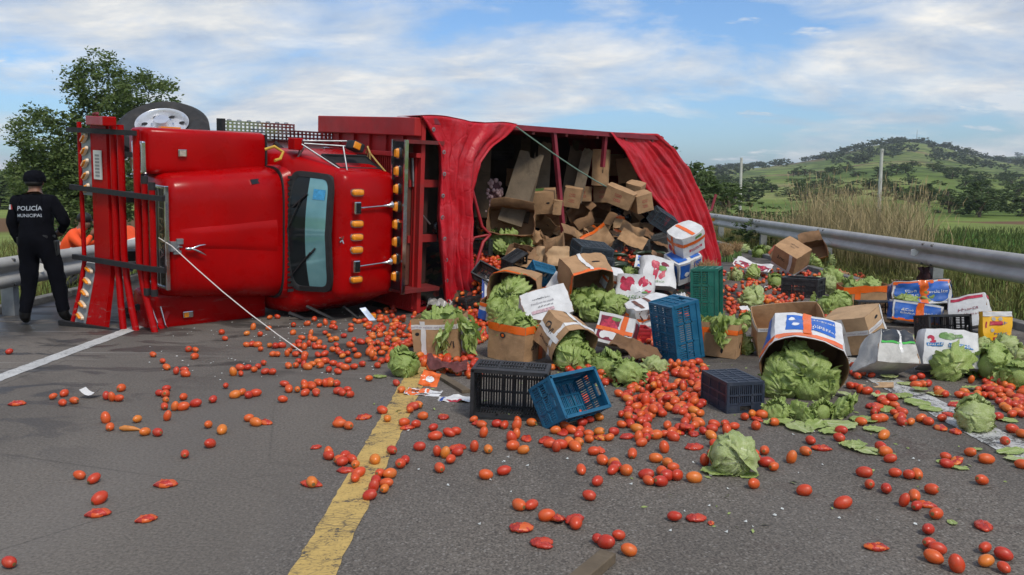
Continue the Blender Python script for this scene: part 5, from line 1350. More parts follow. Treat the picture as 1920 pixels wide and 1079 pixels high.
# ------------------------------------------------------------------ lettuces and cabbages
def veg_leaf_mat(name, rim, mid, pale):
    k = NT(name); a = k.n('ShaderNodeAttribute'); a.attribute_name = 'tone'; oi = k.n('ShaderNodeObjectInfo'); v = k.coord()
    vein = k.voro(k.coord('Object', (1, 1, 1)), 9, 'DISTANCE_TO_EDGE')
    f = k.math('ADD', a.outputs['Fac'], k.math('MULTIPLY', k.math('SUBTRACT', k.noise(v, 13, 5, .6), .5), .45))
    c = k.ramp(f, [(0.05, rim), (0.5, mid), (0.95, pale)])
    c = k.mix(k.math('MULTIPLY', k.ramp(vein, [(0.0, 1.0), (0.07, 0.0)]), .38), c, pale)
    c = k.mix(k.math('MULTIPLY', k.ramp(k.noise(v, 5.5, 6, .65), [(.60, 0.0), (.72, 1.0)]), .45), c, (.20, .15, .06))
    c = k.mix(k.math('MULTIPLY', oi.outputs['Random'], .35), c, tuple(x * .75 for x in rim))
    k.col(c); k.set(Roughness=.42); k.b.inputs['Specular IOR Level'].default_value = .4
    k.bump(k.math('ADD', k.math('MULTIPLY', vein, 2.0), k.noise(v, 30, 5, .6)), .35, .012)
    tr = k.n('ShaderNodeBsdfTranslucent'); k.l(c, tr.inputs[0]); mx = k.n('ShaderNodeMixShader'); mx.inputs[0].default_value = .22
    k.l(k.b.outputs[0], mx.inputs[1]); k.l(tr.outputs[0], mx.inputs[2]); k.l(mx.outputs[0], k.out.inputs['Surface'])
    return k.m
M_LETT = veg_leaf_mat('lettuce_leaf', (0.26, 0.37, 0.075), (0.46, 0.56, 0.19), (0.72, 0.75, 0.46))
M_CABB = veg_leaf_mat('cabbage_leaf', (0.36, 0.45, 0.14), (0.58, 0.65, 0.32), (0.78, 0.79, 0.58))
def leaf_mesh(seed, wide, span, open_, ruffle, nu=14, nv=14):
    """one wrapping leaf: grows from the stem end (-z) up round a unit head, edge frilled, tip leaving the head by open_"""
    mb = MB(); tone = []
    for j in range(nv + 1):
        b = j / nv; ph = -1.35 + b * span
        wv = wide * (0.28 + 0.72 * math.sin(math.pi * min(1, .12 + b * .80)) ** .7)
        for i in range(nu + 1):
            a = 2 * i / nu - 1; az = a * wv
            edge = max(abs(a) ** 3, b ** 5)
            r = 1.0 + .05 * b + open_ * b ** 2.2 + .06 * abs(a) ** 2 + ruffle * edge * (math.sin(a * 11 + seed) * .5 + 1.4 * fbm(a * 3 + seed, b * 4, 1) + .35 * math.sin(b * 23 + seed * 2)) * .8
            r += .085 * fbm(a * 2.5 + seed * 3, b * 3, 5) + .05 * fbm(a * 6 + seed, b * 8, 2) * (.3 + b) - .03 * math.exp(-(a / .10) ** 2) * 0
            r += .035 * math.exp(-(a / .09) ** 2) * (1 - b)
            c = math.cos(ph)
            mb.v.append((r * c * math.cos(az), r * c * math.sin(az), r * math.sin(ph) * .92))
            tone.append(max(0, min(1, .62 * math.exp(-(a / .13) ** 2) * (1.05 - b) + .55 * max(0, .45 - b) + .16 + .28 * fbm(a * 2, b * 3, seed))))
    w = nu + 1
    mb.f = [(j * w + i, j * w + i + 1, (j + 1) * w + i + 1, (j + 1) * w + i) for j in range(nv) for i in range(nu)]; mb.mi = [0] * len(mb.f)
    return mb, tone
def joined(parts):
    mb = MB(); tone = []
    for p, tn, M in parts:
        o = len(mb.v); mb.v += [tuple(M @ Vector(q)) for q in p.v]; mb.f += [tuple(i + o for i in f) for f in p.f]; mb.mi += [0] * len(p.f); tone += tn
    return mb, tone
LEAFSRC = [leaf_mesh(1.3, .80, 2.2, .04, .20), leaf_mesh(2.9, .66, 2.0, .14, .28), leaf_mesh(4.1, .78, 1.85, .28, .36), leaf_mesh(6.7, .66, 1.7, .34, .40), leaf_mesh(8.2, .85, 2.35, .02, .14)]
def heart():
    mb = MB(); mb.ball((0, 0, 0), .95, 20, 12); tone = []
    v = []
    for p in mb.v:
        q = Vector(p); k = 1 + .05 * mnoise.noise(q * 2.2) ; v.append(tuple(q * k)); tone.append(min(1, max(0, .45 - .35 * q.z + .25 * mnoise.noise(q * 3))))
    mb.v = v; return mb, tone
HEART = heart()
LV_ME = {}
def lettuce_meshes(kind):
    if kind not in LV_ME:
        m = M_LETT if kind == 'lettuce' else M_CABB
        LV_ME[kind] = ([p.mesh('leaf', m, 180, t) for p, t in LEAFSRC], HEART[0].mesh('heart', m, 180, HEART[1]))
    return LV_ME[kind]
LV_FAR = {}
def far_head(kind, i):
    if (kind, i) not in LV_FAR:
        rnd = random.Random(i + 40); ps = [(HEART[0], HEART[1], Matrix.Scale(.95, 4))]
        for j in range(9):
            p, t = LEAFSRC[rnd.choice([0, 1, 2, 3, 4])]; ps.append((p, t, Matrix.Rotation(j * 2.4 + rnd.random(), 4, 'Z') @ Matrix.Rotation(rnd.uniform(-.2, .2), 4, 'X') @ Matrix.Scale(rnd.uniform(.95, 1.12), 4)))
        mb, tone = joined(ps); LV_FAR[(kind, i)] = mb.mesh('lettuce', M_LETT if kind == 'lettuce' else M_CABB, 180, tone)
    return LV_FAR[(kind, i)]
def head(label, P, R, kind='lettuce', group=None, rnd=RND, loose=.5, parts=True, squash=1.0, rot=None, cat=None):
    """a head of lettuce: heart plus wrapping leaves, each leaf a part"""
    rot = rot or (rnd.uniform(-1.6, 1.6), rnd.uniform(-1.2, 1.2), rnd.uniform(0, 6.28))
    cat = cat or kind
    if not parts:
        t = link(kind, far_head(kind, rnd.randrange(4))); tag(t, label, cat, group); t.location = P; t.scale = (R, R, R * squash); t.rotation_euler = rot; return t
    lv, ht = lettuce_meshes(kind)
    t = thing(kind, label, cat, P, group, rot); t.scale = (R, R, R * squash)
    h = link('heart', ht, t); h.scale = (.90,) * 3
    n = 12
    for j in range(n):
        i = rnd.choice([0, 4, 1]) if rnd.random() > loose else rnd.choice([1, 2, 3])
        o = link('leaf', lv[i], t); s = .96 + .015 * j + rnd.uniform(0, .05); o.scale = (s, s, s)
        w = .22 if j < 9 else 1.3; o.rotation_euler = (rnd.uniform(-w, w), rnd.uniform(-w, w), j * 2.4 + rnd.uniform(-.3, .3))
    return t
def flat_leaf(label, P, size, group, rnd=RND, kind='lettuce', aspect=1.0):
    key = ('flat', kind, rnd.randrange(4))
    if key not in LV_FAR:
        sd = key[2] * 3.1; mb = MB(); tone = []; nu, nv = 12, 12
        for j in range(nv + 1):
            b = j / nv; w = (.12 + .55 * math.sin(math.pi * (b * .85 + .05)) ** .8)
            for i in range(nu + 1):
                a = 2 * i / nu - 1; e = max(abs(a) ** 2, b ** 4)
                mb.v.append(((a * w * (1 + .12 * fbm(b * 5, sd))), b * 1.1 - .55 + .05 * fbm(a * 3, b * 2, sd), .05 + .11 * e * abs(fbm(a * 4 + sd, b * 5)) + .05 * abs(fbm(a * 2, b * 2, sd + 5))))
                tone.append(max(0, min(1, .7 * math.exp(-(a / .12) ** 2) * (1.1 - b) + .25 + .35 * fbm(a * 2, b * 3, sd))))
        w = nu + 1; mb.f = [(j * w + i, j * w + i + 1, (j + 1) * w + i + 1, (j + 1) * w + i) for j in range(nv) for i in range(nu)]; mb.mi = [0] * len(mb.f)
        LV_FAR[key] = mb.mesh('loose_leaf', M_LETT if kind == 'lettuce' else M_CABB, 180, tone)
    t = link('loose_leaf', LV_FAR[key]); tag(t, label, 'leaf', group); t.location = P; t.scale = (size * aspect * .8, size * .8, size * .75); t.rotation_euler = (rnd.uniform(-.08, .08), rnd.uniform(-.08, .08), rnd.uniform(0, 6.28)); return t

# ------------------------------------------------------------------ the heap under the spilled load
def build_heap():
    k = NT('crushed_produce'); v = k.geo()
    a = k.noise(v, 3.0, 5, .6, .5); b = k.noise(v, 9.0, 6, .65); cell = k.voro(v, 11, 'F1', 'Color'); sc = k.n('ShaderNodeSeparateColor'); k.l(cell, sc.inputs[0])
    c = k.ramp(sc.outputs[0], [(0.0, (0.014, 0.013, 0.012)), (0.45, (0.16, 0.09, 0.045)), (0.6, (0.03, 0.045, 0.014)), (0.75, (0.20, 0.025, 0.012)), (0.9, (0.022, 0.02, 0.018))], 'CONSTANT')
    c = k.mix(k.ramp(b, [(.4, .6), (.65, 0.0)]), c, (0.012, 0.011, 0.010)); k.col(c); k.set(Roughness=.8); k.bump(b, .8, .05)
    n = 90; xs = np.linspace(-2.2, 5.6, n); ys = np.linspace(7.0, 18, n); X, Y = np.meshgrid(xs, ys); Z = pile_h(X, Y) - .03
    ok = Z > -.012
    mb = MB(); idx = {}
    def vid(i, j):
        if (i, j) not in idx:
            idx[(i, j)] = len(mb.v); mb.v.append((X[j, i] + .03 * fbm(i, j), Y[j, i], Z[j, i] + (.035 * fbm(X[j, i] * 5, Y[j, i] * 5)) * (Z[j, i] > .05)))
        return idx[(i, j)]
    for j in range(n - 1):
        for i in range(n - 1):
            if ok[j, i] or ok[j + 1, i] or ok[j, i + 1] or ok[j + 1, i + 1]: mb.f.append((vid(i, j), vid(i + 1, j), vid(i + 1, j + 1), vid(i, j + 1))); mb.mi.append(0)
    tag(mb.obj('crushed_produce', k.m, smooth=180), 'heap of crushed produce and torn cardboard under the spilled load', 'produce heap', kind='stuff')
build_heap()

def fill(c, pts, label, group, kind='lettuce', loose=.6, parts=True):
    for (x, y, z, R) in pts:
        p = c.M @ Vector((x, y, z)); 
        s = c.root.scale[0]; p.z = max(p.z, surf(p.x, p.y) + R * s * .6)
        head(label, p, R * s, kind, group, loose=loose, parts=parts)
def headpx(label, px, by, w, kind='cabbage', group=None, loose=.4, squash=.92, parts=None, lift=0.0):
    P = march(px, by - w * .12, lift); dep = P[1]; R = w / 2 * dep / FPX
    return head(label, (P[0], P[1] + R * .3, surf(P[0], P[1]) + lift + R * .70 * squash), R * .80, kind, group, loose=loose, squash=squash, parts=(w > 34) if parts is None else parts, cat='lettuce')
def sheet(label, w, h, bend, rot, cx, by, wpx, mo, mi, nm='cardboard_sheet', cat='cardboard', deco=None, group=None, seed=0, crumple=.02, cut=0.0, **k):
    """a loose bent sheet with thickness; deco(fn, root) adds print on fn(u, v, off)"""
    root = thing(nm, label, cat, group=group)
    def fn(u, v, off=0.0):
        x = (u - .5) * w * (1 - cut * v); y = (v - .5) * h
        z = bend * (2 * u - 1) ** 2 * w + crumple * fbm(u * 3 + seed, v * 3, seed) * 2 + crumple * .6 * fbm(u * 8, v * 7, seed + 4) + off
        return (x, y + .03 * w * fbm(u * 3, seed), z)
    mb = MB(); mb.grid(lambda u, v: fn(u, v), 12, 10, 0); mb.grid(lambda u, v: fn(u, v, -.006), 12, 10, 1)
    mb.obj('panel', [mo, mi], root, smooth=60)
    if deco: deco(fn, root)
    V = list(mb.v); put(root, V, rot, cx, by, wpx, **k); return root
def spatch(fn, root, u0, u1, v0, v1, mat, off=.003, nm='print'):
    return MB().grid(lambda a, b: fn(u0 + (u1 - u0) * a, v0 + (v1 - v0) * b, off), 6, 6).obj(nm, mat, root, smooth=180)
def stext(fn, root, u, v, s, size, mat, w, h, ang=0, off=.005):
    vs, f = print_marks(s, size); a = R_(ang)
    return MB().add([fn(u + (x * math.cos(a) - y * math.sin(a)) / w, v + (x * math.sin(a) + y * math.cos(a)) / h, off) for x, y in vs], f).obj('lettering', mat, root)
def sblob(fn, root, u, v, ru, rv, mat, off=.004, nm='print'):
    ring = [fn(u + ru * math.cos(t) * (1 + .15 * fbm(math.cos(t) * 2, u * 7)), v + rv * math.sin(t), off) for t in np.linspace(0, 2 * math.pi, 15)[:-1]]
    return MB().add([fn(u, v, off)] + ring, [(0, 1 + i, 1 + (i + 1) % 14) for i in range(14)]).obj(nm, mat, root)

# ------------------------------------------------------------------ cartons on the road and on the heap
def deco_white_tape(seed=0, holes=True, circ=None, txt=None):
    def f(c, r):
        c.band(r, .66, .76, M_TAPEW); c.patch(r, 0, .22, .30, 0, 1, M_TAPEW); c.patch(r, 2, .35, .43, 0, 1, M_TAPEW, .0034, 'tape')
        if holes: c.hole(r, 1, .5, .74)
        if circ: c.blob(r, circ[0], circ[1], circ[2], .045, .045, M_INK, wob=0); c.blob(r, circ[0], circ[1], circ[2], .032, .032, M_KRAFT, .005, wob=0)
        if txt: c.text(r, *txt, M_INK)
    return f
def tape_pattern(c, r, side, z, t0, t1):
    """tiny grey lettering repeated on the printed tape"""
    for i in range(4): c.text(r, side, t0 + (t1 - t0) * (i + .5) / 4, z, 'FRAGIL', .03, simple('tape_ink', (0.36, 0.30, 0.36), 0.6), 0, .0065)
C1 = carton('brown open carton with white tape and wilted greens hanging over its rim', (.44, .36, .37), (3, -4, -14), 826, 673, 112, bulge=.015,
            deco=lambda c, r: (c.band(r, .74, .86, M_TAPEW), c.patch(r, 0, .20, .31, 0, .95, M_TAPEW, .0045, 'tape'), c.patch(r, 1, .25, .40, 0, .9, M_TAPEW, .0045, 'tape'), c.blob(r, 0, .66, .34, .05, .055, M_INK, wob=0), c.blob(r, 0, .66, .34, .03, .035, M_KRAFT, .005, wob=0), c.text(r, 0, .85, .34, 'VI', .09, M_INK), tape_pattern(c, r, 0, .80, .0, 1), c.hole(r, 0, .12, .62, .02, .016)))
fill(C1, [(-.03, .0, .30, .11), (.09, .03, .32, .10), (-.12, .06, .27, .1)], 'pale lettuce in the brown carton with white tape and greens over its rim', 'lettuce in the white taped open carton')
C2 = carton('brown open carton with an orange taped rim standing against the tipped carton', (.46, .38, .38), (2, 3, -36), 970, 684, 112, bulge=.02,
            deco=lambda c, r: (c.band(r, .80, 1.0, M_TAPEO), c.patch(r, 1, .62, .80, 0, .82, M_TAPEO, .0045, 'tape'), c.text(r, 1, .40, .42, 'dV', .10, M_INK), c.blob(r, 0, .42, .70, .035, .03, M_INK, wob=0), c.blob(r, 0, .42, .70, .016, .016, M_TAPEO, .0055, wob=0)))
fill(C2, [(-.1, .0, .33, .12), (.06, .04, .34, .12), (-.02, -.08, .33, .11), (.14, -.05, .33, .1), (-.16, .1, .33, .1)], 'lettuce heaped in the orange rimmed carton beside the tipped carton', 'lettuce in the orange rimmed carton', loose=.5)
C3 = carton('brown carton with crossed white tape tipped forward and spilling lettuce', (.42, .38, .46), (112, 16, 34), 1060, 690, 124, bulge=.05, crush=.010,
            deco=lambda c, r: (c.band(r, .70, .79, M_TAPEW), c.patch(r, 2, .40, .53, .0, .97, M_TAPEW, .0045, 'tape'), c.patch(r, 3, .38, .52, 0, .97, M_TAPEW, .0045, 'tape'), c.blob(r, 3, .30, .34, .055, .055, M_INK, wob=0), c.blob(r, 3, .30, .34, .036, .036, M_KRAFT, .005, wob=0), c.text(r, 3, .36, .55, 'VI', .09, M_INK, 90), c.text(r, 3, .74, .46, 'FRESCO', .075, M_INK, 90)))
fill(C3, [(-.06, -.06, .40, .13), (.10, -.07, .44, .13), (.0, .04, .36, .12), (.04, -.12, .56, .13), (-.12, -.1, .56, .11)], 'green lettuce spilling from the tipped carton with crossed white tape', 'lettuce from the tipped white taped carton', loose=.45)
def radish_deco(side):
    def f(c, r):
        c.patch(r, side, .06, .62, .10, .90, M_MAROON); c.patch(r, (side + 1) % 4, .1, .9, .1, .9, M_MAROON)
        for t, z, a in ((.22, .62, .06), (.36, .75, .055), (.46, .55, .06), (.3, .45, .05)): c.blob(r, side, t, z, a, a, M_RADISH)
        for t, z, a in ((.36, .36, .06), (.5, .28, .05), (.24, .26, .045)): c.blob(r, side, t, z, a, a, M_INKW, .0055)
        c.blob(r, side, .5, .83, .06, .025, M_GREENP, .0056)
        c.patch(r, side, .66, .80, 0, 1, M_TAPEO, .007, 'tape'); c.patch(r, side, 0, 1, .40, .53, M_TAPEO, .0075, 'tape')
        c.text(r, side, .90, .25, 'RABANO', .055, M_INK, 90, .006)
    return f
C4 = carton('white carton printed with radishes and crossed by orange tape, leaning by the tipped carton', (.46, .34, .38), (-24, 10, -20), 1155, 666, 90, M_WBOX, bulge=.02, closed=True, deco=radish_deco(0))
C5 = sheet('dark brown wet torn carton panel lying over lettuce below the radish carton', .42, .26, -.10, (14, 24, -20), 1190, 694, 104, M_KRAFTDK, M_KRAFTDK, seed=3, crumple=.03)
C6 = carton('white carton with blue striped end lying behind the tipped brown carton', (.50, .34, .34), (58, -14, 12), 1024, 628, 104, M_WBOX, bulge=.015, closed=True,
            deco=lambda c, r: (c.patch(r, 1, .05, .95, .1, .9, M_BLUEP), c.patch(r, 1, .3, .42, .1, .9, M_INKW, .005), c.patch(r, 1, .6, .7, .1, .9, M_INKW, .005), c.cap_text(r, .42, .70, 'productores', .030, M_INK), c.cap_text(r, .42, .56, 'lechugaromana', .034, simple('grey_print', (.22, .2, .22), .6)), c.cap_text(r, .46, .44, 'unidoscampo', .030, M_INK), c.cap_patch(r, .12, .62, .24, .34, simple('pink_scribble', (.45, .30, .33), .6, .5, 60)), c.text(r, 0, .55, .5, 'AB AVE', .09, M_INK), c.patch(r, 0, .14, .26, 0, 1, M_TAPEO, .006, 'tape')))
C7 = carton('low white, blue and orange carton half buried in lettuce beside the tarpaulin hem', (.36, .28, .22), (10, 14, -18), 932, 612, 72, M_WBOX, bulge=.012,
            deco=lambda c, r: (c.patch(r, 0, .0, .3, .0, .55, M_BLUEP), c.patch(r, 3, .05, .95, .05, .8, M_BLUEP), c.band(r, .78, 1, M_TAPEO), c.patch(r, 0, .55, .70, 0, .8, M_TAPEO, .0045, 'tape')))
C8 = carton('brown carton with orange rim tipped towards the road and packed with dark lettuce', (.48, .40, .42), (96, 8, -14), 965, 594, 104, bulge=.06, crush=.012,
            deco=lambda c, r: (c.band(r, .84, 1.0, M_TAPEO, sides=(2, 3)), c.hole(r, 3, .5, .6)))
fill(C8, [(-.12, -.05, .36, .12), (.02, .02, .38, .13), (.14, -.04, .38, .12), (-.04, -.12, .44, .13), (.1, -.14, .50, .12), (-.14, -.16, .52, .11), (.0, -.2, .6, .12)], 'dark green lettuce packed in the orange rimmed tipped carton', 'lettuce in the orange rimmed tipped carton', loose=.45)
C9 = carton('flattened brown carton with open flaps lying over pale lettuce in front of the slate crates', (.50, .34, .36), (114, -5, 20), 1098, 566, 108, bulge=.03, crush=.014, pinch=.12,
            deco=lambda c, r: (c.hole(r, 2, .3, .5, .05), c.band(r, .88, 1.0, M_TAPEO, sides=(2, 3)), c.patch(r, 2, .52, .6, 0, .95, M_TAPEW, .0045, 'tape')))
for i, (px, by, w) in enumerate(((1090, 590, 50), (1125, 588, 56), (1150, 600, 44), (1108, 606, 42), (1072, 575, 40), (1165, 585, 36))): headpx('pale lettuce spread below the flattened brown carton on the heap', px, by, w, 'lettuce', 'lettuce below the flattened carton', loose=.75)
C10 = carton('brown carton with orange taped edges standing right of the tall blue crate', (.40, .36, .36), (-3, 3, -24), 1352, 674, 88, bulge=.012,
             deco=lambda c, r: (c.band(r, .70, .84, M_TAPEO), c.patch(r, 0, .0, .14, 0, .8, M_TAPEO, .0045, 'tape'), c.patch(r, 1, .72, .9, 0, .8, M_TAPEO, .0045, 'tape'), c.hole(r, 1, .42, .36, .014, .035), c.hole(r, 0, .62, .2, .014, .03)))
fill(C10, [(-.06, .0, .31, .12), (.08, .05, .30, .11), (-.02, -.1, .29, .1)], 'lettuce in the orange edged carton right of the tall blue crate', 'lettuce in the carton by the blue crate', loose=.6)
C11 = carton('pale brown open carton with white taped rim behind the blue printed carton', (.62, .40, .34), (24, -6, -8), 1478, 672, 140, M_KRAFT2, M_KRAFT, bulge=.02,
             deco=lambda c, r: (c.band(r, .90, 1.0, M_TAPEW), c.patch(r, 0, .44, .54, .1, .95, M_TAPEW, .0045, 'tape'), c.hole(r, 0, .18, .62, .018, .022), c.hole(r, 0, .80, .5, .016, .03), tape_pattern(c, r, 0, .95, 0, 1)))
C12 = carton('closed brown carton bound with white tape, tilted with one corner up', (.46, .42, .40), (14, -12, -46), 1604, 668, 126, M_KRAFT2, closed=True, bulge=.02,
             deco=lambda c, r: (c.band(r, .52, .64, M_TAPEW), c.patch(r, 0, .36, .50, 0, 1, M_TAPEW, .0045, 'tape'), c.patch(r, 1, .86, .98, .2, 1, M_TAPEW, .0045, 'tape'), c.hole(r, 1, .5, .82, .05, .016), c.hole(r, 1, .45, .2, .04, .014), tape_pattern(c, r, 0, .58, 0, 1), tape_pattern(c, r, 1, .58, 0, 1)))
def c13(c, r):
    c.patch(r, 2, .12, .84, .10, .66, M_BLUEP, .003); c.patch(r, 3, .1, .95, .05, .8, M_BLUEP); c.band(r, .80, .95, M_TAPEO, sides=(2,)); c.patch(r, 2, .46, .58, .0, .82, M_TAPEO, .0075, 'tape')
    c.patch(r, 3, .0, .5, .8, .95, M_TAPEO, .0045, 'tape')
    c.blob(r, 2, .70, .46, .035, .035, M_INKW, .0055); c.blob(r, 2, .76, .24, .03, .028, M_INKW, .0055)
    for i, z in enumerate((.24, .48, .54)): c.text(r, 2, .30, z, ('Empaque', 'Campo', 'Campestre')[i], .055, M_INKW, 180, .0058)
    for k in range(5): c.patch(r, 1, .25 + k * .09, .31 + k * .09, .1, .85 - .05 * k, M_INKB, .0035)
    c.hole(r, 2, .55, .22, .06, .014)
C13 = carton('big white, blue and orange carton tipped open with lettuce pouring onto the road', (.58, .46, .50), (111, 7, -15), 1508, 748, 170, M_WBOX, M_KRAFTIN, bulge=.085, crush=.008, deco=c13, sink=.03)
fill(C13, [(-.18, -.08, .46, .13), (-.04, .0, .44, .14), (.10, -.04, .46, .13), (-.1, -.15, .52, .13), (.06, -.16, .54, .13), (.18, -.14, .50, .11), (-.2, -.18, .58, .11)], 'green lettuce packed in the mouth of the big blue printed carton', 'lettuce in the big blue printed carton', loose=.5)
for px, by, w in ((1458, 792, 52), (1500, 794, 50), (1580, 790, 62), (1546, 792, 48)): headpx('lettuce spilled on the road before the big blue printed carton', px, by, w, 'lettuce', 'lettuce spilled before the blue printed carton', loose=.9, squash=.55)
C14 = carton('crushed grey and charcoal carton with a bright green stripe and a torn kraft corner', (.56, .42, .40), (-30, 6, 16), 1660, 704, 134, M_GBOX, bulge=.01, closed=True, crush=.02, pinch=.38, shear=(.10, -.02),
             deco=lambda c, r: (c.cap_patch(r, .02, .98, .02, .98, M_CHARC), c.patch(r, 0, .02, .98, .56, .63, M_BRGREEN, .004), c.patch(r, 0, .02, .98, .635, .99, M_CHARC, .004), c.patch(r, 1, .05, .95, .25, .98, M_CHARC), c.patch(r, 1, .34, .5, .1, 1, M_TAPEW, .0055, 'tape'), c.patch(r, 0, .52, .60, .3, 1, M_TAPEW, .0055, 'tape'), c.flap(r, 1, .14, 120, M_KRAFT2, M_KRAFT2, 20, .0, .6)))
def c15(c, r):
    c.blob(r, 0, .42, .80, .10, .045, M_GREENP); c.blob(r, 0, .34, .80, .07, .035, M_GREENP, .005); c.patch(r, 0, .55, .68, .77, .86, M_GREENP, .005)
    c.blob(r, 0, .10, .74, .03, .03, M_RADISH); c.blob(r, 0, .12, .64, .035, .02, M_RADISH)
    c.patch(r, 0, .40, .90, .50, .60, M_BLUE2); c.patch(r, 0, .04, .30, .50, .60, M_BLUE2); c.text(r, 0, .62, .55, 'Esparrago', .05, M_INKW, 0, .0055); c.text(r, 0, .18, .55, 'Fresco', .045, M_INKW, 0, .0055)
    c.blob(r, 0, .52, .34, .04, .018, simple('grime', (.25, .22, .18), .9)); 
C15 = carton('white bulging carton with a green asparagus print and blue stripes', (.58, .34, .42), (-24, 4, -12), 1776, 704, 124, M_WBOX, bulge=.055, closed=True, crush=.014, pinch=.10, deco=c15)
def c16(c, r):
    c.patch(r, 0, 0, 1, .88, 1, M_WBOX, .003); c.patch(r, 0, .22, .66, .66, .76, M_INKR, .004); c.patch(r, 0, .34, .60, .30, .37, M_INKR, .004); c.text(r, 0, .62, .46, 'JALE', .06, M_INKB, 0, .005); c.text(r, 0, .72, .71, '15', .05, M_INKB, 0, .005)
    for t, z in ((.38, .82), (.6, .82), (.32, .54)): c.blob(r, 0, t, z, .022, .022, simple('grey_ink', (.35, .33, .3), .6), .004)
    c.patch(r, 0, .86, .97, .36, .40, M_INK, .004); c.patch(r, 0, .06, .10, .6, .75, M_INKR, .004); c.patch(r, 0, .05, .12, .2, .26, M_TAPEO, .004)
C16 = carton('upright yellow sack with a white top edge and red printing', (.32, .10, .46), (-12, 0, -4), 1868, 662, 68, M_YEL, M_YEL, closed=True, bulge=.012, crush=.012, deco=c16, cat='sack', nm='yellow_sack')
C17 = carton('white and red printed carton standing behind the yellow sack', (.44, .34, .36), (-14, -14, -30), 1822, 622, 92, M_WBOX, closed=True, crush=.012, pinch=.2,
             deco=lambda c, r: (c.patch(r, 0, .05, .95, .86, .95, M_RADISH), c.text(r, 0, .5, .55, 'serrano', .055, M_MAROON), c.text(r, 0, .52, .38, 'primera', .045, M_MAROON), c.patch(r, 1, .1, .9, .8, .92, M_RADISH), c.cap_patch(r, .1, .9, .1, .3, M_RADISH), c.cap_patch(r, .1, .9, .6, .72, M_RADISH)))
def bluebox(txt=True):
    def f(c, r):
        c.patch(r, 0, .04, .96, .08, .90, M_BLUEP); c.patch(r, 1, .05, .95, .08, .90, M_BLUEP); c.patch(r, 3, .05, .95, .08, .90, M_BLUEP); c.cap_patch(r, .05, .95, .05, .95, M_BLUEP)
        c.patch(r, 0, .46, .60, 0, 1, M_TAPEO, .006, 'tape'); c.cap_patch(r, .46, .60, 0, 1, M_TAPEO, 'tape', .007)
        c.blob(r, 0, .15, .48, .04, .04, M_INKW, .005); c.text(r, 0, .30, .55, 'Campo', .05, M_INKW, 0, .0055); c.text(r, 0, .30, .40, 'Empaque', .045, M_INKW, 0, .0055); c.text(r, 0, .76, .48, 'Campestre', .05, M_INKW, 0, .0055); c.patch(r, 1, .35, .5, .05, .95, M_INKW, .005)
    return f
C18 = carton('blue and white carton with orange tape, crumpled against the guardrail post', (.62, .36, .28), (-12, -5, -12), 1724, 577, 122, M_WBOX, closed=True, crush=.02, bulge=.02, deco=lambda c, r: (bluebox()(c, r), c.band(r, .84, .97, M_TAPEO, .0065, (0, 1))))
C19 = carton('lower blue and white carton with orange tape beside the black crate', (.60, .36, .26), (-8, 7, -16), 1716, 612, 108, M_WBOX, closed=True, crush=.012, deco=lambda c, r: (bluebox()(c, r), c.band(r, .0, .12, M_TAPEO, .0065, (0, 1))))
C20 = carton('brown open carton with ragged orange tape in front of the guardrail', (.50, .40, .30), (2, -3, -10), 1616, 584, 96, bulge=.012, deco=lambda c, r: (c.band(r, .74, 1.0, M_TAPEO, rag=.06), c.patch(r, 0, .26, .40, .1, .8, M_TAPEO, .0045, 'tape'), c.patch(r, 2, .3, .42, .3, .98, M_TAPEO, -.012, 'tape')))
fill(C20, [(-.12, 0, .24, .1), (.02, .04, .25, .1), (.13, -.02, .24, .1)], 'lettuce in the ragged orange taped carton before the guardrail', 'lettuce in the ragged orange taped carton', parts=False)
C21 = carton('brown carton with diagonal white tape lying tilted below the guardrail', (.48, .40, .40), (24, 26, -48), 1484, 519, 78, closed=True, bulge=.012, deco=lambda c, r: (c.band(r, .0, .12, M_TAPEW), c.patch(r, 0, .72, .84, 0, 1, M_TAPEW, .0045, 'tape'), c.text(r, 0, .4, .55, 'IOL', .1, M_INK), c.cap_text(r, .5, .6, 'romana', .045, M_INK), c.cap_text(r, .5, .45, 'extra', .035, M_INK)))
C22 = carton('torn brown carton with orange edged flaps behind the diagonal taped carton', (.46, .36, .30), (62, -16, -14), 1526, 500, 56, bulge=.02, crush=.012, deco=lambda c, r: (c.band(r, .80, 1, M_TAPEO), c.flap(r, 2, .2, 55, M_KRAFT, M_KRAFTIN, 25), c.hole(r, 2, .5, .5)))
C22b = carton('small brown open carton with an orange corner at the foot of the guardrail', (.42, .34, .30), (40, 14, 24), 1462, 496, 44, M_KRAFT, deco=lambda c, r: (c.patch(r, 3, .02, .3, 0, 1, M_TAPEO, .0045, 'tape'), c.flap(r, 0, .18, 70, M_KRAFT, M_KRAFTIN, 20)))
def radish_sheet(fn, r):
    spatch(fn, r, .03, .97, .05, .55, M_MAROON); spatch(fn, r, .0, .35, .0, .1, M_TAPEO, .005, 'tape')
    for u, v in ((.2, .4), (.35, .3), (.5, .42), (.66, .32), (.8, .42)): sblob(fn, r, u, v, .07, .13, M_RADISH, .005)
    for u, v in ((.28, .2), (.58, .22)): sblob(fn, r, u, v, .05, .09, M_INKW, .006)
    spatch(fn, r, .7, .98, .58, .66, M_INKR)
C23 = sheet('flattened white radish carton panel lying on greens in the right lane', .62, .36, .06, (16, 12, -28), 1412, 512, 78, M_WBOX, M_KRAFTIN, deco=radish_sheet, seed=5, crumple=.025, lift=.10)
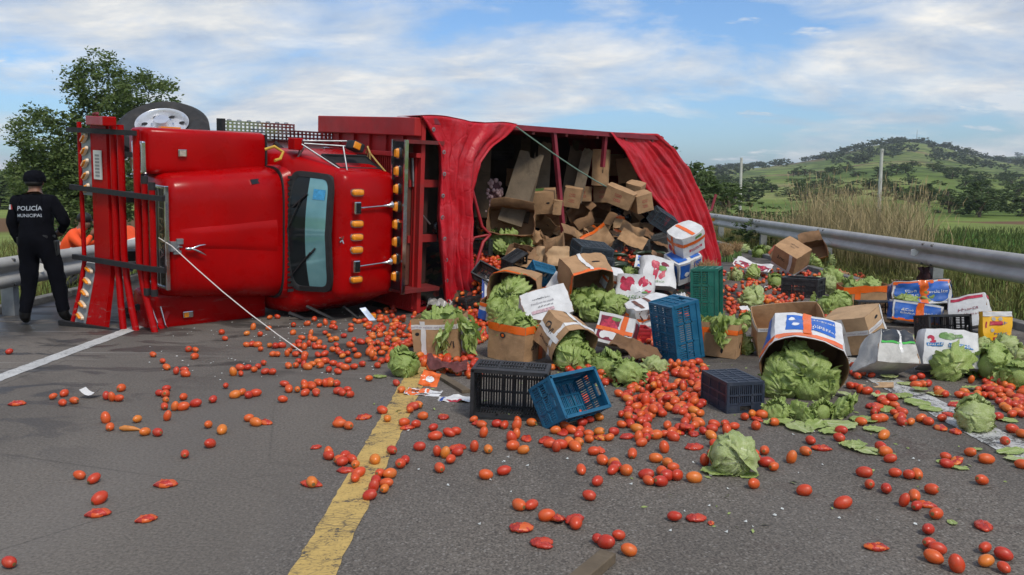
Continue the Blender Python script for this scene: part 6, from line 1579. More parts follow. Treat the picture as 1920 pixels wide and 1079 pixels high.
C24 = carton('white carton wrapped in orange tape beside the slanting tarpaulin', (.44, .36, .36), (20, -22, 26), 1286, 487, 72, mo=M_WBOX, lift=.40, closed=True, bulge=.045,
             deco=lambda c, r: (c.band(r, .56, .72, M_TAPEO), c.patch(r, 3, .4, .54, 0, 1, M_TAPEO, .006, 'tape'), c.cap_patch(r, .42, .56, 0, 1, M_TAPEO, 'tape', .006), c.patch(r, 0, .25, .85, .22, .34, M_RADISH), c.text(r, 0, .55, .28, 'RABANITO', .05, M_INKW, 0, .0055), c.patch(r, 0, .5, .8, .8, .92, M_GREENP), c.blob(r, 3, .25, .3, .05, .06, M_RADISH)))
C25 = carton('blue and white carton with white tape just below the orange wrapped one', (.42, .36, .36), (22, -16, 24), 1280, 537, 74, M_WBOX, closed=True, bulge=.02,
             deco=lambda c, r: (c.patch(r, 0, .05, .43, .28, .92, M_BLUEP), c.patch(r, 0, .60, .95, .40, .92, M_BLUEP), c.patch(r, 3, .1, .9, .12, .88, M_BLUEP), c.cap_patch(r, .05, .42, .1, .9, M_BLUEP), c.cap_patch(r, .58, .95, .1, .9, M_BLUEP), c.patch(r, 0, .46, .55, 0, 1, M_TAPEW, .006, 'tape'), c.blob(r, 0, .32, .45, .04, .04, M_INKW, .005), c.text(r, 0, .77, .55, 'Campo', .05, M_INKW, 0, .0055)))
def radish_bag(c, r):
    for t, z, a in ((.18, .62, .075), (.82, .60, .078), (.66, .74, .07), (.32, .78, .06), (.74, .84, .05), (.1, .78, .05)): c.blob(r, 0, t, z, a, a * .9, M_RADISH)
    for t, z, a in ((.42, .56, .055), (.56, .6, .05)): c.blob(r, 0, t, z, a, a, M_INKW, .006)
    c.blob(r, 0, .7, .44, .05, .015, M_GREENP, .006); c.text(r, 0, .5, .28, 'RABANITO', .075, M_GREENP, 0, .0055); c.text(r, 0, .5, .12, 'KG', .07, M_INK, 0, .0055)
C26 = carton('white sack printed with red radishes and pale garlic standing on the heap', (.44, .14, .38), (-16, 4, -4), 1190, 580, 78, M_WBOX, M_WBOX, closed=True, bulge=.05, crush=.02, pinch=.15, deco=radish_bag, cat='sack', nm='radish_sack')
C26b = carton('white flattened sack with one big radish print behind the radish and garlic sack', (.42, .10, .36), (-30, 10, 10), 1232, 548, 72, M_WBOX, M_WBOX, closed=True, bulge=.03, crush=.02, pinch=.1, cat='sack', nm='radish_sack',
              deco=lambda c, r: (c.blob(r, 0, .5, .46, .10, .09, M_RADISH), c.blob(r, 0, .62, .62, .06, .035, M_GREENP, .0055), c.blob(r, 0, .36, .72, .07, .05, M_RADISH), c.blob(r, 0, .7, .8, .06, .03, M_MAROON), c.text(r, 0, .5, .16, 'rabanos', .05, M_GREENP)))
C26c = sheet('white carton panel with two blue printed squares above the radish sacks', .50, .24, .03, (42, 8, -10), 1225, 512, 72, M_WBOX, M_KRAFTIN, deco=lambda fn, r: (spatch(fn, r, .06, .28, .55, .92, M_BLUEP), spatch(fn, r, .06, .28, .08, .3, M_BLUEP), spatch(fn, r, .62, .88, .3, .7, M_BLUEP)), seed=9, lift=.12)
C27 = carton('small white carton with an orange tape stripe beside the flattened brown carton', (.30, .28, .40), (24, 10, 16), 1147, 556, 42, M_WBOX, closed=True, deco=lambda c, r: (c.band(r, .60, .72, M_TAPEO), c.text(r, 0, .5, .4, 'FRESCO', .06, M_INK), c.text(r, 0, .5, .2, 'NAB', .08, M_GREENP)))
C28 = carton('crumpled white bag with brown ribs and orange tape left of the tall blue crate', (.52, .34, .30), (12, -12, 18), 1216, 622, 92, M_WBOX, M_KRAFTIN, bulge=.04, crush=.035, closed=True, cat='bag', nm='crumpled_bag',
             deco=lambda c, r: (c.band(r, .44, .58, M_TAPEO, .008, (0, 3), rag=.08), c.patch(r, 0, .1, .16, .5, 1, simple('brown_rib', (.16, .07, .05), .6), .006), c.patch(r, 0, .3, .34, .5, 1, simple('brown_rib', (.16, .07, .05), .6), .006), c.patch(r, 0, .5, .54, .5, 1, simple('brown_rib', (.16, .07, .05), .6), .006), c.cap_patch(r, .2, .3, .1, .9, simple('brown_rib', (.16, .07, .05), .6)), c.cap_patch(r, .5, .58, .1, .9, simple('brown_rib', (.16, .07, .05), .6))))
# upper heap and inside the load
C30 = carton('brown carton lying with orange edged flaps towards the camera on the left of the heap', (.62, .36, .34), (80, 4, -4), 958, 446, 92, lift=.16, bulge=.02, crush=.012, deco=lambda c, r: (c.hole(r, 2, .3, .5, .03), c.hole(r, 2, .7, .5, .03), c.band(r, .86, 1.0, M_TAPEO), c.flap(r, 2, .12, 30, M_KRAFT, M_KRAFTIN, 20)))
for px, by, w in ((925, 470, 42), (955, 476, 48), (985, 470, 42), (940, 482, 36), (975, 486, 34), (1000, 478, 34)): headpx('leafy lettuce hanging below the orange edged flaps on the left of the heap', px, by, w, 'lettuce', 'lettuce below the orange edged flaps', loose=.85, parts=True)
for spec in (
    ('large torn brown carton gaping open left of the maroon frame pole', (.46, .36, .40), (60, 30, 30), 1030, 446, 66, dict(crush=.03, bulge=.05), (2, .2, 50)),
    ('brown carton on its side with its mouth to the right below the frame pole', (.40, .34, .36), (70, 10, 50), 1056, 492, 66, dict(crush=.015, bulge=.02), (2, .18, 80)),
    ('dark wet crumpled carton hanging by the foot of the frame pole', (.36, .30, .40), (40, -30, 20), 1086, 440, 52, dict(crush=.04, bulge=.05, mo=M_KRAFTDK), (0, .2, 110)),
    ('brown carton with slotted flap between the frame pole and the garbage bags', (.40, .34, .34), (50, 14, -30), 1122, 442, 56, dict(crush=.02), (1, .18, 70)),
    ('low brown carton lying behind the grey crates in the middle of the heap', (.48, .32, .26), (20, 6, 12), 1120, 470, 62, dict(crush=.015), (0, .16, 140)),
    ('torn brown carton flap lying left of the slate crates', (.34, .30, .30), (70, -18, 40), 1030, 512, 50, dict(crush=.03), (2, .16, 40)),
    ('brown carton with orange stripe under the left lettuce on the heap', (.40, .30, .26), (36, 14, -26), 975, 506, 52, dict(crush=.02, deco=lambda c, r: c.patch(r, 0, .3, .5, 0, 1, M_TAPEO, .004, 'tape')), (0, .18, 120)),
    ('brown carton leaning beside the yellow scrap on the right of the heap', (.36, .30, .34), (30, -20, 24), 1178, 448, 44, dict(crush=.02), (1, .14, 60)),
    ('pale brown carton right of the yellow scrap on the heap', (.42, .30, .24), (14, 12, -12), 1206, 444, 46, dict(crush=.015, mo=M_KRAFT2), (2, .14, 80)),
    ('brown carton scrap standing above the blue small crate', (.30, .24, .30), (60, 24, 64), 1008, 470, 42, dict(crush=.04), (0, .16, 90)),
    ('folded brown carton half under the orange edged flaps', (.44, .3, .2), (30, -8, 18), 915, 446, 50, dict(crush=.02, deco=lambda c, r: c.band(r, .8, 1, M_TAPEO)), (2, .12, 60)),
    ('brown carton wedge leaning on the orange wrapped white carton', (.32, .28, .28), (24, 20, 10), 1240, 520, 40, dict(crush=.025), (3, .12, 60)),
):
    lab, dm, rt, cx, by, w, kw, fl = spec; kw = dict(kw); dc = kw.pop('deco', None)
    carton(lab, dm, rt, cx, by, w, kw.pop('mo', M_KRAFT), M_KRAFTIN, deco=(lambda c, r, dc=dc, fl=fl: ((dc(c, r) if dc else None), c.flap(r, fl[0], fl[1], fl[2], M_KRAFT, M_KRAFTIN, 20), c.flap(r, (fl[0] + 1) % 4, fl[1] * .8, fl[2] * .6, M_KRAFT, M_KRAFTIN, 15), c.hole(r, (fl[0] + 2) % 4, .5, .6))), **kw)
def slogan(c, r):
    for z in (.3, .4, .6, .7): c.text(r, 0, .5, z, 'FRUTA', .05, M_INKR, 0, .004)
for lab, dm, rt, cx, by, w, dep, dc in (
    ('tall brown carton standing on end in the load below the green rope', (.26, .30, .62), (0, 2, -14), 1127, 349, 36, 13.0, lambda c, r: c.text(r, 0, .72, .6, 'EMPACADORA', .055, M_INK, 90, .004)),
    ('brown carton with red print stacked left of the tall one in the load', (.32, .3, .30), (0, 0, -10), 1094, 378, 34, 13.1, slogan),
    ('brown carton with red print stacked under the tall one in the load', (.34, .3, .30), (0, 0, -14), 1132, 380, 40, 13.3, slogan),
    ('sloping brown carton with red print in front of the stacked ones', (.50, .32, .30), (10, 22, -14), 1162, 396, 66, 12.5, slogan),
    ('brown carton tipped at the right end of the stacked row in the load', (.36, .32, .36), (12, -14, 20), 1202, 402, 48, 12.6, slogan),
    ('brown carton with a green printed lid behind the leaning plank', (.48, .40, .34), (10, -4, -8), 1012, 404, 66, 12.2, lambda c, r: (c.cap_patch(r, .35, .65, .3, .8, M_GREENP), c.hole(r, 0, .3, .5, .03), c.hole(r, 0, .8, .5, .03))),
    ('narrow brown carton piece standing beside the green printed one', (.18, .22, .34), (4, 6, -10), 1046, 404, 20, 11.9, None),
    ('brown carton standing behind the tall one in the dark of the load', (.40, .30, .50), (0, -6, -20), 1178, 345, 46, 13.8, None),
    ('brown carton filling the corner of the load under the slanting tarpaulin', (.40, .34, .44), (4, -6, 10), 1206, 350, 46, 14.0, slogan),
    ('brown carton lying over the sloping one near the tarpaulin edge', (.36, .30, .28), (16, 14, -30), 1192, 372, 40, 12.9, None),
    ('brown carton wedged between the split plank and the stack in the load', (.34, .30, .40), (8, 10, -6), 1074, 392, 40, 12.7, slogan),
    ('dim brown carton standing behind the wide leaning plank', (.40, .34, .40), (0, 4, -8), 968, 352, 40, 13.6, None),
    ('stacked brown carton at the back between the planks and the tall carton', (.36, .30, .40), (0, 0, -8), 1150, 330, 40, 14.2, None),
):
    carton(lab, dm, rt, cx, by, w, closed=True, depth=dep, deco=dc, crush=.006, smin=.6, smax=1.6)

# ------------------------------------------------------------------ crates
crate('black crate lying on its side with its open mouth to the camera', 'black', (93, 2, -8), 958, 796, 152)
crate('blue crate tipped against the open black one with tomatoes inside', 'blue', (58, 0, 42), 1068, 808, 156, sink=.02)
crate('tall blue crate standing on end in front of the radish bag', 'blue', (4, 80, 30), 1268, 684, 106)
crate('black crate standing upside down left of the big blue printed carton', 'navy', (180, 0, -78), 1374, 780, 120)
crate('green crate lying upside down behind the tall blue one', 'green', (2, 88, -20), 1325, 598, 62)
crate('black crate standing upright alone on the right lane', 'black', (0, 0, -38), 1506, 563, 84)
crate('black crate on its side between the closed carton and the blue cartons', 'black', (88, 0, -6), 1636, 606, 70)
crate('dark crate lying behind the white asparagus carton', 'black', (80, 0, 8), 1768, 650, 112)
crate('slate crate upside down on the heap, upper of the nested pair', 'slate', (196, 8, 22), 1108, 506, 90, lift=.10)
crate('slate crate lower of the nested pair on the heap', 'slate', (190, 10, 22), 1108, 524, 92)
crate('grey crate standing on end in the middle of the heap', 'grey', (-94, 2, -16), 1144, 474, 54)
crate('grey crate tilted beside the orange wrapped white carton', 'grey', (-76, -12, 10), 1228, 482, 54)
crate('small slate crate jammed under the edge of the slanting tarpaulin', 'slate', (-66, 30, 20), 1242, 442, 44, lift=.42)
crate('low grey crate peeping out between the cucumbers and tomatoes', 'grey', (2, 0, 4), 1184, 484, None, lift=-.14)
crate('bright blue crate tipped behind the dark lettuce carton', 'blue', (130, 16, 28), 1014, 540, 64, smin=.6)
crate('black crate tilted among tomatoes beside the pleated tarpaulin', 'black', (50, 24, -24), 912, 544, 56, smin=.6)
crate('black crate in the shadow under the orange edged flaps', 'black', (82, 0, -14), 900, 480, 50, smin=.6)
crate('red crate half hidden behind the radish carton', 'red', (4, 3, 10), 1190, 646, 44, smin=.55)
crate('flat black crate bottom lying by the tarpaulin hem', 'black', (176, -8, 30), 888, 586, 54, lift=-.12, smin=.6)
crate('black crate tumbled behind the bright blue one', 'black', (110, -20, 50), 964, 522, 52, smin=.6)

# ------------------------------------------------------------------ loose heads and leaves
for lab, px, by, w, kind, *lo in (
    ('green lettuce lying at the end of the yellow line beside the carton', 757, 714, 62, 'lettuce'),
    ('cut pale cabbage sitting alone on the asphalt in front of the carton of lettuce', 1377, 902, 90, 'cabbage', .05, 1.0),
    ('round pale cabbage beside the worn white line at the right', 1832, 818, 78, 'cabbage', .1, .9),
    ('large ragged lettuce in front of the white asparagus carton', 1785, 722, 74, 'lettuce'),
    ('large spreading lettuce to the right of the ragged one', 1866, 726, 82, 'lettuce'),
    ('dark lettuce cut by the right edge of the picture', 1914, 738, 66, 'lettuce'),
    ('pale cabbage at the foot of the yellow sack', 1846, 672, 40, 'cabbage'),
    ('smooth green cabbage right of the yellow sack', 1893, 678, 52, 'cabbage'),
    ('yellowish cabbage by the right edge near the spread lettuce', 1918, 690, 40, 'cabbage'),
    ('cut pale cabbage beside the dark torn carton panel', 1226, 710, 46, 'cabbage'),
    ('leafy lettuce under the left of the dark torn panel', 1140, 716, 58, 'lettuce'),
    ('leafy lettuce under the middle of the dark torn panel', 1178, 732, 62, 'lettuce'),
    ('pale cabbage lying among tomatoes right of the green crate', 1410, 587, 50, 'cabbage'),
    ('pale lettuce between the orange edged carton and the white rimmed one', 1428, 640, 42, 'lettuce'),
    ('lettuce squeezed beside the orange edged carton', 1398, 668, 36, 'lettuce'),
    ('pale lettuce left of the pair before the lone black crate', 1548, 598, 50, 'lettuce'),
    ('pale lettuce right of the pair before the lone black crate', 1578, 592, 50, 'lettuce'),
    ('pale lettuce touching the left side of the lone black crate', 1456, 545, 34, 'lettuce'),
    ('pale lettuce at the right side of the lone black crate', 1562, 540, 40, 'lettuce'),
    ('pale lettuce behind the ragged orange taped carton', 1556, 556, 40, 'cabbage'),
    ('small cabbage under the flattened radish panel', 1381, 530, 28, 'cabbage'),
    ('green lettuce right under the flattened radish panel', 1412, 530, 32, 'lettuce'),
    ('lettuce on the verge behind the yellow sack', 1700, 592, 44, 'lettuce'),
    ('pale lettuce between the blue cartons and the red printed one', 1742, 588, 48, 'lettuce'),
    ('small pale lettuce near the guardrail above the torn flaps', 1395, 478, 22, 'cabbage'),
    ('small lettuce near the guardrail beside the torn flaps', 1425, 486, 24, 'lettuce'),
    ('pale lettuce by the small carton at the foot of the guardrail', 1440, 478, 22, 'cabbage'),
    ('lettuce right of the diagonal taped carton', 1530, 510, 34, 'lettuce'),
    ('lettuce further right of the diagonal taped carton', 1552, 502, 28, 'cabbage'),
    ('lettuce hidden behind the white rimmed open carton', 1400, 618, 34, 'lettuce'),
    ('lettuce lying above the radish and garlic sack', 1180, 528, 34, 'lettuce'),
    ('lettuce beside the white carton with blue printed squares', 1204, 540, 30, 'lettuce'),
    ('pale lettuce left of the radish and garlic sack', 1168, 572, 30, 'lettuce'),
    ('lettuce under the tarpaulin hem beside the low striped carton', 922, 590, 42, 'lettuce'),
    ('lettuce in front of the orange rimmed tipped carton', 960, 612, 46, 'lettuce'),
    ('lettuce right in front of the orange rimmed tipped carton', 990, 606, 42, 'lettuce'),
    ('lettuce between the tipped carton and the open blue crate', 1092, 698, 50, 'lettuce'),
    ('lettuce by the mouth of the crossed tape carton', 1058, 694, 46, 'lettuce')):
    headpx(lab, px, by, w, kind, loose=lo[0] if lo else .5, squash=lo[1] if lo else .92)
# wilted greens over the rim of the white taped carton
def strand(label, pts, name='wilted_greens', n=70, w=.05, seed=1, mat=None, cat='greens'):
    rnd = random.Random(seed); mb = MB(); tone = []
    P = [Vector(p) for p in pts]
    for _ in range(n):
        t = rnd.random() * (len(P) - 1); i = min(int(t), len(P) - 2); p = P[i].lerp(P[i + 1], t - i) + Vector((rnd.gauss(0, w), rnd.gauss(0, w), rnd.gauss(0, w * .6)))
        d = (P[i + 1] - P[i]).normalized() + Vector((rnd.gauss(0, .4), rnd.gauss(0, .4), rnd.gauss(0, .4))); d.normalize(); s = rnd.uniform(.04, .085); q = d.cross(Vector((rnd.gauss(0, 1), rnd.gauss(0, 1), .3))).normalized() * s * .45
        mb.add([p - d * s, p - d * s * .2 + q, p + d * s, p - d * s * .2 - q], [(0, 1, 2, 3)]); tone += [rnd.random() * .5] * 4
    o = mb.obj(name, mat or M_LETT, attr=tone); tag(o, label, cat); return o
for lab, pxs, sd, n in (('wilted greens hanging down the right side of the white taped carton', [(868, 600), (884, 622), (882, 655)], 2, 110), ('wilted greens hanging over the front of the white taped carton', [(838, 605), (832, 630), (828, 660)], 3, 80),
                        ('wilted greens hanging over the carton right of the tall blue crate', [(1352, 600), (1350, 622), (1352, 645)], 4, 70)):
    dd = (C1 if pxs[0][0] < 1000 else C10).root.location.y - .20
    strand(lab, [at_depth(x, y, dd) for x, y in pxs], seed=sd, n=n, w=.035)
rl = random.Random(31)
for px, py, sz in ((1600, 838, .22), (1625, 848, .20), (1655, 852, .16), (1530, 800, .26), (1575, 800, .24), (1618, 790, .2), (1460, 795, .24), (1500, 806, .24), (1560, 812, .2), (1720, 758, .2), (1760, 742, .18), (1800, 758, .16), (1895, 850, .2), (1910, 865, .16), (1785, 982, .07), (1690, 745, .2), (1840, 770, .18),
                   (712, 708, .12), (1345, 888, .2), (1405, 895, .12), (1640, 808, .16), (1700, 722, .16), (1745, 770, .18), (1888, 790, .14), (1565, 725, .14), (1660, 770, .16), (1830, 845, .10), (1800, 880, .1), (1770, 868, .1)):
    p = gp(px, py); flat_leaf('loose torn lettuce leaf lying flat on the asphalt at the right', (p[0], p[1], .004), sz, 'torn lettuce leaves on the asphalt', rl, rl.choice(['lettuce', 'lettuce', 'cabbage']), rl.uniform(.5, .9))
for i in range(60):
    px, py = rl.choice([(rl.uniform(900, 1280), rl.uniform(500, 640)), (rl.uniform(1340, 1900), rl.uniform(520, 760)), (rl.uniform(900, 1100), rl.uniform(460, 520))])
    p = march(px, py); flat_leaf('torn lettuce leaf among the cartons and crates', (p[0], p[1], surf(p[0], p[1]) + .02), rl.uniform(.12, .26), 'torn lettuce leaves among the cartons', rl, rl.choice(['lettuce', 'cabbage']), rl.uniform(.5, 1))

# ------------------------------------------------------------------ bags, bunches, planks, papers, other scraps
def bunch(label, px, by, w, h=1.0, lift=0.0):
    """bunch of onions or herbs: tan roots over green stalks"""
    P = march(px, by, lift); s = w * P[1] / FPX; rnd = random.Random(int(px))
    t = thing('root_bunch', label, 'bunch', (P[0], P[1] + s * .3, surf(P[0], P[1]) + lift))
    mb = MB()
    for _ in range(130):
        a = rnd.uniform(0, 6.28); r = s * .46 * math.sqrt(rnd.random()); z0 = s * .55 * h + rnd.gauss(0, .02); x, y = r * math.cos(a), r * math.sin(a)
        mb.tube([(x * .7, y * .7, z0), (x * 1.0 + rnd.gauss(0, .015), y + rnd.gauss(0, .015), z0 + s * rnd.uniform(.15, .5)), (x * 1.15 + rnd.gauss(0, .03), y * 1.1, z0 + s * rnd.uniform(.3, .75))], [.010, .006, .002], 4)
    mb.obj('roots', simple('tan_roots', (0.36, 0.235, 0.11), 0.85, 0.35, 30), t)['kind'] = 'stuff'
    mb = MB()
    for _ in range(60):
        a = rnd.uniform(0, 6.28); r = s * .42 * math.sqrt(rnd.random()); x, y = r * math.cos(a), r * math.sin(a)
        mb.tube([(x * .6, y * .6, s * .62 * h), (x, y, s * .3), (x * 1.3, y * 1.3, .0)], [.009, .008, .005], 4)
    mb.obj('stalks', simple('green_stalks', (0.12, 0.20, 0.05), 0.6, 0.35, 20), t)['kind'] = 'stuff'
    return t
bunch('tan rooted bunch of green onions between the blue carton and the tarpaulin', 1326, 545, 40, 1.3, .05)
bunch('small tan bunch lying beyond the tarpaulin edge beside the guardrail', 1366, 492, 24); bunch('tan bunch lying nearest the tarpaulin edge on the right lane', 1358, 482, 22); bunch('tan bunch left of the small lettuces by the guardrail', 1382, 484, 24)
def garbage_bag(label, px, by, w, lift=0.0, sd=1, sq=.7):
    P = march(px, by, lift); R = w / 2 * P[1] / FPX
    mb = MB(); mb.ball((0, 0, 0), 1, 40, 26)
    v = []
    for p in mb.v:
        q = Vector(p); k = 1 + .16 * mnoise.noise(q * 2 + Vector((sd, 0, 0))) + .09 * abs(mnoise.noise(q * 5 + Vector((0, sd, 0)))) + .05 * mnoise.noise(q * 11); v.append((q.x * R * k, q.y * R * k * .9, q.z * R * k * sq))
    mb.v = v; a = MB(); a.tube([(-R * .7, -R * .2, R * .3), (-R * .95, -R * .3, R * .62), (-R * 1.1, -R * .3, R * .8)], [R * .12, R * .07, R * .14], 8)
    t = thing('garbage_bag', label, 'bag', (P[0], P[1] + R * .4, surf(P[0], P[1]) + lift + R * sq * .8))
    m = simple('black_bag', (0.008, 0.008, 0.010), 0.22, 0.3, 6, bump=.5, bscale=16); mb.obj('bag', m, t, smooth=180); a.obj('knot', m, t, smooth=60)
garbage_bag('large shiny black garbage bag in front of the sloping brown carton', 1156, 424, 58, .12, 1)
garbage_bag('smaller black garbage bag beside white roots under the tarpaulin edge', 1200, 422, 44, .14, 4)
garbage_bag('flat black bag lying behind the large garbage bag', 1112, 402, 50, .12, 7, .4)
garbage_bag('black plastic bundle hanging between the header shelf and the pleated tarpaulin', 817, 436, 14, .9, 9, 1.6)
def radishes(label, px, by, w, lift=0.0, c=(.62, .58, .50), n=26):
    P = march(px, by, lift); s = w * P[1] / FPX; rnd = random.Random(int(px * 3)); t = thing('white_roots', label, 'roots', (P[0], P[1], surf(P[0], P[1]) + lift)); m = simple('root_white', (.62, .58, .50), .6, .2, 9)
    mb = MB()
    for _ in range(n):
        a = Vector((rnd.gauss(0, s * .25), rnd.gauss(0, s * .15), abs(rnd.gauss(0, s * .2)) + .03)); b = a + Vector((rnd.gauss(0, 1), rnd.gauss(0, 1), rnd.gauss(0, .6))).normalized() * s * .3; mb.tube([a, (a + b) / 2, b], [.012, .018, .004], 6)
    mb.obj('roots', m, t, smooth=60)['kind'] = 'stuff'
radishes('tangle of white roots beside the smaller garbage bag', 1212, 410, 30, .3)
def garlic_sack():
    m = simple('garlic_skin', (0.50, 0.34, 0.34), 0.6, 0.3, 14); rnd = random.Random(3)
    for lab, px, py, hpx, n in (('upper mesh sack of pinkish garlic beside the left plank', 925, 388, 52, 34), ('lower mesh sack of pinkish garlic behind the leaning plank', 920, 414, 34, 26)):
        P = at_depth(px, py, 12.0); t = thing('garlic_sack', lab, 'sack', tuple(P)); sc = 12.0 / FPX
        mb = MB(); mb.ball((0, 0, hpx * sc / 2), (15 * sc, 13 * sc, hpx * sc / 2), 20, 14); mb.obj('sack', simple('sack_dark', (0.10, 0.04, 0.045), .8, .3, 30), t, smooth=180)
        for i in range(n * 2):
            a = rnd.uniform(0, 6.28); z = rnd.uniform(.05, .95); r = math.sqrt(max(0, 1 - (2 * z - 1) ** 2))
            b = MB(); b.ball((0, 0, 0), (.034, .034, .028), 8, 6); o = b.obj('garlic_bulb', m, t, smooth=180) if i == 0 and n == 34 else link('garlic_bulb', GB, t)
            if i == 0 and n == 34: globals()['GB'] = o.data
            o.location = (15.5 * sc * r * math.cos(a), 13.5 * sc * r * math.sin(a), z * hpx * sc); o.rotation_euler = (a, z * 3, a)
garlic_sack()
M_PLANK = kraft('old_plank', (0.105, 0.075, 0.048), .6); M_PLANK2 = kraft('grey_plank', (0.15, 0.115, 0.078), .5)
def plank(label, p0, p1, d0, d1, wpx, thick=.05, mat=None, jag=True, seed=0):
    a, b = at_depth(*p0, d0), at_depth(*p1, d1); w = wpx * (d0 + d1) / 2 / FPX
    ax = Vector(b - a); L = ax.length; ax.normalize(); side = ax.cross(Vector((0, 1, 0))).normalized(); nrm = side.cross(ax).normalized()
    mb = MB(); nu, nv = 6, 14; rnd = random.Random(seed)
    top = [.05 * rnd.uniform(-1, 1) if jag else 0 for _ in range(nu + 1)]
    for off, fl in ((-thick / 2, 1), (thick / 2, 0)):
        mb.grid(lambda u, v: tuple(Vector(a) + ax * (L * v + (top[int(round(u * nu))] if v > .99 else 0)) + side * ((u - .5) * w * (1 + .03 * fbm(v * 6, seed))) + nrm * (off + .004 * fbm(u * 5, v * 9, seed))), nu, nv)
    n1 = (nu + 1) * (nv + 1)
    def q(i, j): return j * (nu + 1) + i
    for j in range(nv):
        for i in (0, nu): mb.f.append((q(i, j), q(i, j + 1), n1 + q(i, j + 1), n1 + q(i, j))); mb.mi.append(0)
    for i in range(nu):
        for j in (0, nv): mb.f.append((q(i, j), q(i + 1, j), n1 + q(i + 1, j), n1 + q(i, j))); mb.mi.append(0)
    o = mb.obj('wooden_plank', mat or M_PLANK, smooth=30); tag(o, label, 'plank', 'wooden planks standing in the load' if p0[1] < 600 else None); return o
plank('weathered plank standing upright at the left edge of the load', (903, 408), (908, 272), 11.9, 12.0, 27, seed=1)
plank('wide plank leaning right, in front of the garlic sacks', (955, 420), (996, 292), 11.6, 11.9, 46, .07, M_PLANK2, seed=2)
plank('narrow plank face right beside the wide leaning one', (982, 418), (1010, 292), 11.75, 12.0, 16, .06, seed=8)
plank('plank standing behind the wide leaning one below the green rope', (1016, 380), (1022, 268), 12.6, 12.7, 24, .06, M_PLANK2, seed=3)
plank('plank leaning just right of the maroon frame pole', (1066, 372), (1084, 280), 12.9, 13.1, 30, .06, seed=4)
plank('split plank leaning left of the tall brown carton', (1080, 380), (1102, 284), 12.7, 12.9, 20, .05, M_PLANK2, seed=5)
plank('dim plank far back in the load near the top rail', (984, 340), (986, 256), 13.3, 13.3, 18, .05, seed=6)
plank('dim plank at the back near the roof rail above the split plank', (1078, 300), (1080, 262), 13.9, 13.9, 12, .05, seed=7)
plank('dim plank at the right of the stacked cartons in the load', (1166, 372), (1186, 292), 14.0, 14.2, 24, .05, seed=10)
def ground_plank(label, pa, pb, w, th, mat, z=0.0):
    a, b = gp(*pa), gp(*pb); mb = MB(); mb.bar((a[0], a[1], z + th / 2), (b[0], b[1], z + th / 2 + .0), w, th); o = mb.obj('wooden_plank', mat, bevel=.004); tag(o, label, 'plank')
ground_plank('weathered plank lying on the asphalt at the bottom of the picture', (1060, 1120), (1140, 1052), .075, .045, M_PLANK2)
ground_plank('short wooden slat on the road beside the torn orange paper', (822, 706), (874, 738), .07, .03, M_PLANK2)
def paper1(fn, r):
    spatch(fn, r, .02, .62, .04, .96, M_TAPEO); spatch(fn, r, .50, .58, 0, 1, M_INKW, .005); spatch(fn, r, .3, 1, .40, .55, M_INKW, .005); stext(fn, r, .24, .55, '88', .09, M_INK, .40, .24, 0, .007)
sheet('torn orange and white carton scrap with black digits by the yellow line', .38, .24, .03, (2, 4, -6), 794, 746, 70, M_WBOX, M_KRAFTIN, 'carton_scrap', 'scrap', paper1, seed=2, crumple=.012)
sheet('crumpled orange carton flap standing behind the torn orange scrap', .22, .18, .05, (58, 10, -20), 806, 730, 36, M_TAPEO, M_KRAFTIN, 'carton_scrap', 'scrap', lambda fn, r: sblob(fn, r, .5, .5, .25, .2, M_INKW), seed=6, crumple=.015)
sheet('torn white carton scrap with red print against the open black crate', .36, .18, -.03, (6, -4, -10), 852, 758, 62, M_WBOX, M_KRAFTIN, 'carton_scrap', 'scrap', lambda fn, r: (spatch(fn, r, .3, .75, .1, .35, M_INKR), spatch(fn, r, .1, .2, .1, .8, M_INKB)), seed=4, crumple=.014)
sheet('maroon crumpled rag lying on the tomatoes beside the open black crate', .40, .16, .10, (20, 10, 8), 838, 700, 78, simple('maroon_rag', (.13, .04, .04), .9, .4, 12), M_KRAFTDK, 'crumpled_rag', 'rag', seed=8, crumple=.05, lift=.05)
sheet('flat pale cardboard flap lying on the road right of the big blue printed carton', .52, .24, .03, (1, -3, -24), 1628, 728, 78, M_KRAFT2, M_KRAFT, 'cardboard_flap', 'cardboard', seed=12, crumple=.010)
sheet('white printed panel leaning on the heap beside the bright blue crate', .18, .48, .04, (60, 20, -40), 1036, 560, 40, M_WBOX, M_KRAFTIN, 'carton_scrap', 'scrap', seed=14, crumple=.012)
sheet('white carton edge sticking up behind the orange rimmed tipped carton', .22, .34, .02, (74, 6, 20), 916, 566, 26, M_WBOX, M_KRAFTIN, 'carton_scrap', 'scrap', lambda fn, r: spatch(fn, r, 0, .2, 0, 1, M_INKB), seed=15, crumple=.01)
sheet('white and purple leaflet lying in front of the lone black crate', .44, .22, .03, (3, 3, 18), 1506, 580, 56, M_WBOX, M_KRAFTIN, 'carton_scrap', 'scrap', lambda fn, r: (spatch(fn, r, .1, .9, .35, .6, simple('violet_print', (.16, .09, .22), .6)), spatch(fn, r, .02, .98, .02, .12, M_MAROON)), seed=16, crumple=.015)
sheet('white torn piece standing in front of the pale cabbage among tomatoes', .16, .18, .02, (40, 0, 20), 1398, 592, 26, M_WBOX, M_WBOX, 'carton_scrap', 'scrap', seed=17, crumple=.01)
sheet('translucent grey plastic bag lying under the pleated tarpaulin hem', .42, .30, -.14, (10, 4, 0), 826, 584, 54, simple('grey_film', (.30, .29, .27), .3, .3, 12), M_KRAFTDK, 'plastic_bag', 'bag', seed=18, crumple=.05)
sheet('white plastic wrap hanging beside the green crate', .20, .42, .05, (66, 10, 50), 1342, 560, 26, M_WBOX, M_WBOX, 'plastic_wrap', 'wrap', seed=19, crumple=.03)
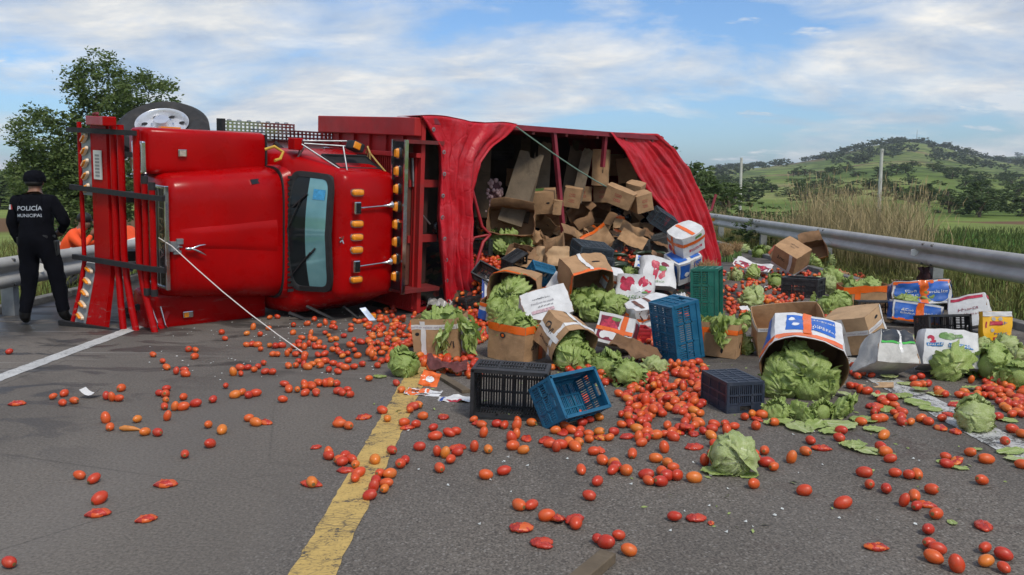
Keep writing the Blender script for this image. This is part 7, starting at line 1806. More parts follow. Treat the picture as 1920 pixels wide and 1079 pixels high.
sheet('yellow printed plastic scrap between brown cartons on the heap', .16, .34, .05, (62, 0, 30), 1194, 452, 22, M_YEL, M_YEL, 'plastic_scrap', 'scrap', seed=20, crumple=.02)
sheet('red bent metal scrap beside the tarpaulin hem', .30, .18, .05, (20, 10, 30), 790, 574, 30, M_RED2, M_REDDK, 'metal_scrap', 'scrap', seed=22, crumple=.02)
sheet('dark maroon cloth bag slumped behind the crumpled blue carton', .30, .44, -.22, (70, 0, 10), 1736, 545, 36, simple('dark_cloth', (.05, .018, .02), .9, .4, 9), M_KRAFTDK, 'cloth_bag', 'bag', lambda fn, r: spatch(fn, r, .55, .85, .3, .8, simple('pink_cloth', (.42, .25, .25), .8)), seed=23, crumple=.06)
P = gp(172, 746); mb = MB(); mb.grid(lambda u, v: (.06 * (u - .5), .022 * (v - .5) * 2, .012 + .02 * (2 * u - 1) ** 2), 6, 3); o = mb.obj('plastic_shard', M_WHT, smooth=180); o.location = (P[0], P[1], .002); o.scale = (2.2, 2.2, 2.2); tag(o, 'small white curled plastic shard on the left lane', 'shard')
def cucumber(label, px, py, L, yaw, lift):
    P = march(px, py, lift); mb = MB(); c, s = math.cos(R_(yaw)), math.sin(R_(yaw))
    mb.tube([(L * t * c, L * t * s, .02 * math.sin(math.pi * (t + .5))) for t in np.linspace(-.5, .5, 9)], [.012, .026, .030, .032, .032, .032, .030, .026, .010], 10)
    o = mb.obj('cucumber', simple('cucumber_skin', (.018, .035, .014), .35, .4, 18), smooth=60); o.location = (P[0], P[1], surf(P[0], P[1]) + lift + .03); tag(o, label, 'cucumber', 'dark cucumbers among the grey crates')
rc = random.Random(77)
for i in range(16): cucumber('dark cucumber lying among the grey crates and tomatoes', rc.uniform(1150, 1250), rc.uniform(478, 506), rc.uniform(.22, .32), rc.uniform(-30, 30), rc.uniform(.02, .12))

rs = random.Random(5)
for i in range(40):
    px, py = rs.uniform(905, 1250), rs.uniform(405, 505)
    if (px > 1140 and py > 470) or (px < 1005 and 425 < py < 490): continue
    sheet('crumpled piece of torn brown cardboard on the upper heap', rs.uniform(.24, .46), rs.uniform(.18, .34), rs.uniform(-.12, .15), (rs.uniform(-10, 70), rs.uniform(-35, 35), rs.uniform(-60, 60)), px, py, None, rs.choice([M_KRAFT, M_KRAFT, M_KRAFT2, M_KRAFTDK]), M_KRAFTIN, 'cardboard_scrap', 'cardboard', group='torn cardboard on the upper heap', seed=i * 1.7, crumple=.018, deco=(lambda fn, r: spatch(fn, r, .0, 1, .84, 1, M_TAPEO, .005, 'tape')) if i % 4 == 0 else (lambda fn, r: sblob(fn, r, .5, .55, .10, .05, M_DARK, .004, 'painted_hand_hole')) if i % 4 == 1 else None, lift=rs.uniform(.0, .14))
for i in range(26):
    px, py = rs.choice([(rs.uniform(1180, 1330), rs.uniform(560, 640)), (rs.uniform(1380, 1700), rs.uniform(480, 640)), (rs.uniform(890, 1060), rs.uniform(520, 600))])
    sheet('bent scrap of brown or white carton lying between the spilled boxes', rs.uniform(.16, .34), rs.uniform(.12, .24), rs.uniform(-.1, .12), (rs.uniform(-5, 30), rs.uniform(-20, 20), rs.uniform(-90, 90)), px, py, None, rs.choice([M_KRAFT, M_KRAFT2, M_WBOX, M_KRAFTDK]), M_KRAFTIN, 'cardboard_scrap', 'cardboard', group='carton scraps between the spilled boxes', seed=i * 2.3 + 50, crumple=.025)
def debris():
    mb = MB()
    for _ in range(260):
        px, py = rs.choice([(rs.uniform(470, 760), rs.uniform(572, 640)), (rs.uniform(280, 700), rs.uniform(600, 720)), (rs.uniform(760, 1900), rs.uniform(640, 1000))])
        p = gp(px, py); s = rs.uniform(.004, .013); a = rs.uniform(0, 6)
        mb.add([(p[0] + s * math.cos(a), p[1] + s * math.sin(a), .006), (p[0] - s * .8 * math.sin(a), p[1] + s * .6, .010), (p[0] - s, p[1] - s * .5, .006), (p[0] + s * .3, p[1] - s, .004)], [(0, 1, 2, 3)])
    tag(mb.obj('broken_glass', simple('glass_bits', (.50, .52, .50), .25, .3, 30)), 'tiny pale chips of glass and peel strewn over the asphalt', 'debris', kind='stuff')
    mb = MB()
    for _ in range(150):
        px, py = rs.choice([(rs.uniform(1180, 1920), rs.uniform(660, 1010)), (rs.uniform(700, 1180), rs.uniform(680, 800))]); p = gp(px, py); s = rs.uniform(.008, .030); a = rs.uniform(0, 6); c, d = math.cos(a), math.sin(a)
        mb.add([(p[0] + s * c, p[1] + s * d, .007), (p[0] - s * .35 * d, p[1] + s * .35 * c, .012), (p[0] - s * c, p[1] - s * d, .006), (p[0] + s * .3 * d, p[1] - s * .3 * c, .005)], [(0, 1, 2, 3)])
    tag(mb.obj('leaf_litter', simple('leaf_bits', (.24, .30, .09), .6, .35, 30)), 'small torn bits of lettuce leaf strewn over the asphalt', 'debris', kind='stuff')
debris()

# ------------------------------------------------------------------ tomatoes
def tomato_mat(name='tomato_skin', single=True):
    k = NT(name); oi = k.n('ShaderNodeObjectInfo'); a = k.n('ShaderNodeAttribute'); a.attribute_name = 'tone'; v = k.coord()
    f = k.math('MULTIPLY', oi.outputs['Random'] if single else a.outputs['Fac'], 1.0); f = k.math('ADD', f, k.math('MULTIPLY', k.math('SUBTRACT', k.noise(v, 14, 3), .5), .35))
    c = k.ramp(f, [(0.05, (0.47, 0.030, 0.011)), (0.40, (0.58, 0.060, 0.012)), (0.75, (0.63, 0.105, 0.014)), (1.0, (0.66, 0.20, 0.022))])
    dust = k.ramp(k.noise(v, 24, 6, .65), [(.50, 0.0), (.70, .35)])
    c = k.mix(dust, c, (.34, .14, .08))
    k.col(c); k.set(Roughness=k.ramp(k.noise(v, 30, 4), [(.3, .26), (.7, .52)])); k.b.inputs['Specular IOR Level'].default_value = .5
    k.b.inputs['Subsurface Weight'].default_value = .0
    return k.m
M_TOM = tomato_mat(); M_TOMS = tomato_mat('tomato_mass', False); M_PULP = simple('tomato_pulp', (0.42, 0.035, 0.02), 0.22, 0.4, 30, bump=.6, bscale=45); M_SCAR = simple('stem_scar', (0.16, 0.10, 0.03), .8, .3, 40)
def tomato_mesh(i):
    mb = MB(); L, D = .039 * (1 + .10 * math.sin(i * 2.3)), .0275 * (1 + .08 * math.cos(i * 1.7)); mb.ball((0, 0, 0), (D, D, L), 14, 10)
    v = []
    for p in mb.v:
        q = Vector(p); t = q.z / L; k = 1 + .05 * mnoise.noise(q * 40 + Vector((i, 0, 0))) + .05 * t; v.append((q.x * k, q.y * k * (1 + .06 * math.sin(i)), q.z - (.004 if t > .97 else 0)))
    mb.v = [(p[2], p[1], p[0]) for p in v]      # long axis lies along x
    mb.mi = [0] * len(mb.f)
    n = len(mb.f)
    for j in range(14): mb.mi[n - 1 - j] = 1
    return mb
TOM = [tomato_mesh(i) for i in range(6)]
TOM_ME = [m.mesh('tomato', [M_TOM, M_SCAR], 180) for m in TOM]
def squash_mesh(i):
    mb = MB(); mb.ball((0, 0, 0), (.052, .036, .017), 18, 10); v = []; mi = []
    for p in mb.v:
        q = Vector(p); k = 1 + .28 * mnoise.noise(q * 45 + Vector((i * 3, 0, 0))); v.append((q.x * k, q.y * k, max(-.012, q.z * (1 + .7 * mnoise.noise(q * 70 + Vector((0, i, 0)))))))
    mb.v = v; mb.mi = [1 if mnoise.noise(Vector(v[f[0]]) * 38 + Vector((i, i, 0))) > .05 else 0 for f in mb.f]
    return mb
SQ_ME = [squash_mesh(i).mesh('crushed_tomato', [M_TOM, M_PULP], 180) for i in range(3)]
A4 = ((37,212),(865,135),(878,160),(963,140),(988,117),(1015,143),(1048,119),(1082,73),(1052,76),(1226,83),(1145,105),(1246,108),(1213,140),(597,223),(736,203),(763,204),(760,231),(635,249),(650,273),(688,291),(720,285),(724,300),(474,356),(208,389),(251,377),(290,406),(245,415),(415,391),(437,395),(465,397),(650,357),(622,376),(646,380),(716,391),(647,403),(642,429),(683,434),(715,431),(764,418),(831,401),(881,347),(910,296),(937,275),(940,299),(967,274),(992,283),(1007,270),(1028,257),(1035,291),(1063,292),(917,383),(945,372),(970,384),(997,377),(1103,400),(1110,339),(1127,361),(1160,361),(1188,345),(1190,371),(1216,346),(1233,371),(1243,333),(1270,338),(1288,330),(1313,335),(1320,367),(413,480),(430,511),(536,478),(654,472),(566,529),(615,532),(813,502),(866,521),(971,474),(998,491),(1035,483),(820,577),(722,617),(311,702),(368,716),(390,791),(1283,620),(1325,640),(1216,724),(37,1046),(1321,490),(962,184),(985,182),(1005,184),(1017,202),(1052,187),(1075,189),(1100,187),(1145,190),(1143,137),(1177,157),(1213,160),(1187,190),(1205,183),(1225,192),(1245,193),(1265,195),(1268,137),(1310,160),(1312,185),(1065,222),(1082,222),(1120,222),(1130,207),(1153,222),(1125,268),(1155,266),(1185,266),(1200,272),(1218,262),(1240,252),(1250,265),(1272,248),(1283,283),(1300,258),(1318,290))
A5 = ((373,30),(517,55),(545,92),(35,75),(35,108),(92,109),(70,75),(107,55),(140,62),(165,58),(203,60),(210,98),(230,108),(258,90),(273,117),(443,202),(345,228),(470,248),(632,172),(605,182),(590,200),(658,232),(767,225),(217,272),(264,285),(560,268),(576,284),(622,275),(713,293),(723,341),(797,322),(833,315),(927,250),(955,262),(968,278),(1050,275),(1090,280),(1160,268),(1155,288),(1232,268),(980,328),(1153,333),(1205,344),(1127,357),(1134,393),(1190,417),(640,396),(494,416),(733,428),(777,437),(805,467),(838,392),(840,428),(930,403),(1003,412),(746,510),(160,446),(247,446),(231,478),(280,466),(250,512),(302,493),(405,468),(318,538),(300,563),(540,490),(565,470),(433,543),(483,546),(410,578),(398,620),(465,594),(456,625),(377,657),(70,587),(991,549),(1087,528),(1166,710),(1232,713),(1313,771),(1370,774),(1460,775),(1467,812),(1580,893),(1628,912),(1694,876),(1748,955),(1290,908),(1308,350),(1330,382),(1365,405),(1390,385),(1432,373),(1463,396),(1483,372),(1360,310),(1395,310),(1410,285),(1445,308),(1482,335),(1490,307),(1500,268),(1540,252),(1590,240),(1537,357),(1535,328),(1590,317),(1605,340),(1645,347),(1668,318),(1563,424),(1592,405),(1608,470),(1668,488),(1662,520),(1680,505),(1735,525),(1766,435),(1890,462),(1496,523),(1581,583),(1538,663),(1800,350),(1815,377),(1840,348),(1872,335),(1830,258),(1790,300),(1845,293),(1895,180),(1795,198),(1840,545),(1852,580),(1905,580),(1695,112),(1730,130))
A6 = ((120,387),(137,458),(165,482),(108,500),(135,525),(185,520),(105,550),(270,535),(568,562),(322,452),(365,410),(370,455),(570,410),(580,438),(622,396),(633,455),(668,477),(757,435),(826,400),(852,343),(907,373),(820,600),(1013,660),(172,730),(1180,873),(271,365),(203,281),(425,257),(470,270),(433,295),(268,299),(315,296),(360,285),(370,262),(355,320),(368,360),(412,350),(408,373),(523,223),(560,210),(585,227),(608,212),(579,269),(672,251),(1104,248),(1182,233),(1005,293),(995,330),(1218,317),(1203,377),(1226,400),(1250,436),(1120,508),(1146,567),(1230,587),(1274,509),(1343,517),(1383,512),(1456,592),(1320,658),(1370,627),(1383,676),(1428,658),(1480,717),(1440,793),(1446,868),(1485,897),(1466,938),(1580,983),(1716,762),(1724,886),(1728,958),(1815,925),(1817,990),(1708,547),(1650,404),(1730,437),(1527,425),(1532,460),(1583,440),(1823,345),(1905,465),(1308,200),(1303,225),(1308,250),(1353,250),(1405,230),(1440,248),(1508,230),(1500,268),(1578,288),(1545,203),(1790,222),(1860,286),(1908,310),(1185,110),(1135,92),(1098,88),(1077,68),(1050,65),(1365,30),(1403,18),(1380,62),(1410,58),(1440,55),(1490,87),(1525,108),(1500,105),(1600,112),(1620,97),(1632,120),(1660,120),(1690,85),(1687,110),(1720,77),(1755,88),(1720,115),(1755,115),(1655,40),(1800,55),(1825,70),(1850,80),(1795,145),(1835,140),(1845,110),(1835,170),(1870,165),(1860,208),(1895,160),(1900,190),(1880,145),(1722,190))
DENSE = (  # outline in the photograph, how many, group label
    (((1196, 590), (1232, 640), (1224, 700), (1186, 680)), 60), (((1160, 762), (1216, 688), (1320, 684), (1322, 765), (1240, 790), (1165, 805)), 135), (((1415, 505), (1570, 508), (1565, 545), (1480, 572), (1385, 562)), 170),
    (((1365, 545), (1480, 562), (1575, 596), (1545, 632), (1420, 606), (1360, 590)), 160), (((884, 485), (940, 488), (935, 528), (886, 540)), 70), (((1150, 466), (1225, 470), (1235, 500), (1150, 505)), 46), (((1050, 425), (1110, 425), (1110, 450), (1060, 450)), 12),
    (((690, 590), (770, 565), (800, 650), (690, 690)), 100), (((775, 668), (895, 665), (900, 715), (800, 700)), 60), (((850, 556), (912, 552), (925, 640), (885, 650)), 70), (((1830, 690), (1925, 690), (1925, 790), (1870, 770)), 56), (((1350, 500), (1410, 500), (1400, 625), (1345, 600)), 50),
    (((1020, 690), (1130, 690), (1180, 722), (1150, 730)), 26), (((560, 610), (700, 600), (730, 690), (560, 700)), 48), (((1560, 505), (1640, 520), (1590, 545), (1540, 540)), 30), (((1180, 540), (1300, 590), (1290, 600), (1190, 570)), 20), (((1620, 740), (1700, 760), (1690, 800), (1640, 790)), 10), (((1190, 770), (1320, 765), (1300, 830), (1210, 830)), 30), (((1000, 545), (1060, 540), (1050, 560), (1010, 565)), 14), (((1860, 670), (1925, 660), (1925, 690), (1870, 690)), 20),
    (((1060, 755), (1098, 748), (1100, 786), (1074, 790)), 10), (((1420, 640), (1450, 640), (1450, 672), (1420, 668)), 10), (((1590, 690), (1640, 690), (1640, 712), (1600, 712)), 12))
def inpoly(x, y, P):
    r = False
    for (x0, y0), (x1, y1) in zip(P, P[1:] + P[:1]):
        if (y0 > y) != (y1 > y) and x < (x1 - x0) * (y - y0) / (y1 - y0) + x0: r = not r
    return r
def build_tomatoes():
    rnd = random.Random(99); pts = []
    def zone(px, py, P):
        if P[2] > .06: return 'red tomato resting on the heap among cartons and crates', 'tomatoes on the heap'
        if P[0] < -1.0: return 'red plum tomato lying loose on the left lane before the truck', 'tomatoes on the left lane'
        if P[0] < -.62: return 'red plum tomato lying on or beside the yellow centre line', 'tomatoes along the yellow line'
        if py > 690 and P[0] < 2.4: return 'red plum tomato lying on the right lane in the foreground', 'tomatoes on the right lane'
        if py > 690: return 'red plum tomato lying near the worn white line at the right', 'tomatoes near the white edge line'
        return 'red plum tomato in the dense spill between the cartons', 'tomatoes spilled between the cartons'
    spots = ((1100, 1060, 'by the weathered plank at the bottom', 130), (1377, 870, 'around the lone cut cabbage', 120), (940, 800, 'before the open black crate', 130), (1080, 810, 'before the tipped blue crate', 90), (1372, 790, 'before the upside down crate', 75),
             (1250, 740, 'in the big pile below the tall blue crate', 90), (1830, 1000, 'in the cluster at the lower right corner', 170), (1530, 800, 'by the lettuce before the big blue printed carton', 110), (1230, 850, 'in the cluster left of the lone cut cabbage', 90), (1040, 960, 'beside the burst tomato in the foreground', 110), (880, 870, 'right of the yellow line in the middle of the road', 110))
    def zone2(px, py, P):
        lab, g = zone(px, py, P)
        if g in ('tomatoes on the right lane', 'tomatoes near the white edge line'):
            b = min(spots, key=lambda s: math.hypot(px - s[0], (py - s[1]) * 1.4) / s[3])
            if math.hypot(px - b[0], (py - b[1]) * 1.4) / b[3] < 1.3: return 'red plum tomato ' + b[2], 'tomatoes ' + b[2]
        return lab, g
    occ = []
    def add(px, py, jitter=False, lift=0.0):
        P = march(px, py); z = surf(P[0], P[1])
        occ.append((P[0], P[1])); pts.append((px, py, P[0], P[1], z + .027 + lift, P[1]))
    for x, y in A4: add(x * .4808, 560 + y * .4808 + 3)
    for x, y in A5: add(560 + x * .35417, 700 + y * .35417 + 5)
    for x, y in A6: add(1200 + x * .375, 700 + y * .375 + 5)
    for poly, n in DENSE:
        xs, ys = [p[0] for p in poly], [p[1] for p in poly]; c = 0; tries = 0
        while c < n and tries < n * 30:
            tries += 1; px, py = rnd.uniform(min(xs), max(xs)), rnd.uniform(min(ys), max(ys))
            if not inpoly(px, py, list(poly)): continue
            P = march(px, py); dm = min(((P[0] - a) ** 2 + (P[1] - b) ** 2 for a, b in occ[-400:]), default=9)
            if dm < .0028:
                if rnd.random() < .06: add(px, py, lift=.042); c += 1
                continue
            add(px, py); c += 1
    pts.sort(key=lambda t: t[5]); stuff = MB()
    for i, (px, py, x, y, z, d) in enumerate(pts):
        rot = (rnd.uniform(-.3, .3), rnd.uniform(-.35, .35), rnd.uniform(0, 6.28)); s = rnd.uniform(.86, 1.16)
        if rnd.random() < .12: rot = (rot[0], 1.3, rot[2]); z += .008
        if i < 288:
            crushed = rnd.random() < .07
            if crushed: z -= .016; rot = (rot[0] * .2, rot[1] * .2, rot[2])
            o = link('tomato', SQ_ME[rnd.randrange(3)] if crushed else TOM_ME[rnd.randrange(6)]); lab, g = zone2(px, py, (x, y, z - .027)); tag(o, lab.replace('red plum tomato', 'burst red tomato') if crushed else lab, 'tomato', g); o.location = (x, y, z * 1.0 - .001); o.rotation_euler = rot; o.scale = (s, s, s)
        else:
            M = Matrix.LocRotScale(Vector((x, y, z)), Euler(rot), Vector((s, s, s))); src = TOM[rnd.randrange(6)]; o_ = len(stuff.v)
            stuff.v += [tuple(M @ Vector(p)) for p in src.v]; stuff.f += [tuple(a + o_ for a in f) for f in src.f]; stuff.mi += src.mi
            globals().setdefault('TT', []).extend([rnd.random() * .92] * len(src.v))
    tag(stuff.obj('spilled_tomatoes', [M_TOMS, M_SCAR], smooth=180, attr=TT), 'mass of red tomatoes spilled between the cartons and over the heap', 'tomatoes', kind='stuff')
    for px, py, rz, sc, lab in ((185, 967, .3, 1.1, 'crushed tomato below an orange one at the lower left'), (312, 912, .1, 1.15, 'flattened red tomato alone on the left lane'), (275, 977, .5, .95, 'split long tomato at the lower left of the left lane'), (33, 760, .3, 1.1, 'long squashed tomato near the left picture edge'),
                            (977, 995, 0, 1.1, 'burst tomato showing pulp in the foreground right of the yellow line'), (1176, 822, .4, 1.0, 'squashed tomato left of the lone cut cabbage'), (593, 841, .7, .7, 'small smear of tomato pulp left of the yellow line'), (1305, 976, .1, .95, 'cracked tomato beside a small pulp scrap in the foreground'), (1333, 983, 1.2, .45, 'small scrap of tomato pulp in the foreground'),
                            (1218, 778, 1.0, 1.0, 'crushed tomato on the right lane near the upside down crate'), (1255, 750, .4, 1.0, 'crushed tomato close to the upside down crate'), (1640, 766, .2, 1.3, 'flattened red tomato on the worn white line'), (1790, 762, .2, 1.1, 'flattened tomato among leaves at the right'), (1015, 1022, .1, 1.0, 'cracked tomato below the burst one in the foreground')):
        p = gp(px, py); o = link('crushed_tomato', SQ_ME[rnd.randrange(3)]); o.location = (p[0], p[1], .012 * sc); o.rotation_euler = (0, 0, rz); o.scale = (sc, sc, sc); tag(o, lab, 'tomato')
    for px, py, lab in ((242, 809, 'orange carrot piece lying on the left lane'), (1665, 757, 'orange carrot tip lying by the worn white line')):
        p = gp(px, py); o = MB().tube([(-.06, 0, .02), (-.03, 0, .021), (.03, .005, .016), (.075, .01, .006)], [.010, .020, .015, .003], 10).obj('carrot', simple('carrot_skin', (.55, .20, .04), .5, .2, 20), smooth=60); o.location = (p[0], p[1], 0); tag(o, lab, 'carrot')
build_tomatoes()

# ------------------------------------------------------------------ people
def skin_body(verts, edges, radii, root=0):
    me = bpy.data.meshes.new('body'); me.from_pydata(verts, edges, []); o = bpy.data.objects.new('body', me); COL.objects.link(o)
    sk = o.modifiers.new('skin', 'SKIN'); sk.use_smooth_shade = True
    for i, r in enumerate(radii):
        d = me.skin_vertices[0].data[i]; d.radius = r if isinstance(r, tuple) else (r, r); d.use_root = (i == root)
    ss = o.modifiers.new('sub', 'SUBSURF'); ss.levels = 2; ss.render_levels = 2
    dg = bpy.context.evaluated_depsgraph_get(); ev = o.evaluated_get(dg); m = ev.to_mesh()
    mb = MB(); mb.add([tuple(v.co) for v in m.vertices], [tuple(p.vertices) for p in m.polygons]); ev.to_mesh_clear(); bpy.data.objects.remove(o); bpy.data.meshes.remove(me)
    return mb
def add_hand(mb, wrist, d, palm, s=1.0, curl=.7, m=1):
    """palm and five fingers, rooted in the wrist; d points along the hand, palm is the direction the palm faces"""
    d = Vector(d).normalized(); pn = Vector(palm).normalized(); sd = d.cross(pn).normalized(); w = Vector(wrist)
    mb.tube([w - d * .02, w + d * .03 * s, w + d * .075 * s, w + d * .095 * s], [.026 * s, .036 * s, .040 * s, .030 * s], 10, m)
    for i, (off, L) in enumerate(((-.028, .066), (-.010, .078), (.010, .072), (.027, .055))):
        b = w + d * .085 * s + sd * off * s; k1 = b + (d * math.cos(curl * .5) + pn * math.sin(curl * .5)) * L * .45 * s; k2 = k1 + (d * math.cos(curl * 1.5) + pn * math.sin(curl * 1.5)) * L * .35 * s; k3 = k2 + (d * math.cos(curl * 2.4) + pn * math.sin(curl * 2.4)) * L * .28 * s
        mb.tube([b, k1, k2, k3], [.0105 * s, .0095 * s, .0085 * s, .006 * s], 6, m)
    b = w + d * .03 * s - sd * .03 * s; mb.tube([b, b + (-sd * .6 + d * .5 + pn * .3) * .045 * s, b + (-sd * .5 + d * .9 + pn * .7) * .07 * s], [.014 * s, .011 * s, .007 * s], 6, m)
def person(label, loc, rz, J, mats, regions, hands, R, scale=1.0, group=None):
    """J: joints (name -> xyz); one continuous skinned body coloured by region (skin, top, trousers, boots)"""
    names = list(J); ix = {n: i for i, n in enumerate(names)}
    E_ = [(a, b) for a, b in (('pelvis', 'waist'), ('waist', 'chest'), ('chest', 'collar'), ('collar', 'neck'), ('neck', 'jaw'), ('jaw', 'skull'), ('chest', 'shoulder_l'), ('shoulder_l', 'elbow_l'), ('elbow_l', 'wrist_l'), ('chest', 'shoulder_r'), ('shoulder_r', 'elbow_r'), ('elbow_r', 'wrist_r'),
                         ('pelvis', 'hip_l'), ('hip_l', 'knee_l'), ('knee_l', 'ankle_l'), ('ankle_l', 'toe_l'), ('pelvis', 'hip_r'), ('hip_r', 'knee_r'), ('knee_r', 'ankle_r'), ('ankle_r', 'toe_r'))]
    mb = skin_body([J[n] for n in names], [(ix[a], ix[b]) for a, b in E_], [R[n.split('_')[0]] for n in names])
    mb.mi = [regions(Vector(mb.v[f[0]]).lerp(Vector(mb.v[f[2 % len(f)]]), .5)) for f in mb.f]
    sk = Vector(J['skull']); jw = Vector(J['jaw']); fwd = Vector(J['face']) if 'face' in J else None
    for h in hands: add_hand(mb, *h)
    return mb
SKIN = simple('brown_skin', (0.20, 0.095, 0.058), 0.5, 0.12, 12); NAVY = simple('navy_cloth', (0.0028, 0.0032, 0.0058), 0.95, 0.35, 9, bump=.35, bscale=12, spec=.12); BOOT = simple('black_boot', (0.008, 0.008, 0.008), 0.35, 0.3, 8); HAIR = simple('black_hair', (0.008, 0.007, 0.006), .6, .3, 40)
HIVIS = simple('hivis_orange', (0.85, 0.085, 0.012), 0.75, 0.12, 8, bump=.4, bscale=10); REFL = simple('reflective_tape', (0.62, 0.62, 0.58), .4, .1, 9); DKTR = simple('dark_trousers', (.02, .022, .03), .85, .3, 9)
RAD = dict(pelvis=(.165, .13), waist=(.155, .125), chest=(.175, .135), collar=(.10, .085), neck=.058, jaw=(.072, .082), skull=(.082, .098), shoulder=.078, elbow=.052, wrist=.034, hip=.105, knee=.072, ankle=.050, toe=.042)
def face_details(mb, c, f, r=.088, m=1):
    """ears, nose, brows and mouth on the head at c looking along f"""
    c = Vector(c); f = Vector(f).normalized(); up = Vector((0, 0, 1)); sd = f.cross(up).normalized()
    for s in (-1, 1):
        e = c + sd * s * r * .96 - up * .02 - f * .005; mb.ball(tuple(e), (.014, .02, .032), 8, 6, m)
        y = c + f * r * 1.02 + sd * s * .032 + up * .004; mb.ball(tuple(y), .011, 8, 6, 3)
    n = c + f * r * 1.12 - up * .028; mb.ball(tuple(n), (.015, .018, .024), 8, 6, m); mo = c + f * r * 1.02 - up * .066; mb.ball(tuple(mo), (.024, .012, .007), 8, 5, 3)
def officer():
    g = gp(82, 609); J = dict(pelvis=(0, 0, .96), waist=(-.005, .01, 1.12), chest=(-.01, .01, 1.33), collar=(-.01, .02, 1.47), neck=(-.01, .03, 1.52), jaw=(-.01, .05, 1.585), skull=(-.01, .045, 1.655),
             shoulder_l=(-.205, .0, 1.42), elbow_l=(-.265, -.02, 1.15), wrist_l=(-.215, .05, .92), shoulder_r=(.185, .0, 1.42), elbow_r=(.325, -.03, 1.19), wrist_r=(.20, .16, 1.06),
             hip_l=(-.105, 0, .90), knee_l=(-.135, .03, .50), ankle_l=(-.185, -.04, .10), toe_l=(-.235, .11, .045), hip_r=(.105, 0, .90), knee_r=(.165, .06, .50), ankle_r=(.215, .03, .10), toe_r=(.25, .19, .045))
    def reg(p):
        if p.z > 1.505 and abs(p.x) < .14: return 1
        if p.z < .16: return 2
        if (p - Vector(J['wrist_l'])).length < .035 or (p - Vector(J['wrist_r'])).length < .035: return 1
        return 0
    R = dict(RAD); R.update(waist=(.19, .15), pelvis=(.195, .155), chest=(.20, .15), shoulder=.092, elbow=.064, hip=.128, knee=.092, ankle=.062, toe=.05, collar=(.12, .095), neck=.066)
    mb = person('', None, 0, J, None, reg, [(J['wrist_l'], (.05, .05, -1), (1, .2, 0), 1.0, .9), (J['wrist_r'], (-.7, .6, -.2), (0, 1, 0), 1.0, .5)], R)
    face_details(mb, J['skull'], (0, 1, 0))
    t = thing('person', 'police officer in dark uniform and cap seen from behind, holding a gun downwards', 'person', (g[0], g[1], 0), None, (0, 0, R_(6)))
    for i, p in enumerate(mb.v):
        if .16 < p[2] < 1.47: q = Vector(p); c = .014 * mnoise.noise(Vector((q.x * 9, q.y * 9, q.z * 15))) + .010 * mnoise.noise(q * 22); d = Vector((q.x - (.1 if q.x > 0 else -.1) * (q.z < .9), q.y, 0)); d.normalize(); mb.v[i] = tuple(q + d * c)
    body = mb.obj('body', [NAVY, SKIN, BOOT, HAIR], t, smooth=180)
    cap = MB(); cap.lathe([(.112, 1.645), (.116, 1.67), (.114, 1.70), (.098, 1.745), (.06, 1.772), (0, 1.782)], 24, (-.01, .045, 0), 'z')
    cap.grid(lambda u, v: (-.01 + .10 * math.cos(math.pi * u) * (1 - .1 * v), .045 + .10 + .09 * v * math.sin(math.pi * u) - .03, 1.655 - .02 * v), 12, 3); cap.obj('cap', NAVY, t, smooth=60)
    hr = MB(); hr.ball((-.01, .035, 1.635), (.097, .104, .055), 18, 8); hr.obj('hair', HAIR, t, smooth=180)
    from mathutils.bvhtree import BVHTree
    bv = BVHTree.FromPolygons([Vector(p) for p in mb.v], mb.f)
    def on_back(x, z, off=.006):
        h = bv.ray_cast(Vector((x, -1, z)), Vector((0, 1, 0)))
        return (x, (h[0].y if h[0] else -.12) - off, z)
    white = simple('uniform_white', (.34, .37, .42), .6, .1, 9)
    for s, z, sz in (('POLICÍA', 1.345, .070), ('MUNICIPAL', 1.265, .052)):
        v, f = text_verts(s, sz); MB().add([on_back(-.01 + x, z + y) for x, y in v], f).obj('lettering', white, t)
    belt = MB(); belt.lathe([(.185, .99), (.188, 1.0), (.188, 1.035), (.184, 1.045)], 28, (0, .0, 0)); belt.v = [(x, y * .80 + .005, z) for x, y, z in belt.v]; belt.obj('belt', BOOT, t, smooth=60)
    ho = MB().box((.17, -.04, .80), (.215, .06, .98)); ho.obj('holster', BOOT, t, bevel=.012); MB().box((-.215, -.05, .92), (-.175, .04, 1.02)).obj('pouch', BOOT, t, bevel=.01)
    ve = MB()
    for s in (-1, 1): ve.tube([on_back(-.01 + s * .10, 1.46, .004), on_back(-.01 + s * .12, 1.40, .004), on_back(-.01 + s * .13, 1.20, .005)], .012, 6)
    ve.obj('harness', NAVY, t, smooth=60)
    def on_arm(z, dz, dx):
        h = bv.ray_cast(Vector((-.235 + dx, -1, z + dz)), Vector((0, 1, 0))); return (-.235 + dx, (h[0].y if h[0] else 0) - .005, z + dz)
    for nm, c, a, b in (('flag_patch', (.6, .6, .6), -.022, .006), ('flag_stripe', (.42, .03, .03), .006, .024)):
        MB().grid(lambda u, v: on_arm(1.335, .055 * v, a + (b - a) * u), 3, 3).obj(nm, simple(nm, c, .7), t)
    w = Vector(J['wrist_l']); M = Matrix.Translation((g[0], g[1], 0)) @ Matrix.Rotation(R_(6), 4, 'Z')
    a = M @ (w + Vector((.045, -.02, -.03))); gt = thing('shotgun', 'dark gun pointing down in the hand of the police officer', 'gun', tuple(a))
    gm = simple('gun_metal', (.03, .032, .035), .35, .2, 12, metal=.5); d = Vector((.10, .02, -1)).normalized()
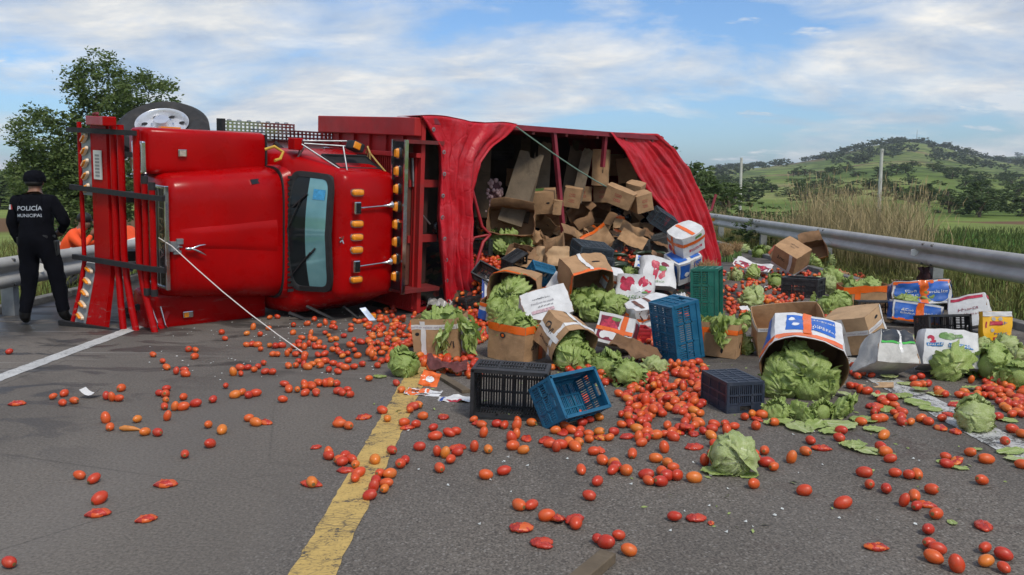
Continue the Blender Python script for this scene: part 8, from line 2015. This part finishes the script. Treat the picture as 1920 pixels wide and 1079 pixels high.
    MB().tube([Vector((0, 0, .12)), d * .42], .016, 8).tube([d * .42, d * .50], .011, 8).obj('barrel', gm, gt, smooth=60); MB().bar(Vector((0, .012, .06)), d * .22 + Vector((0, .012, 0)), .04, .045).obj('forend', BOOT, gt, bevel=.008); MB().bar(Vector((0, 0, .28)), Vector((0, 0, .06)), .035, .06).obj('stock', BOOT, gt, bevel=.01)
    MB().tube([d * .40, d * .49], .013, 8).obj('muzzle', M_STEEL, gt)
officer()
def worker(label, px, py, d, flip=1, rz=0):
    p = at_depth(px, py, d); z0 = gz(p[0], d)
    f = flip
    J = dict(pelvis=(-.12 * f, 0, .40), waist=(-.08 * f, .0, .56), chest=(.03 * f, .0, .76), collar=(.12 * f, .0, .88), neck=(.155 * f, .0, .92), jaw=(.20 * f, .0, .97), skull=(.215 * f, 0, 1.045),
             shoulder_l=(.06 * f, .19, .84), elbow_l=(.22 * f, .26, .66), wrist_l=(.34 * f, .14, .74), shoulder_r=(.06 * f, -.19, .84), elbow_r=(.20 * f, -.25, .66), wrist_r=(.30 * f, -.12, .84),
             hip_l=(-.08 * f, .1, .36), knee_l=(.26 * f, .14, .46), ankle_l=(.16 * f, .14, .09), toe_l=(.30 * f, .15, .05), hip_r=(-.08 * f, -.1, .36), knee_r=(.20 * f, -.14, .30), ankle_r=(-.12 * f, -.14, .09), toe_r=(-.02 * f, -.15, .04))
    def reg(q):
        if q.z > .925 and q.x * f > .10: return 1
        for k in ('wrist_l', 'wrist_r'):
            if (q - Vector(J[k])).length < .04: return 1
        if q.z < .14: return 2
        if q.z < .50 and not (abs(q.y) > .2 and q.z > .5): return 3
        return 0
    mb = person('', None, 0, J, None, reg, [(J['wrist_l'], (.8 * f, -.3, .2), (0, 0, -1), 1, .6), (J['wrist_r'], (.6 * f, .1, .8), (0, 1, 0), 1, .6)], RAD)
    mb.mi = [4 if False else m for m in mb.mi]
    face_details(mb, J['skull'], (f, 0, -.1))
    t = thing('person', label, 'person', (p[0], d, z0 - .05), None, (0, 0, R_(rz)))
    t.scale = (1.12,) * 3
    mb.obj('body', [HIVIS, SKIN, BOOT, DKTR], t, smooth=180)
    h = MB(); h.ball((.205 * f, 0, 1.075), (.098, .094, .085), 18, 10); h.obj('hair', HAIR, t, smooth=180)
    b = MB()
    for k, (c, r, ax) in enumerate((((-.02 * f, 0, .67), .195, 0),)):
        b.lathe([(r, -.025), (r + .006, -.02), (r + .006, .02), (r, .025)], 24); b.v = [(x * .92 + c[0], y * .9 + c[1], z + c[2] + x * -.35 * f) for x, y, z in b.v]
    b.obj('reflective_band', REFL, t, smooth=60)
worker('crouching worker in an orange jacket behind the guardrail beside the officer', 130, 440, 13.2, 1, 20)
worker('crouching worker in orange half hidden behind the truck bull bar', 240, 430, 14.2, -1, -10)
